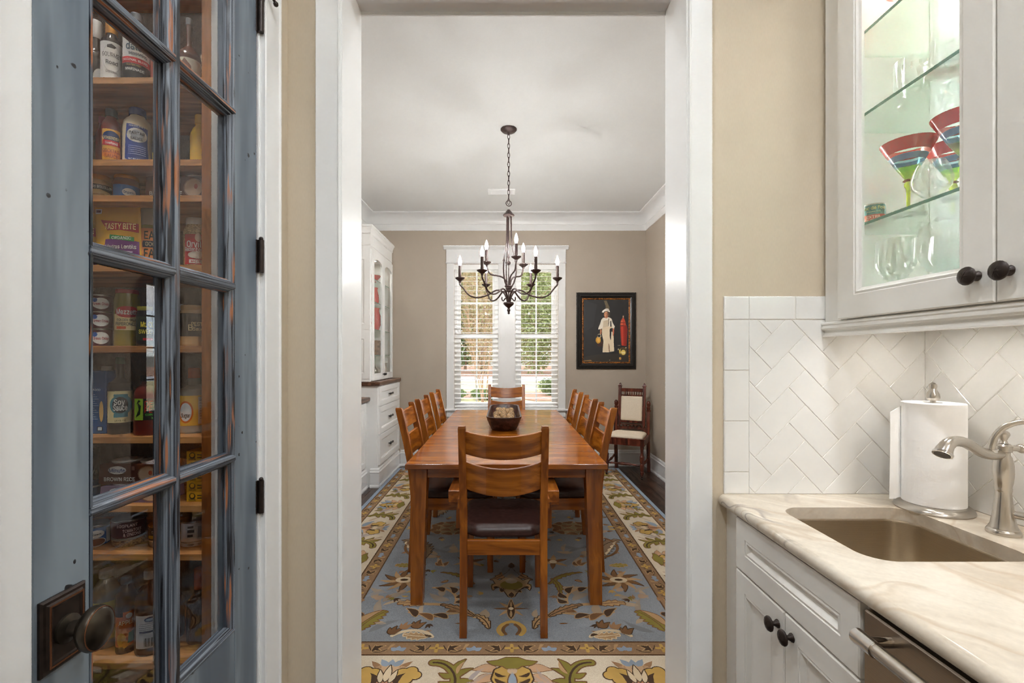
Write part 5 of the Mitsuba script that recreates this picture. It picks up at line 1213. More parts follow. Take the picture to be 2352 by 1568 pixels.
# faucet
FXC, FYC = 1.201, 1.136
t = thing('kitchen_faucet', 'brushed nickel faucet with curved spout beside the sink', 'faucet')
part(t, 'body', lathe([(0, 0), (0.031, 0), (0.032, 0.005), (0.030, 0.010), (0.027, 0.013), (0.027, 0.016), (0.024, 0.021), (0.020, 0.045), (0.016, 0.080), (0.0145, 0.100), (0.0155, 0.104), (0.0160, 0.109), (0.0150, 0.113), (0.0175, 0.125), (0.0192, 0.145), (0.0188, 0.165), (0.0160, 0.183), (0.0125, 0.190), (0.0125, 0.196), (0.016, 0.199), (0.016, 0.212), (0.012, 0.217), (0, 0.218)], 36, (FXC, FYC, ZC + 0.0002)), 'nickel', smooth=35)
def at3(px, py, d): return [X(px, d), d, Z(py, d)]
sp = spline([at3(2296, 1043, 1.135), at3(2272, 1043, 1.118), at3(2248, 1035, 1.098), at3(2224, 1020, 1.076), at3(2202, 1013, 1.056), at3(2184, 1016, 1.040), at3(2172, 1027, 1.030), at3(2166, 1040, 1.026)], 30)
part(t, 'spout', tube(sp, np.interp(np.linspace(0, 1, 30), [0, 0.15, 0.5, 0.8, 0.93, 1.0], [0.0115, 0.0125, 0.0115, 0.0115, 0.0135, 0.0165]), 18), 'nickel', smooth=40)
part(t, 'spout_rim', tube([sp[-1], sp[-1] + (sp[-1] - sp[-2]) * 0.5], [0.0185, 0.0180], 18), 'chrome', smooth=40)
part(t, 'aerator', tube([sp[-1] + (sp[-1] - sp[-2]) * 0.505, sp[-1] + (sp[-1] - sp[-2]) * 0.56], [0.0145, 0.0145], 18), 'black', smooth=40)  # black disc paints in the dark of the spout opening
lv = spline([at3(2276, 1048, 1.118), at3(2278, 1028, 1.116), at3(2285, 1004, 1.112), at3(2302, 984, 1.105), at3(2328, 972, 1.095), at3(2362, 967, 1.082), at3(2400, 970, 1.07)], 26)
part(t, 'lever', tube(lv, np.interp(np.linspace(0, 1, 26), [0, 0.06, 0.061, 1], [0.0105, 0.0105, 0.0072, 0.0062]), 12), 'nickel', smooth=40)
part(t, 'lever_collar', tube([at3(2277, 1037, 1.1175), at3(2277.6, 1031, 1.117)], 0.0115, 16), 'chrome', smooth=40)
part(t, 'finial', lathe([(0, 0), (0.009, 0), (0.006, 0.006), (0.008, 0.012), (0.012, 0.020), (0.011, 0.026), (0.006, 0.030), (0, 0.031)], 20, (FXC, FYC, ZC + 0.2184)), 'nickel', smooth=40)
part(t, 'side_knob', cat(tube([[FXC + 0.013, FYC, ZC + 0.206], [FXC + 0.034, FYC - 0.004, ZC + 0.206]], 0.007, 12), sphere(0.0115, (FXC + 0.040, FYC - 0.005, ZC + 0.206), 2)), 'nickel', smooth=True)
part(t, 'side_valve', tube([[FXC + 0.010, FYC - 0.008, ZC + 0.050], [FXC + 0.022, FYC - 0.03, ZC + 0.050], [FXC + 0.024, FYC - 0.033, ZC + 0.050], [FXC + 0.040, FYC - 0.062, ZC + 0.048]], [0.009, 0.009, 0.014, 0.012], 16), 'nickel', smooth=40)
# paper towel holder and roll
TXC, TYC = 1.196, 1.318
t = thing('paper_towel_holder', 'brushed nickel paper towel stand with knob finial behind the sink', 'towel holder')
part(t, 'base', lathe([(0, 0), (0.086, 0), (0.088, 0.003), (0.086, 0.010), (0.078, 0.017), (0.070, 0.019), (0, 0.019)], 48, (TXC, TYC, ZC + 0.0002)), 'nickel', smooth=35)
part(t, 'rod', lathe([(0, 0.019), (0.006, 0.019), (0.006, 0.305), (0, 0.305)], 16, (TXC, TYC, ZC)), 'nickel', smooth=35)
part(t, 'finial', lathe([(0, 0.3052), (0.013, 0.3052), (0.0155, 0.312), (0.0145, 0.322), (0.0095, 0.333), (0.0080, 0.337), (0.0095, 0.342), (0.0085, 0.350), (0.004, 0.354), (0, 0.355)], 24, (TXC, TYC, ZC)), 'nickel', smooth=35)
t = thing('paper_towel_roll', 'white embossed paper towel roll standing on its nickel holder', 'paper towel')
R_ = 0.0700
part(t, 'roll', lathe([(0.021, 0.0195), (R_ - 0.001, 0.0195), (R_, 0.021), (R_, 0.297), (R_ - 0.0015, 0.2985), (0.021, 0.2985), (0.020, 0.15)], 64, (TXC, TYC, ZC), False, False), 'paper', smooth=40)
a0 = math.radians(150)
pth = [(R_ * math.cos(a), R_ * math.sin(a)) for a in np.linspace(math.radians(105), a0, 8)]
ex, ey = pth[-1]
pth += [(ex - 0.012 - 0.010 * k, ey - 0.006 - 0.0085 * k + 0.0018 * k * k) for k in range(0, 4)]
loops = []
for v in np.linspace(0, 1, 9):
    z = ZC + 0.024 + v * 0.262
    flare = (1 - v) ** 3 * 0.006
    o = [(TXC + x * 1.012 - (flare if i > 7 else 0), TYC + y * 1.012 - (flare * 0.6 if i > 7 else 0), z - (0.004 * (i - 7) if (i > 7 and v > 0.9) else 0)) for i, (x, y) in enumerate(pth)]
    loops.append(o + [(x + 0.0004, y + 0.0006, zz) for x, y, zz in o[::-1]])
part(t, 'loose_sheet', loft(loops), 'paper', smooth=40)

# ---------------------------------------------------------------- upper glass cabinet
UX, UY0, UY1, UZ0, UZ1 = 0.989, 0.46, YA - 0.0085, 1.447, 2.62
t = thing('glass_front_cabinet', 'white wall cabinet with glazed doors and lit glass shelves', 'cabinet')
part(t, 'back_panel', box(XR - 0.0075, XR - 0.001, UY0, UY1, UZ0, UZ1, 0), 'cabinet')
part(t, 'end_panel', box(UX, XR - 0.008, UY1 - 0.016, UY1, UZ0, UZ1), 'cabinet')
part(t, 'end_panel', box(UX, XR - 0.008, UY0, UY0 + 0.016, UZ0, UZ1), 'cabinet')
part(t, 'floor_panel', box(UX, XR - 0.008, UY0 + 0.016, UY1 - 0.016, UZ0 + 0.004, UZ0 + 0.022), 'cabinet')
part(t, 'top_panel', box(UX, XR - 0.008, UY0 + 0.016, UY1 - 0.016, UZ1 - 0.02, UZ1), 'cabinet')
part(t, 'face_frame', cat(box(UX - 0.001, UX + 0.018, 1.362, UY1, UZ0, UZ1), box(UX - 0.001, UX + 0.018, UY0, 0.50, UZ0, UZ1), box(UX, UX + 0.018, 0.50, 1.362, UZ1 - 0.04, UZ1), box(UX, UX + 0.018, 0.50, 1.362, UZ0, UZ0 + 0.030)), 'cabinet')
rail = [(UX + 0.008, 1.4465), (UX - 0.010, 1.4465), (UX - 0.013, 1.443), (UX - 0.013, 1.439), (UX - 0.010, 1.436), (UX - 0.012, 1.432), (UX - 0.013, 1.427), (UX - 0.010, 1.423), (UX - 0.004, 1.421), (UX - 0.002, 1.416), (UX - 0.004, 1.410), (UX - 0.008, 1.406), (UX - 0.009, 1.402), (UX + 0.008, 1.402)]
part(t, 'light_rail', prism(rail, UY0, UY1, 'y'), 'cabinet', smooth=30)
GP = [(0, 0), (0, 0.015), (0.003, 0.018), (0.064, 0.018), (0.066, 0.015), (0.072, 0.0165), (0.076, 0.012), (0.082, 0.008), (0.082, 0)]
mu = plane_map('x', UX - 0.0015, -1)
for y0, y1, ky in ((0.9345, 1.378, 0.968), (0.491, 0.9315, 0.905)):
    d = part(t, 'door', rings((y0, UZ0 + 0.003, y1, UZ1 - 0.02), GP, mu, closed=True), 'cabinet')
    part(d, 'pane', prism(sbox(y0 + 0.079, UZ0 + 0.082, y1 - 0.079, UZ1 - 0.099), UX - 0.0065, UX - 0.0061, 'x'), 'pane')
    knob(d, UX - 0.0202, ky, 1.507, 0.0185)
for z in (1.722, 2.032, 2.265):
    part(t, 'glass_shelf', box(UX + 0.030, XR - 0.009, UY0 + 0.018, UY1 - 0.018, z - 0.008, z, 0), 'shelf_glass')
    part(t, 'shelf_edge', box(UX + 0.0285, UX + 0.0295, UY0 + 0.018, UY1 - 0.018, z - 0.008, z, 0), 'glass_edge', label='green glass edge')
    for y in (1.30, 1.18):
        part(t, 'shelf_pin', tube([[XR - 0.0076, y, z - 0.011], [XR - 0.02, y, z - 0.011]], 0.0026, 8), 'nickel', smooth=40)
for y in (1.22, 0.98, 0.72):
    k = part(t, 'puck_light', disc_down(0.032, ((UX + XR) / 2, y, UZ1 - 0.030)), 'bulb')
    scene[k]['emitter'] = dict(type='area', radiance=dict(type='rgb', value=[CABINET_LAMP * v for v in (1.0, 0.95, 0.86)]))
    part(t, 'puck_ring', lathe([(0.032, UZ1 - 0.031), (0.038, UZ1 - 0.031), (0.038, UZ1 - 0.0202)], 24, ((UX + XR) / 2, y, 0), False, False), 'nickel')
for i, (y, q) in enumerate(((1.30, 'nearest the tiled corner'), (1.08, 'second from the tiled corner'), (0.84, 'third from the tiled corner'), (0.60, 'farthest from the tiled corner'))):
    lt = thing('under_cabinet_light', f'small round light under the glass-front cabinet, {q}', 'light')
    part(lt, 'housing', lathe([(0.0, 1.4465), (0.0302, 1.4465), (0.0302, 1.4390), (0.0300, 1.4345), (0.035, 1.4345), (0.036, 1.437), (0.036, 1.4508), (0, 1.4508)], 28, (1.13, y, 0), False, False), 'trim', smooth=40)
    k = part(lt, 'lens', disc_down(0.029, (1.13, y, 1.4385)), 'bulb')
    scene[k]['emitter'] = dict(type='area', radiance=dict(type='rgb', value=[UNDER_LAMP * v for v in (1.0, 0.96, 0.90)]))
for i, (y, sy, q) in enumerate(((1.4335, -1, 'left'), (0.4925, 1, 'right'))):  # added strips hidden behind the face frame to brighten the cabinet inside
    lt = thing('cabinet_light_strip', f'added hidden fill strip inside the {q} end of the glass-front cabinet', 'light')
    y2 = y + sy * 0.016
    part(lt, 'housing', box(UX + 0.0195, UX + 0.0245, min(y, y2), max(y, y2), UZ0 + 0.03, UZ1 - 0.03, 0.001), 'trim')
    k = part(lt, 'lens', fix(box(UX + 0.0246, UX + 0.0256, min(y, y2) + 0.002, max(y, y2) - 0.002, UZ0 + 0.04, UZ1 - 0.04, 0)), 'bulb')
    scene[k]['emitter'] = dict(type='area', radiance=dict(type='rgb', value=[ADDED_STRIP_LAMP * v for v in (1.0, 0.97, 0.90)]))

# glassware
S1, S2, S3, S0 = 1.7222, 2.0322, 2.2652, UZ0 + 0.0222
def martini(x, y, label):
    k = thing('martini_glass', label, 'glass', 'striped martini glasses on the lowest glass shelf')
    c = (x, y, S1)
    zz = [0.098, 0.128, 0.144, 0.158, 0.166, 0.196]; rr = [0.007, 0.026, 0.0345, 0.042, 0.0465, 0.062]
    for a, nm, mm_ in ((0, 'lime_band', 'glass_lime'), (1, 'teal_band', 'glass_teal'), (2, 'blue_band', 'blue_enamel'), (3, 'clear_band', 'glass_clear'), (4, 'red_band', 'red_enamel')):
        part(k, nm, sheet_lathe([(rr[a], zz[a]), (rr[a + 1], zz[a + 1])], 48, c), mm_, smooth=True)
    part(k, 'stem', lathe([(0, 0.006), (0.006, 0.006), (0.0042, 0.012), (0.0040, 0.055), (0.0055, 0.072), (0.0095, 0.080), (0.0095, 0.086), (0.006, 0.091), (0, 0.091)], 20, c), 'lime_solid', smooth=40)
    part(k, 'collar', lathe([(0, 0.0912), (0.008, 0.0912), (0.0125, 0.0940), (0.008, 0.0975), (0, 0.0975)], 24, c), 'plum', smooth=40)
    part(k, 'foot', lathe([(0.0, 0.0), (0.040, 0.0), (0.040, 0.0015), (0.012, 0.0045), (0.0, 0.0058)], 40, c), 'foot_blue', smooth=40)
mat('red_enamel', (172, 20, 24), 0.15, specular=0.5)
mat('blue_enamel', (66, 96, 138), 0.12, specular=0.6)
mat('plum', (96, 30, 34), 0.15, specular=0.6)
scene['mat_foot_blue'] = dict(type='dielectric', int_ior=1.4, specular_transmittance=rgb(150, 190, 210))
martini(1.088, 1.272, 'striped martini glass beside the small tin')
martini(1.093, 1.123, 'striped martini glass nearest the cabinet knobs, its red rim the highest in view')
martini(1.222, 1.286, 'striped martini glass at the back, behind the brandy snifter')
martini(1.215, 1.150, 'striped martini glass at the back right, mostly hidden by the door frame')
def solid_glass(kind, prof, x, y, z, label, cat_, group, n=40, flat=False):
    mesh = lathe(prof, n, (x, y, z))
    if flat:                                  # cut flutes: the outer wall waves in and out over the cut band
        z0, z1 = flat
        def cut(v):
            u = v - [x, y, z]; r = np.hypot(u[:, 0], u[:, 1]); t = np.arctan2(u[:, 1], u[:, 0])
            band = np.clip((u[:, 2] - z0) / 0.008, 0, 1) * np.clip((z1 - u[:, 2]) / 0.008, 0, 1) * (r > 0.012)
            k = 1 + 0.055 * band * np.where(np.arange(len(v)) % 2 == 0, 1, -1)
            return np.stack([x + u[:, 0] * k, y + u[:, 1] * k, v[:, 2]], 1)
        mesh = warp(mesh, cut)
    return single(kind, mesh, 'cut_crystal' if flat else 'crystal', label, cat_, group, smooth=False if flat else 45)
solid_glass('brandy_snifter', [(0, 0), (0.030, 0), (0.030, 0.002), (0.005, 0.006), (0.005, 0.022), (0.020, 0.028), (0.040, 0.050), (0.043, 0.070), (0.036, 0.098), (0.028, 0.115), (0.0272, 0.115), (0.0350, 0.097), (0.0418, 0.070), (0.0388, 0.051), (0.019, 0.0295), (0, 0.026)], X(2140, 1.20), 1.20, S1, 'clear round brandy snifter between the striped martini glasses', 'glass', None)
TUM = [(0, 0), (0.034, 0), (0.036, 0.004), (0.030, 0.012), (0.038, 0.022), (0.032, 0.032), (0.040, 0.042), (0.035, 0.050), (0.0405, 0.060), (0.0425, 0.125), (0.0412, 0.126), (0.0385, 0.060), (0.034, 0.022), (0, 0.018)]
for x, y, lb in ((1.124, 1.300, 'cut crystal tumbler at the left on the middle glass shelf'), (1.118, 1.178, 'cut crystal tumbler at the right on the middle glass shelf'), (1.222, 1.290, 'cut crystal tumbler at the back of the middle glass shelf')):
    solid_glass('crystal_tumbler', TUM, x, y, S2, lb, 'glass', 'crystal tumblers on the middle glass shelf', 28, (0.004, 0.075))
GOB = [(0, 0), (0.036, 0), (0.036, 0.002), (0.008, 0.007), (0.0055, 0.020), (0.0085, 0.035), (0.005, 0.048), (0.009, 0.058), (0.005, 0.066), (0.015, 0.072), (0.012, 0.077), (0.027, 0.084), (0.025, 0.090), (0.036, 0.098), (0.033, 0.105), (0.042, 0.116), (0.044, 0.130), (0.0425, 0.185), (0.0412, 0.185), (0.0422, 0.131), (0.038, 0.108), (0.023, 0.086), (0, 0.078)]
for x, y, lb in ((1.045, 1.262, 'cut crystal goblet at the left on the cabinet floor'), (1.052, 1.140, 'cut crystal goblet at the right on the cabinet floor'), (1.160, 1.230, 'cut crystal goblet at the back on the cabinet floor'), (1.165, 1.110, 'cut crystal goblet at the back right on the cabinet floor')):
    solid_glass('crystal_goblet', GOB, x, y, S0, lb, 'glass', 'crystal goblets on the cabinet floor', 28, (0.072, 0.135))
for x, y, lb in ((1.100, 1.325, 'pink-bowled wine glass at the left on the top glass shelf'), (1.175, 1.255, 'pink-bowled wine glass in the middle of the top glass shelf'), (1.10, 1.150, 'pink-bowled wine glass at the right on the top glass shelf')):
    k = thing('wine_glass', lb, 'glass', 'pink wine glasses on the top glass shelf')
    part(k, 'foot', lathe([(0, 0), (0.040, 0), (0.040, 0.002), (0.008, 0.006), (0.0045, 0.014), (0.0045, 0.075), (0.009, 0.083), (0, 0.0835)], 40, (x, y, S3)), 'crystal', smooth=40)
    part(k, 'bowl', sheet_lathe([(0.005, 0.0838), (0.022, 0.092), (0.038, 0.115), (0.042, 0.140), (0.036, 0.185)], 40, (x, y, S3)), 'glass_pink', smooth=True)

def tin():
    x, y, r, h = 1.072, 1.372, 0.0275, 0.060
    k = thing('food_tin', 'small green and red tin at the left on the lowest glass shelf', 'tin')
    c = (x, y, S1)
    part(k, 'body', lathe([(0, 0.0), (r, 0.0), (r + 0.0006, 0.001), (r, 0.003), (r, h - 0.003), (r + 0.0006, h - 0.001), (r - 0.001, h), (r - 0.002, h - 0.002), (0, h - 0.002)], 32, c), 'tin_plain', smooth=40)
    a0 = math.atan2(-y, -x)
    art(k, 'label', [('rect', -r * 1.5, 0.004, r * 1.5, h * 0.46, (196, 60, 44)), ('rect', -r * 1.5, h * 0.46, r * 1.5, h - 0.004, (24, 92, 84)), ('text', 'Bloc de Foie', 0, h * 0.78, 0.009, r * 2.2, (214, 206, 130)), ('rect', -r * 0.6, h * 0.58, r * 0.6, h * 0.60, (200, 206, 160)), ('text', 'EXTRA', 0, h * 0.34, 0.007, r * 1.4, (236, 206, 180)), ('text', 'AUX TRUFFES', 0, h * 0.18, 0.006, r * 2.0, (236, 206, 180))],
        lambda u, v, hh: np.stack([x + (r + hh) * np.cos(a0 + u / r), y + (r + hh) * np.sin(a0 + u / r), S1 + v], 1))
mat('tin_plain', (170, 166, 156), 0.3, metallic=0.9)
tin()

# ---------------------------------------------------------------- blue pantry door
GX = XL - 0.020                                      # glass plane
t = struct('door_1', 'distressed blue pantry door with divided glass panes')
OY0, OY1, MY = 0.770, 1.180, 0.9735                  # glazed opening, middle bar
ROWS = [0.667, 1.087, 1.517, 1.955, 2.385]
DB = XL - 0.044
part(t, 'stile', box(DB, XL, DY0, OY0, 0.008, 2.448, 0.002), 'door_paint')
part(t, 'stile', box(DB, XL, OY1, DY1, 0.008, 2.448, 0.002), 'door_paint')
part(t, 'bottom_rail', box(DB, XL, OY0, OY1, 0.008, ROWS[0] - 0.012, 0.002), 'door_paint')
part(t, 'top_rail', box(DB, XL, OY0, OY1, ROWS[-1], 2.448, 0.002), 'door_paint')
BARP = [(-0.0075, 0.001), (-0.0045, 0.003), (0.0045, 0.003), (0.0075, 0.001), (0.0085, -0.003), (0.0115, -0.004), (0.0165, -0.012), (0.0175, -0.0195), (-0.0175, -0.0195), (-0.0165, -0.012), (-0.0115, -0.004), (-0.0085, -0.003)]
BARB = [(-0.0165, -0.0215), (0.0165, -0.0215), (0.009, -0.043), (-0.009, -0.043)]
part(t, 'muntin', cat(prism([(XL + h, MY + u) for u, h in BARP], ROWS[0], ROWS[-1], 'z'), prism([(XL + h, MY + u) for u, h in BARB], ROWS[0], ROWS[-1], 'z')), 'wornz')
for z in ROWS[1:-1]:
    for y0, y1 in ((OY0, MY - 0.006), (MY + 0.006, OY1)):
        part(t, 'muntin', cat(prism([(XL + h, z + u) for u, h in BARP], y0, y1, 'y'), prism([(XL + h, z + u) for u, h in BARB], y0, y1, 'y')), 'worny')
STK = [(0.0, 0.001), (0.003, 0.002), (0.006, -0.002), (0.009, -0.003), (0.015, -0.011), (0.0165, -0.0195), (0.0, -0.0195)]
part(t, 'sticking', prism([(XL + h, OY0 + u) for u, h in STK], ROWS[0] - 0.012, ROWS[-1], 'z'), 'wornz')
part(t, 'sticking', prism([(XL + h, OY1 - u) for u, h in STK], ROWS[0] - 0.012, ROWS[-1], 'z'), 'wornz')
part(t, 'sticking', prism([(XL + h, ROWS[0] - 0.012 + u) for u, h in STK], OY0, OY1, 'y'), 'worny')
part(t, 'sticking', prism([(XL + h, ROWS[-1] - u) for u, h in STK], OY0, OY1, 'y'), 'worny')
for y0, y1 in ((OY0 + 0.002, MY - 0.002), (MY + 0.002, OY1 - 0.002)):
    for z0, z1 in zip(ROWS[:-1], ROWS[1:]):
        z0 = z0 - (0.010 if z0 == ROWS[0] else -0.002)
        part(t, 'pane', trimesh.Trimesh([[GX, y0, z0], [GX, y1, z0], [GX, y1, z1 - 0.002], [GX, y0, z1 - 0.002]], [[0, 1, 2], [0, 2, 3]], process=False), 'pane')
# rosette and knob
k = part(t, 'rosette', rings((0.683, 0.871, 0.757, 0.982), [(0, 0), (0, 0.004), (0.003, 0.006), (0.007, 0.006), (0.010, 0.010), (0.013, 0.010), (0.016, 0.0085)], plane_map('x', XL + 0.0003, 1)), 'bronze', label='square dark bronze rosette')
part(k, 'worn_rim', rings((0.692, 0.880, 0.748, 0.973), [(0, 0.0095), (0.0002, 0.0107), (0.0026, 0.0107), (0.0028, 0.0095)], plane_map('x', XL + 0.0003, 1), closed=True), 'copper_edge')
ky, kz = 0.720, 0.926
kf = lambda v: np.stack([XL + 0.009 + v[:, 2], ky + v[:, 0], kz + v[:, 1]], 1)
part(t, 'knob', fix(warp(cat(lathe([(0, 0), (0.021, 0), (0.021, 0.004), (0.0115, 0.009), (0.0105, 0.024), (0.012, 0.026)], 32, cap1=False), lathe([(0.012, 0.026), (0.022, 0.030), (0.0275, 0.037), (0.0290, 0.044), (0.0275, 0.050), (0.0255, 0.052), (0.020, 0.0565), (0.010, 0.0595), (0, 0.0602)], 40, (0, 0, 0), False, True, 1.18)), kf)), 'knob_bronze', smooth=40, label='oval aged bronze knob')
part(t, 'knob_ring', fix(warp(loft([np.stack([(0.0265 + 0.0009 * math.cos(e)) * np.cos(th_), 1.18 * (0.0265 + 0.0009 * math.cos(e)) * np.sin(th_), np.full(48, 0.0512 + 0.0009 * math.sin(e))], 1) for e in np.linspace(0, 2 * math.pi, 7)[:-1]  for th_ in [np.arange(48) * 2 * np.pi / 48]], closed=True), kf)), 'copper_edge', smooth=True)
for z in (2.273, 1.6155, 0.9577, 0.30):
    h = part(t, 'hinge', cat(lathe([(0.0072, -0.0445), (0.0072, 0.0445)], 16, (XL + 0.0105, 1.2875, z)), box(XL - 0.001, XL + 0.003, 1.2795, 1.2955, z - 0.0445, z + 0.0445, 0.0004), *[lathe([(0.0076, a - 0.0006), (0.0076, a + 0.0006)], 16, (XL + 0.0105, 1.2875, z)) for a in (-0.027, -0.009, 0.009, 0.027)]), 'bronze', smooth=40, label='dark bronze butt hinge')
    part(h, 'pin_tip', sphere(0.0058, (XL + 0.0105, 1.2875, z + 0.048), 1), 'bronze', smooth=True)
hk = part(t, 'hinge_stop', cat(tube(spline([(XL + 0.0105, 1.2875, 2.322), (XL + 0.020, 1.292, 2.334), (XL + 0.030, 1.305, 2.338), (XL + 0.034, 1.318, 2.332)], 12), 0.0036, 8), lathe([(0, -0.004), (0.0085, -0.004), (0.0085, 0.006), (0, 0.006)], 14, (XL + 0.0105, 1.2875, 2.322)), sphere(0.007, (XL + 0.035, 1.320, 2.330), 1)), 'bronze', smooth=True)

# ---------------------------------------------------------------- the pantry behind it
PXL, PYN, PYB = -2.0, 0.30, 1.62
struct('wall_pantry', 'pantry walls with low light painted in as dark taupe', cat(box(PXL - 0.1, PXL, PYN, PYB + 0.1, 0, CEIL_K, 0), box(PXL, XL - 0.12, PYB, PYB + 0.1, 0, CEIL_K, 0), box(PXL - 0.1, XL - 0.12, PYN - 0.1, PYN, 0, CEIL_K, 0)), 'pantry_wall_dimmed')
SY = 1.31
t = thing('pantry_shelf_unit', 'brown wooden pantry shelving behind the glazed blue door', 'shelf unit')
SHZ = [2.540, Z(177, SY), Z(365.5, SY), Z(448, SY), Z(608, SY), Z(794, SY), Z(1003, SY), Z(1161, SY), Z(1272, SY), Z(1522, SY), 0.18]
for z in SHZ:
    part(t, 'shelf', box(PXL + 0.002, -0.8475, SY, PYB - 0.002, z - 0.0185, z, 0.001), 'shelf_wood')
part(t, 'side_panel', box(-0.847, -0.812, SY - 0.004, PYB - 0.002, 0.001, CEIL_K - 0.05, 0.001), 'panel_wood')
PK = {}
def pm(name, c, rough=0.25, **kw):
    if name not in PK:
        PK[name] = 1; mat('pk_' + name, c, rough, specular=0.5, **kw)
    return 'pk_' + name
pm('dark', (26, 16, 12)); pm('gold', (206, 142, 44), 0.3, metallic=0.6); pm('grey', (110, 116, 124)); pm('white', (232, 232, 228)); pm('black', (20, 20, 22))
pm('red', (150, 20, 24)); pm('navy', (22, 44, 112)); pm('cream', (226, 212, 180)); pm('yellow', (222, 176, 40)); pm('brownred', (92, 28, 18)); pm('tan', (196, 160, 110))
pm('olive', (124, 116, 36)); pm('amber', (60, 28, 12)); pm('blue', (28, 82, 140)); pm('green', (30, 90, 52)); pm('pink', (170, 84, 70)); pm('tin', (186, 186, 190), 0.25, metallic=1.0); pm('brown', (74, 38, 26)); pm('maroon', (70, 20, 34)); pm('kernel', proc(lambda p, n, uv: mix(lin(120, 84, 40), lin(228, 206, 160), noise(p.x * 330, p.y * 330, p.z * 330))), 0.3)
pm('orange', (206, 92, 30)); pm('lemon', (220, 196, 90)); pm('clear', (150, 142, 128), 0.15); pm('pouch', (224, 168, 34), 0.3); pm('juice', (46, 20, 16), 0.15); pm('bean', proc(lambda p, n, uv: mix(lin(70, 44, 24), lin(176, 140, 90), noise(p.x * 260, p.y * 260, p.z * 260))), 0.3); pm('rice_sleeve', (84, 44, 34), 0.4); pm('lilac', (120, 104, 128), 0.4)
def place(px0, px1, d):
    c = (px0 + px1) / 2
    x = X(c, d)
    ang = math.atan2(abs(x), d)
    return x, (px1 - px0) / 2 * d / F * math.cos(ang)
def cyl(x, d, z0, r):
    a0 = math.atan2(-d, -x)
    return lambda u, v, h: np.stack([x + (r + h) * np.cos(a0 + u / r), d + (r + h) * np.sin(a0 + u / r), z0 + v], 1)
def flat(x, y, z0): return lambda u, v, h: np.stack([x + u, y - h, z0 + v], 1)
def jar(kind, label, cat_, px0, px1, top, shelf, body, lid, d=1.385, lid_h=0.018, neck=0.92, shoulder=0.12, group=None, zbase=None):
    """A squat jar or can with a lid; returns (key, x, r, z0, h)."""
    x, r = place(px0, px1, d)
    z0 = (SHZ[shelf] if zbase is None else zbase) + 0.0003
    h = min(Z(top, d), SHZ[shelf - 1] - 0.0205) - z0
    k = thing(kind, label, cat_, group)
    hb = h - lid_h
    part(k, 'body', lathe([(0, 0), (r * 0.94, 0), (r, 0.006), (r, hb * (1 - shoulder)), (r * neck, hb), (0, hb)], 28, (x, d, z0)), body, smooth=35)
    part(k, 'lid', lathe([(0, hb + 0.0002), (r * (neck + 0.02), hb + 0.0002), (r * (neck + 0.03), hb + 0.004), (r * (neck + 0.03), h - 0.003), (r * neck, h), (0, h)], 28, (x, d, z0)), lid, smooth=35)
    return k, x, r, z0, h, d
def tall(kind, label, px0, px1, top, shelf, body, cap, d=1.385, neck=0.34, sh=0.55, nk=0.72, cap_h=0.03, capk=1.15, group=None, cat_='bottle'):
    x, r = place(px0, px1, d)
    z0 = SHZ[shelf] + 0.0003
    h = min(Z(top, d), SHZ[shelf - 1] - 0.0205) - z0
    k = thing(kind, label, cat_, group)
    hb = h - cap_h
    part(k, 'body', lathe([(0, 0), (r * 0.94, 0), (r, 0.006), (r, h * sh), (r * 0.93, h * (sh + 0.06)), (r * (neck + 0.25), h * (nk - 0.05)), (r * neck, h * nk), (r * neck, hb), (0, hb)], 28, (x, d, z0)), body, smooth=45)
    part(k, 'cap', lathe([(0, hb + 0.0002), (r * neck * capk, hb + 0.0002), (r * neck * capk, h - 0.003), (r * neck * capk * 0.9, h), (0, h)], 20, (x, d, z0)), cap, smooth=35)
    return k, x, r, z0, h, d
def wrap(o, items, name='label'):
    k, x, r, z0, h, d = o
    art(k, name, items, cyl(x, d, z0, r))
W_, K_, R__ = (236, 236, 232), (24, 24, 26), (176, 24, 30)
# ---- shelf 1 (top)
o = tall('barbecue_sauce_bottle', 'dark bottle with white cap behind the left door edge on the top shelf', 196, 244, 50, 1, 'pk_dark', 'pk_white', 1.42, 0.62, 0.50, 0.62, 0.055, 1.1)
wrap(o, [('ell', 0.012, 0.05, 0.020, 0.034, W_), ('ell', 0.012, 0.05, 0.017, 0.030, (226, 228, 230)), ('text', 'J', 0.018, 0.055, 0.014, 0.01, K_)])
o = tall('sauce_bottle', 'sauce bottle with white label and gold cap on the top shelf', 230, 283, 55, 1, 'pk_dark', 'pk_gold', 1.372, 0.50, 0.66, 0.76, 0.034, 1.12)
r, h = o[2], o[4]
wrap(o, [('rect', -r * 1.35, 0.020, r * 1.35, h * 0.66, W_), ('ell', 0, h * 0.41, r * 0.86, h * 0.21, (206, 206, 202)), ('ell', 0, h * 0.41, r * 0.82, h * 0.197, (238, 238, 234)), ('poly', [(-0.010, h * 0.56), (0.006, h * 0.56), (0.010, h * 0.59), (0.0, h * 0.625), (-0.010, h * 0.60)], K_),
         ('text', 'GOURMET', 0, h * 0.46, 0.012, r * 1.75, (120, 118, 116)), ('text', 'Road', 0, h * 0.345, 0.011, r * 1.0, (90, 90, 90)), ('text', 'ORIGINAL', 0, h * 0.20, 0.006, r * 1.0, (110, 108, 106))])
o = tall('marinade_bottle', "dark marinade bottle with red banded white label on the top shelf", 280, 346, 34, 1, 'pk_dark', 'pk_grey', 1.378, 0.34, 0.60, 0.80, 0.022, 1.3)
r, h = o[2], o[4]
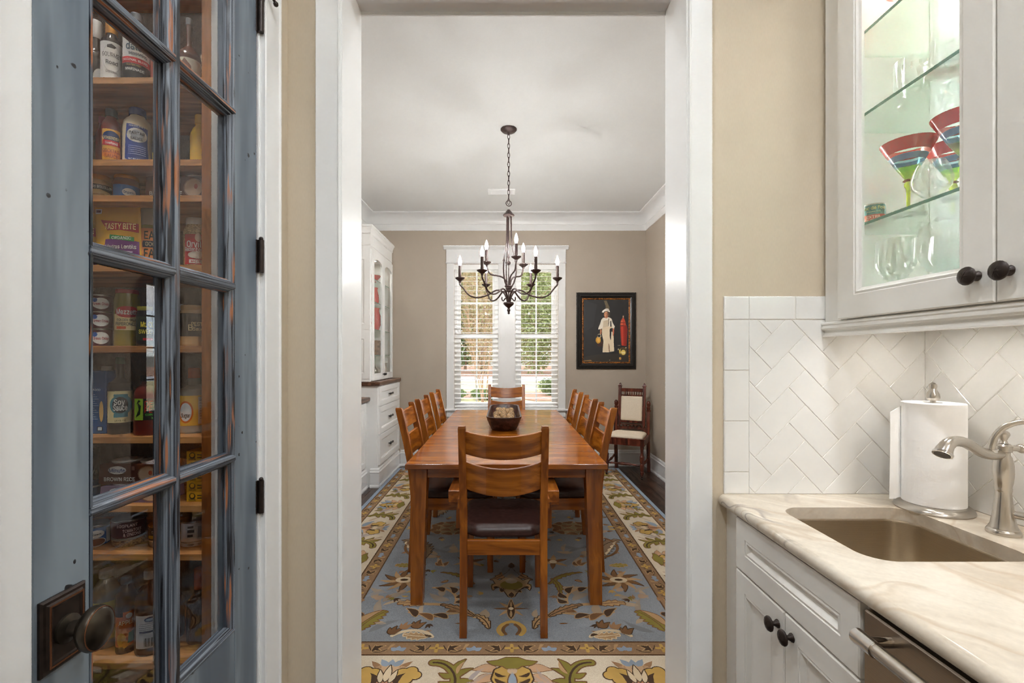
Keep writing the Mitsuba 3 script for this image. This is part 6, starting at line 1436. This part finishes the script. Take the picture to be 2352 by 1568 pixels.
wrap(o, [('rect', -r * 1.2, 0.008, r * 1.2, h * 0.66, W_), ('rect', -r * 1.2, h * 0.08, r * 1.14, h * 0.28, K_), ('rect', -r * 1.2, h * 0.28, r * 1.14, h * 0.36, R__), ('text', "dale's", 0.002, h * 0.50, 0.020, r * 1.6, (40, 62, 74)), ('text', 'seasoning', 0.004, h * 0.41, 0.009, r * 1.3, (50, 62, 72)),
         ('text', 'ORIGINAL BLEND', -0.004, h * 0.32, 0.006, r * 1.9, W_), ('text', 'MARINADE', -0.004, h * 0.20, 0.0075, r * 1.3, W_), ('text', 'GLUTEN FREE', -0.006, h * 0.255, 0.004, r * 1.0, (206, 176, 90)), ('ell', r * 0.72, h * 0.62, 0.011, 0.011, R__)])
tall('hot_sauce_bottle', 'tall pinkish bottle with white cap beside the marinade on the top shelf', 344, 372, 16, 1, 'pk_pink', 'pk_white', 1.40, 0.42, 0.55, 0.72, 0.03)
o = tall('coconut_aminos_bottle', 'slender-necked dark bottle with pale label at the right on the top shelf', 406, 463, 44, 1, 'pk_amber', 'pk_grey', 1.40, 0.24, 0.46, 0.64, 0.02, 1.2)
r, h = o[2], o[4]
wrap(o, [('rect', -r * 1.1, 0.006, r * 1.25, h * 0.42, (206, 206, 190)), ('poly', [(-0.024, h * 0.14), (-0.004, h * 0.10), (0.006, h * 0.2), (0.004, h * 0.32), (-0.012, h * 0.41), (-0.028, h * 0.30)], (92, 62, 50)), ('text', 'Coconut', -0.010, h * 0.26, 0.010, 0.034, W_), ('text', 'Secret', -0.010, h * 0.17, 0.009, 0.028, W_)])
tall('oil_bottle', 'pale-labelled bottle at the far right of the top shelf', 459, 486, 97, 1, 'pk_cream', 'pk_grey', 1.47, 0.4, 0.7, 0.85, 0.02)
# ---- shelf 2
o = tall('cocktail_sauce_bottle', 'dark red cocktail sauce bottle with yellow label on the second shelf', 231, 280, 253, 2, 'pk_brownred', 'pk_black', 1.375, 0.52, 0.66, 0.84, 0.022, 1.15)
r, h = o[2], o[4]
wrap(o, [('rect', -r * 0.98, 0.012, r * 0.98, h * 0.62, (226, 166, 36)), ('rect', -r * 0.98, 0.026, r * 0.98, h * 0.26, (220, 128, 26)), ('ell', 0, h * 0.49, r * 0.86, h * 0.10, (20, 40, 86)), ('text', "BOOKBINDER'S", 0, h * 0.47, 0.008, r * 1.9, (236, 214, 150)), ('poly', [(-r * 0.9, h * 0.34), (r * 0.9, h * 0.34), (r * 0.8, h * 0.43), (-r * 0.8, h * 0.43)], R__),
         ('text', 'Seafood', 0, h * 0.385, 0.007, r * 1.1, W_), ('text', 'COCKTAIL', 0, h * 0.25, 0.010, r * 1.6, (150, 60, 20)), ('text', 'SAUCE', 0, h * 0.16, 0.010, r * 1.2, (150, 60, 20))])
tall('ketchup_bottle', 'dark red bottle half hidden behind the cocktail sauce', 219, 250, 250, 2, 'pk_brownred', 'pk_red', 1.49, 0.5, 0.66, 0.84, 0.022)
o = tall('tartar_sauce_bottle', 'cream tartar sauce squeeze bottle with blue cap and label on the second shelf', 281, 351, 252, 2, 'pk_cream', 'pk_navy', 1.385, 0.52, 0.70, 0.86, 0.022, 1.12)
r, h = o[2], o[4]
wrap(o, [('poly', [(-r * 0.95, 0.02), (-0.006, 0.006), (r * 0.72, 0.018), (r * 0.80, h * 0.18), (r * 0.68, h * 0.36), (r * 0.72, h * 0.64), (-r * 0.78, h * 0.68), (-r * 0.90, h * 0.40)], (40, 62, 132)), ('ell', -0.002, h * 0.50, r * 0.70, h * 0.115, W_), ('ell', -0.002, h * 0.50, r * 0.40, h * 0.085, (170, 176, 186)), ('text', "TRADER JOE'S", -0.002, h * 0.645, 0.0045, r * 1.1, W_), ('text', 'TARTAR', -0.002, h * 0.53, 0.008, r * 1.0, K_), ('text', 'SAUCE', -0.002, h * 0.44, 0.008, r * 0.8, K_)]
     + [('rect', -r * 0.6, h * (0.31 - 0.033 * q), r * 0.5, h * (0.322 - 0.033 * q), (150, 164, 206)) for q in range(5)] + [('text', 'NET WT 8.5 OZ', -0.004, h * 0.10, 0.004, r * 0.9, W_)])
o = tall('mustard_jar', 'small mustard bottle with yellow cap behind the middle door bar', 348, 378, 303, 2, 'pk_black', 'pk_yellow', 1.385, 0.6, 0.62, 0.8, 0.02)
r, h = o[2], o[4]
wrap(o, [('rect', -r, 0.008, r, h * 0.4, (196, 176, 40)), ('rect', -r * 0.5, 0.01, r * 0.3, 0.03, W_)])
tall('mustard_squeeze_bottle', 'yellow mustard squeeze bottle at the right on the second shelf', 436, 482, 266, 2, 'pk_yellow', 'pk_yellow', 1.40, 0.45, 0.60, 0.80, 0.028)
# ---- shelf 3
o = jar('bouillon_jar', 'short jar of bouillon with gold lid and black label on the third shelf', 'jar', 196, 260, 383, 3, 'pk_tan', 'pk_gold', 1.385, 0.014, 0.86, 0.2)
r, h = o[2], o[4]
wrap(o, [('rect', -r * 1.2, 0.008, r * 1.25, h * 0.62, K_), ('poly', [(-0.03, 0.012), (0.02, 0.012), (0.028, h * 0.36), (0, h * 0.44), (-0.032, h * 0.4)], (196, 170, 110)), ('poly', [(-0.02, 0.016), (0.012, 0.02), (0.01, h * 0.3), (-0.016, h * 0.26)], (150, 110, 50)), ('text', 'THAN BOUILLON', 0.002, h * 0.53, 0.007, r * 1.9, W_)])
o = jar('preserve_jar', 'short jar with gold lid and blue label on the third shelf', 'jar', 258, 323, 407, 3, 'pk_brownred', 'pk_gold', 1.385, 0.010, 0.86, 0.2)
r, h = o[2], o[4]
wrap(o, [('rect', -r * 1.2, 0.006, r * 1.2, h * 0.60, (40, 110, 176)), ('ell', 0.006, h * 0.33, r * 0.5, h * 0.15, W_), ('text', 'Organic', 0.006, h * 0.33, 0.006, r * 0.8, (40, 80, 140))])
def rice_pack(px0, px1, top, bottom, d, zb_, sleeve, label):
    x0, x1 = X(px0, d), X(px1, d)
    z0 = zb_ + 0.0003; h = Z(top, d) - z0
    k = thing('rice_cup_pack', label, 'food pack')
    w = x1 - x0
    part(k, 'sleeve', prism([(x0, z0 + 0.001), (x0 + w * 0.03, z0), (x1 - w * 0.03, z0), (x1, z0 + 0.001), (x1 - w * 0.02, z0 + h * 0.86), (x1 - w * 0.06, z0 + h * 0.90), (x0 + w * 0.06, z0 + h * 0.90), (x0 + w * 0.02, z0 + h * 0.86)], d, d + 0.085, 'y'), sleeve)
    for f in (0.28, 0.74):
        part(k, 'cup_rim', lathe([(0, 0), (0.036, 0), (0.038, 0.003), (0.036, h * 0.10), (0, h * 0.10)], 28, (x0 + w * f, d + 0.042, z0 + h * 0.9005)), 'pk_white', smooth=35)
    bw, bh = w * 0.28, h * 0.36
    art(k, 'label', [('ell', w * 0.78, h * 0.44, w * 0.16, h * 0.38, (150, 120, 100)), ('ell', w * 0.78, h * 0.44, w * 0.14, h * 0.34, (212, 184, 156)), ('ell', w * 0.82, h * 0.50, w * 0.03, h * 0.10, (180, 90, 60)), ('ell', w * 0.30, h * 0.62, bw * 0.5, bh * 0.5, W_), ('text', 'Minute', w * 0.30, h * 0.61, h * 0.17, bw * 0.95, (24, 54, 120)), ('text', 'BROWN RICE', w * 0.34, h * 0.22, h * 0.16, w * 0.52, W_), ('rect', w * 0.53, h * 0.62, w * 0.58, h * 0.80, (130, 100, 90))], flat(x0, d, z0), 0.02)
    return z0 + h
rice_pack(333, 476, 399, 448, 1.345, SHZ[3], 'pk_rice_sleeve', 'brown rice cup twin pack on the third shelf behind the middle door bar')
# ---- shelf 4
def pouch(px0, px1, top, shelf, d, lean, label, lab):
    x0, x1 = X(px0, d), X(px1, d); w = x1 - x0; z0 = SHZ[shelf] + 0.0004; h = min(Z(top, d), SHZ[shelf - 1] - 0.0205) - z0
    th = lambda u, v: (0.002 + 0.021 * np.clip(1 - v / h, 0, 1) ** 0.6 * np.clip(1 - (2 * u / w - 1) ** 2, 0, 1) ** 0.7 * (0.35 + 0.65 * np.clip(v / (0.12 * h), 0, 1)))
    k = thing('food_pouch', label, 'food pouch', None)
    nu, nv = 21, 15
    U, V = np.meshgrid(np.linspace(0, w, nu), np.linspace(0, h, nv), indexing='ij')
    u, v = U.ravel(), V.ravel()
    f = np.stack([x0 + u + lean * v / h, d - th(u, v), z0 + v], 1); b = np.stack([x0 + u + lean * v / h, d + 0.5 * th(u, v), z0 + v], 1)
    i = np.arange(nu - 1)[:, None] * nv + np.arange(nv - 1)[None, :]
    q = np.stack([i, i + nv, i + nv + 1, i + 1], -1).reshape(-1, 4)
    rim = [j * nv for j in range(nu)] + [(nu - 1) * nv + j for j in range(1, nv)] + [j * nv + nv - 1 for j in range(nu - 2, -1, -1)] + [j for j in range(nv - 2, 0, -1)]
    rim = np.array(rim); n_ = nu * nv; r2 = np.roll(rim, -1)
    faces = np.vstack([q[:, [0, 1, 2]], q[:, [0, 2, 3]], q[:, [0, 2, 1]] + n_, q[:, [0, 3, 2]] + n_, np.stack([rim, rim + n_, r2], 1), np.stack([r2, rim + n_, r2 + n_], 1)])
    pm_ = trimesh.Trimesh(np.vstack([f, b]), faces, process=False)
    trimesh.repair.fix_winding(pm_)
    part(k, 'pouch', fix(pm_), 'pk_pouch', smooth=50)
    art(k, 'label', lab(w, h), lambda u_, v_, hh: np.stack([x0 + u_ + lean * v_ / h, d - th(u_, v_) - hh, z0 + v_], 1), 0.006)
TB = lambda w, h: [('poly', [(w * 0.24, h * 0.06), (w * 0.98, h * 0.04), (w * 0.98, h * 0.42), (w * 0.60, h * 0.47), (w * 0.30, h * 0.45), (w * 0.26, h * 0.25)], (92, 34, 104)), ('poly', [(w * 0.16, h * 0.78), (w * 0.98, h * 0.72), (w * 0.98, h * 0.57), (w * 0.60, h * 0.61), (w * 0.34, h * 0.60)], R__), ('text', 'TASTY BITE', w * 0.60, h * 0.67, h * 0.095, w * 0.66, (246, 226, 160)), ('poly', [(w * 0.40, h * 0.46), (w * 0.90, h * 0.42), (w * 0.90, h * 0.49), (w * 0.40, h * 0.53)], (40, 120, 60)),
                   ('text', 'ORGANIC', w * 0.65, h * 0.475, h * 0.05, w * 0.4, W_), ('text', 'Madras Lentils', w * 0.63, h * 0.33, h * 0.065, w * 0.62, W_), ('rect', w * 0.40, h * 0.23, w * 0.88, h * 0.255, (190, 170, 196)), ('rect', w * 0.40, h * 0.19, w * 0.80, h * 0.21, (190, 170, 196)), ('ell', w * 0.66, h * 0.07, w * 0.28, h * 0.085, (40, 26, 20)), ('ell', w * 0.66, h * 0.075, w * 0.24, h * 0.07, (214, 200, 176)), ('rect', w * 0.05, h * 0.88, w * 0.20, h * 0.96, (226, 220, 214)), ('rect', w * 0.07, h * 0.90, w * 0.18, h * 0.94, (110, 60, 90)), ('ell', w * 0.16, h * 0.07, w * 0.07, h * 0.03, (50, 130, 60))]
pouch(224, 327, 462, 4, 1.355, -0.006, 'yellow lentil pouch with red banner standing on the fourth shelf', TB)
pouch(150, 232, 488, 4, 1.40, -0.012, 'yellow lentil pouch leaning at the left edge of the fourth shelf', TB)
o = jar('almond_butter_jar', 'clear-topped jar with orange label on the fourth shelf', 'jar', 320, 382, 470, 4, 'pk_olive', 'pk_clear', 1.385, 0.048, 0.86, 0.10)
r, h = o[2], o[4]
wrap(o, [('rect', -r * 1.25, 0.016, r * 1.25, h * 0.66, (226, 146, 84)), ('text', 'EAT', -0.002, h * 0.54, h * 0.13, r * 1.2, K_), ('poly', [(-r * 0.78, h * 0.34), (r * 0.7, h * 0.34), (r * 0.75, h * 0.39), (r * 0.7, h * 0.45), (-r * 0.78, h * 0.45), (-r * 0.83, h * 0.39)], (28, 34, 62)), ('text', 'GOOD', -0.002, h * 0.395, h * 0.065, r * 1.0, (226, 206, 170)), ('text', 'FAT', -0.002, h * 0.245, h * 0.13, r * 1.2, K_)])
o = jar('popcorn_jar', 'jar of white popcorn kernels with red label at the right on the fourth shelf', 'jar', 421, 489, 505, 4, 'pk_kernel', 'pk_white', 1.40, 0.020, 0.80, 0.14)
r, h = o[2], o[4]
wrap(o, [('rect', -r * 1.05, 0.012, r * 1.1, h * 0.66, (176, 30, 44)), ('ell', 0, h * 0.60, 0.008, 0.012, (220, 190, 170)), ('text', 'Orville', -0.004, h * 0.47, h * 0.12, r * 1.4, W_), ('text', 'Redenbacher', -0.004, h * 0.37, h * 0.08, r * 1.7, W_), ('ell', 0.0, h * 0.26, r * 0.7, h * 0.07, (232, 220, 206)), ('rect', -r * 0.6, h * 0.10, r * 0.9, h * 0.17, W_), ('text', 'WHITE CORN', 0.004, h * 0.135, h * 0.045, r * 1.2, R__)])
# ---- shelf 5
zc_ = SHZ[5]
for i, (top, lb) in enumerate(((755, 'bottom can of the green chile stack on the fifth shelf'), (716, 'middle can of the green chile stack on the fifth shelf'), (678, 'top can of the green chile stack on the fifth shelf'))):
    o = jar('chile_can', lb, 'can', 200, 259, top, 5, 'pk_maroon', 'pk_tin', 1.392, 0.004, 0.98, 0.03, 'stacked green chile cans', zc_)
    zc_ = o[3] + o[4] + 0.0003
    r, h = o[2], o[4]
    wrap(o, [('ell', 0.002, h * 0.46, r * 0.72, h * 0.34, W_), ('ell', -r * 0.42, h * 0.66, r * 0.22, h * 0.13, (40, 90, 160)), ('text', 'Green Chiles', 0.003, h * 0.44, h * 0.15, r * 1.25, (150, 24, 40))])
o = jar('pepper_jar', 'tall jar of green peppers with red lid on the fifth shelf', 'jar', 261, 324, 666, 5, 'pk_olive', 'pk_red', 1.395, 0.012, 0.86, 0.14)
r, h = o[2], o[4]
wrap(o, [('rect', -r * 1.15, h * 0.28, r * 1.1, h * 0.56, (226, 206, 150)), ('ell', 0, h * 0.60, r * 0.98, h * 0.10, R__), ('text', 'Mezzetta', 0, h * 0.60, h * 0.085, r * 1.7, W_), ('text', 'GOLDEN GREEK', 0, h * 0.46, h * 0.04, r * 1.6, (70, 50, 30)), ('text', 'PEPERONCINI', 0, h * 0.39, h * 0.055, r * 1.8, (60, 44, 24)), ('rect', -r * 0.8, h * 0.30, -r * 0.1, h * 0.345, (200, 90, 40))])
o = jar('pickle_jar', 'dark pickle jar with yellow-green lid on the fifth shelf', 'jar', 312, 368, 705, 5, 'pk_dark', 'pk_olive', 1.36, 0.012, 0.88, 0.12)
r, h = o[2], o[4]
wrap(o, [('rect', -r * 1.2, h * 0.14, r * 1.2, h * 0.74, (40, 44, 20)), ('rect', -r * 0.6, h * 0.44, r * 1.2, h * 0.66, (18, 20, 18)), ('text', 'Mt. Olive', 0.004, h * 0.54, h * 0.13, r * 1.5, (226, 206, 60)), ('text', 'SWEET', -0.004, h * 0.36, h * 0.10, r * 1.3, (206, 190, 70)), ('rect', -r * 0.4, h * 0.14, r * 1.2, h * 0.20, R__)])
o = jar('mayonnaise_jar', 'jar with white lid and blue label behind the middle door bar', 'jar', 360, 426, 698, 5, 'pk_brownred', 'pk_white', 1.42, 0.020, 0.92, 0.1)
r, h = o[2], o[4]
wrap(o, [('rect', -r * 1.25, h * 0.18, r * 1.25, h * 0.70, (30, 56, 130)), ('rect', r * 0.55, h * 0.28, r * 1.1, h * 0.62, W_), ('rect', -r * 1.1, h * 0.5, -r * 0.2, h * 0.54, W_)])
o = jar('pesto_jar', 'dark jar labelled pesto sauce at the right on the fifth shelf', 'jar', 412, 486, 703, 5, 'pk_tan', 'pk_tan', 1.41, 0.014, 0.9, 0.12)
r, h = o[2], o[4]
wrap(o, [('rect', -r * 1.2, h * 0.24, r * 1.2, h * 0.80, (58, 56, 50)), ('text', 'PESTO', 0.008, h * 0.54, h * 0.09, r * 0.9, (206, 190, 150)), ('text', 'Sauce', 0.010, h * 0.42, h * 0.08, r * 0.8, (206, 190, 150)), ('text', 'B', -0.012, h * 0.45, h * 0.14, r * 0.3, (206, 190, 150))])
# ---- shelf 6
d = 1.36
t_ = thing('broth_carton', 'tall blue broth carton at the left on the sixth shelf', 'carton')
x0, x1, z0 = X(150, d), X(243, d), SHZ[6] + 0.0003
hh = Z(852, d) - z0
part(t_, 'carton', box(x0, x1, d, d + 0.07, z0, z0 + hh, 0.002), 'pk_blue')
part(t_, 'cap', lathe([(0, hh + 0.0004), (0.014, hh + 0.0004), (0.014, hh + 0.014), (0, hh + 0.014)], 18, (x1 - 0.026, d + 0.035, z0)), 'pk_white', smooth=35)
w = x1 - x0
art(t_, 'label', [('text', 'OF FOOD', w * 0.72, hh * 0.70, 0.006, w * 0.3, (190, 210, 226))] + [('rect', w * 0.55, hh * (0.62 - 0.035 * q), w * (0.74 + 0.05 * ((q * 7) % 3)), hh * (0.628 - 0.035 * q), (150, 180, 206)) for q in range(12)] + [('rect', w * 0.82, hh * 0.05, w * 0.96, hh * 0.12, (40, 60, 80)), ('rect', w * 0.84, hh * 0.06, w * 0.94, hh * 0.11, (190, 206, 216)), ('ell', w * 0.98 - 0.006, hh * 0.36, 0.006, 0.03, (220, 186, 120))], flat(x0, d, z0), 0.02)
o = tall('soy_sauce_bottle', 'dark soy sauce bottle with green cap on the sixth shelf', 246, 306, 820, 6, 'pk_dark', 'pk_green', 1.375, 0.34, 0.60, 0.74, 0.020, 1.1)
r, h = o[2], o[4]
wrap(o, [('rect', -r * 1.25, h * 0.15, r * 1.25, h * 0.56, (224, 212, 160)), ('ell', 0.003, h * 0.38, r * 0.95, h * 0.13, (66, 130, 140)), ('rect', -r * 0.5, h * 0.22, r * 0.6, h * 0.27, (66, 130, 140)), ('rect', -r * 0.5, h * 0.49, r * 0.6, h * 0.52, (66, 130, 140)), ('ell', 0.0, h * 0.38, r * 0.60, h * 0.105, (30, 40, 46)), ('text', 'Soy', -0.002, h * 0.42, h * 0.07, r * 0.8, W_), ('text', 'Sauce', 0, h * 0.345, h * 0.07, r * 1.05, W_), ('text', '15 FL OZ', 0, h * 0.18, 0.004, r * 0.9, (80, 70, 40))])
o = tall('salsa_jar', 'reddish salsa jar with black desert label on the sixth shelf', 306, 384, 862, 6, 'pk_brownred', 'pk_black', 1.365, 0.52, 0.66, 0.86, 0.016, 1.1, cat_='jar')
r, h = o[2], o[4]
wrap(o, [('rect', -r * 1.1, h * 0.26, r * 1.2, h * 0.62, (18, 20, 16)), ('rect', -r * 1.1, h * 0.26, -r * 0.42, h * 0.62, (150, 190, 60)), ('poly', [(-r * 0.95, h * 0.30), (-r * 0.6, h * 0.36), (-r * 0.55, h * 0.50), (-r * 0.8, h * 0.56), (-r * 0.7, h * 0.44)], (20, 40, 16)), ('poly', [(-r * 0.9, h * 0.52), (-r * 0.55, h * 0.58), (-r * 0.7, h * 0.60)], (20, 40, 16)), ('text', 'DESERT', r * 0.38, h * 0.535, h * 0.09, r * 1.4, (196, 40, 30)), ('text', 'PEPPER', r * 0.38, h * 0.43, h * 0.09, r * 1.4, (196, 40, 30)), ('text', 'CORN BLACK BEAN', r * 0.38, h * 0.35, h * 0.035, r * 1.3, (90, 190, 80)), ('text', 'MEDIUM', r * 0.38, h * 0.295, h * 0.03, r * 0.6, (90, 190, 80))])
o = tall('vinegar_bottle', 'bottle with orange cap and yellow label at the right on the sixth shelf', 406, 486, 845, 6, 'pk_clear', 'pk_orange', 1.405, 0.36, 0.62, 0.74, 0.030, 1.0)
r, h = o[2], o[4]
wrap(o, [('rect', -r * 1.2, h * 0.12, r * 1.2, h * 0.58, (226, 178, 70)), ('ell', -r * 0.50, h * 0.33, r * 0.46, h * 0.17, (214, 110, 40)), ('ell', -r * 0.50, h * 0.33, r * 0.36, h * 0.14, W_), ('text', 'Sugar', -r * 0.5, h * 0.28, h * 0.06, r * 0.55, K_), ('rect', r * 0.22, h * 0.14, r * 0.95, h * 0.56, W_)] + [('rect', r * 0.28, h * (0.50 - 0.04 * q), r * 0.9, h * (0.508 - 0.04 * q), (120, 110, 100)) for q in range(8)])
# ---- shelf 7
o = jar('dark_food_jar', 'dark jar with blue base label at the left on the seventh shelf', 'jar', 168, 232, 1030, 7, 'pk_dark', 'pk_black', 1.37, 0.016, 0.9, 0.1)
r, h = o[2], o[4]
wrap(o, [('rect', -r * 1.2, 0.004, r * 1.2, h * 0.40, (50, 80, 110)), ('text', 'VA', r * 0.55, h * 0.55, h * 0.09, 0.02, W_), ('rect', 0, h * 0.25, r * 1.1, h * 0.28, W_)])
z1_ = rice_pack(228, 378, 1112, 1161, 1.338, SHZ[7], 'pk_lilac', 'lilac rice cup twin pack, lower of the two on the seventh shelf')
rice_pack(226, 372, 1060, 1110, 1.342, z1_, 'pk_rice_sleeve', 'brown rice cup twin pack, upper of the two on the seventh shelf')
zs_ = SHZ[7]
for q in range(5):
    d = 1.345
    x0, x1 = X(428, d), X(470, d)
    k = thing('sardine_box', ['lowest', 'second lowest', 'middle', 'second highest', 'topmost'][q] + ' yellow box of the little stack on the seventh shelf', 'food box', 'stacked yellow food boxes')
    part(k, 'carton', box(x0, x0 + 0.064, d, d + 0.06, zs_ + 0.0003, zs_ + 0.0288, 0.0008), 'pk_yellow')
    art(k, 'label', [('ell', 0.017, 0.016, 0.009, 0.009, K_), ('ell', 0.017, 0.017, 0.006, 0.006, (222, 176, 40)), ('text', 'SEASON', 0.017, 0.0055, 0.005, 0.020, K_), ('rect', 0.032, 0.017, 0.050, 0.020, K_), ('rect', 0.032, 0.009, 0.048, 0.012, K_)], flat(x0, d, zs_ + 0.0003), 0.02)
    zs_ += 0.0290
# ---- shelf 8
o = jar('bean_can', 'blue-labelled can at the left on the eighth shelf', 'can', 186, 254, 1200, 8, 'pk_black', 'pk_tin', 1.385, 0.006, 0.97, 0.03)
r, h = o[2], o[4]
wrap(o, [('rect', -r * 1.3, h * 0.04, r * 1.3, h * 0.88, (36, 88, 150)), ('ell', 0.0, h * 0.58, r * 0.6, h * 0.18, W_), ('ell', 0.002, h * 0.20, r * 0.65, h * 0.2, W_), ('ell', 0.002, h * 0.20, r * 0.58, h * 0.17, (120, 76, 50)), ('text', 'Brown', 0.0, h * 0.58, h * 0.09, r * 0.8, (50, 50, 60)), ('rect', r * 0.72, h * 0.1, r * 1.15, h * 0.8, (206, 206, 200))])
o = jar('bean_tub', 'clear tub of beans, lower of the pair on the eighth shelf', 'tub', 256, 336, 1226, 8, 'pk_bean', 'pk_clear', 1.392, 0.006, 0.99, 0.02)
o2 = jar('eggplant_can', 'maroon can of eggplant with tomatoes standing on the bean tub', 'can', 255, 337, 1186, 8, 'pk_maroon', 'pk_tin', 1.392, 0.005, 0.98, 0.02, None, o[3] + o[4])
r, h = o2[2], o2[4]
wrap(o2, [('text', 'EGGPLANT', -0.004, h * 0.70, h * 0.16, r * 1.2, (226, 206, 206)), ('text', 'TOMATOES', 0.008, h * 0.42, h * 0.16, r * 1.1, (226, 206, 206)), ('text', '& ONIONS', 0.008, h * 0.20, h * 0.16, r * 1.0, (226, 206, 206))])
o = jar('seasoning_can', 'white-labelled can, lower of the pair behind the middle door bar', 'can', 340, 398, 1232, 8, 'pk_tin', 'pk_tin', 1.385, 0.004, 0.98, 0.02)
r, h = o[2], o[4]
wrap(o, [('rect', -r * 0.7, h * 0.04, r * 1.2, h * 0.9, W_), ('text', 'P', -r * 0.15, h * 0.60, h * 0.25, 0.01, K_), ('text', 'VIL', -r * 0.1, h * 0.28, h * 0.14, 0.012, (90, 90, 90))])
o2 = jar('cat_food_can', 'small black and yellow can standing on the white-labelled can', 'can', 340, 396, 1199, 8, 'pk_black', 'pk_gold', 1.385, 0.006, 0.96, 0.04, None, o[3] + o[4])
r, h = o2[2], o2[4]
wrap(o2, [('rect', -r * 1.2, h * 0.10, r * 1.2, h * 0.30, (226, 190, 40)), ('text', 'de Cat', -r * 0.05, h * 0.58, h * 0.28, r * 1.4, W_)])
o = jar('white_label_can', 'white-labelled can, lower of the stack at the right on the eighth shelf', 'can', 415, 477, 1237, 8, 'pk_tin', 'pk_tin', 1.39, 0.004, 0.98, 0.02, 'white-labelled cans on the eighth shelf')
o2 = jar('white_label_can', 'white-labelled can, upper of the stack at the right on the eighth shelf', 'can', 415, 477, 1190, 8, 'pk_tin', 'pk_tin', 1.39, 0.004, 0.98, 0.02, 'white-labelled cans on the eighth shelf', o[3] + o[4])
for oo in (o, o2):
    r, h = oo[2], oo[4]
    wrap(oo, [('rect', -r * 1.25, h * 0.05, r * 1.25, h * 0.92, (216, 218, 222)), ('rect', -r * 0.5, h * 0.70, -r * 0.05, h * 0.80, (70, 70, 76)), ('rect', -r * 0.5, h * 0.48, 0.0, h * 0.62, (70, 70, 76)), ('rect', -r * 0.5, h * 0.28, -r * 0.1, h * 0.40, (70, 70, 76)), ('rect', r * 0.25, h * 0.2, r * 0.9, h * 0.75, (150, 152, 156))])
# ---- shelf 9
o = tall('lemonade_bottle', 'clear juice bottle with white cap and pale yellow label on the lowest shelf', 208, 280, 1307, 9, 'pk_clear', 'pk_white', 1.40, 0.42, 0.66, 0.88, 0.022, 1.15)
r, h = o[2], o[4]
wrap(o, [('rect', -r * 1.2, h * 0.12, r * 1.2, h * 0.62, (196, 180, 96)), ('ell', 0.006, h * 0.44, r * 0.45, h * 0.05, (206, 140, 40)), ('ell', 0.0, h * 0.24, r * 0.5, h * 0.05, (220, 170, 60)), ('ell', 0.012, h * 0.34, r * 0.4, h * 0.05, W_)])
o = tall('pineapple_juice_bottle', 'small juice bottle with orange pineapple label on the lowest shelf', 264, 316, 1322, 9, 'pk_juice', 'pk_grey', 1.37, 0.46, 0.70, 0.90, 0.020, 1.15)
r, h = o[2], o[4]
wrap(o, [('rect', -r * 1.2, h * 0.10, r * 1.2, h * 0.56, (196, 104, 40)), ('rect', -r * 1.2, h * 0.50, -r * 0.3, h * 0.56, (40, 20, 16)), ('ell', r * 0.25, h * 0.505, r * 0.3, h * 0.035, W_), ('text', 'APPLE', 0, h * 0.42, h * 0.055, r * 1.4, (246, 226, 190)), ('ell', -r * 0.45, h * 0.20, r * 0.42, h * 0.09, (226, 170, 50)), ('ell', -r * 0.1, h * 0.14, r * 0.3, h * 0.05, (206, 140, 30)), ('poly', [(r * 0.1, h * 0.14), (r * 0.9, h * 0.16), (r * 0.8, h * 0.30), (r * 0.2, h * 0.28)], (50, 90, 40))])
o = tall('cranberry_juice_bottle', 'large dark juice bottle with white back label on the lowest shelf', 308, 388, 1306, 9, 'pk_juice', 'pk_white', 1.375, 0.40, 0.62, 0.84, 0.024, 1.15)
r, h = o[2], o[4]
wrap(o, [('rect', -r * 1.05, h * 0.10, r * 1.2, h * 0.50, (220, 224, 228)), ('rect', r * 0.78, h * 0.10, r * 1.2, h * 0.50, (30, 160, 196)), ('rect', r * 0.70, h * 0.46, r * 1.0, h * 0.50, (226, 200, 40)), ('ell', -r * 0.05, h * 0.45, r * 0.36, h * 0.032, (30, 60, 110)), ('ell', -r * 0.05, h * 0.45, r * 0.28, h * 0.015, (150, 180, 206)), ('rect', -r * 0.7, h * 0.29, r * 0.55, h * 0.315, (40, 44, 80))] + [('rect', -r * 0.7, h * (0.40 - 0.022 * q), r * 0.55, h * (0.405 - 0.022 * q), (120, 126, 136)) for q in range(4)] + [('rect', -r * 0.40 + 0.0022 * q, h * 0.13, -r * 0.40 + 0.0022 * q + 0.0006 + 0.0005 * ((q * 5) % 3), h * 0.235, K_) for q in range(13)])
tall('dark_bottle', 'dark bottle behind the middle door bar on the lowest shelf', 384, 424, 1330, 9, 'pk_juice', 'pk_black', 1.44, 0.4, 0.6, 0.78, 0.02)
tall('syrup_bottle', 'dark bottle with tall orange cap at the right on the lowest shelf', 428, 486, 1303, 9, 'pk_juice', 'pk_orange', 1.42, 0.40, 0.50, 0.66, 0.062, 1.0)
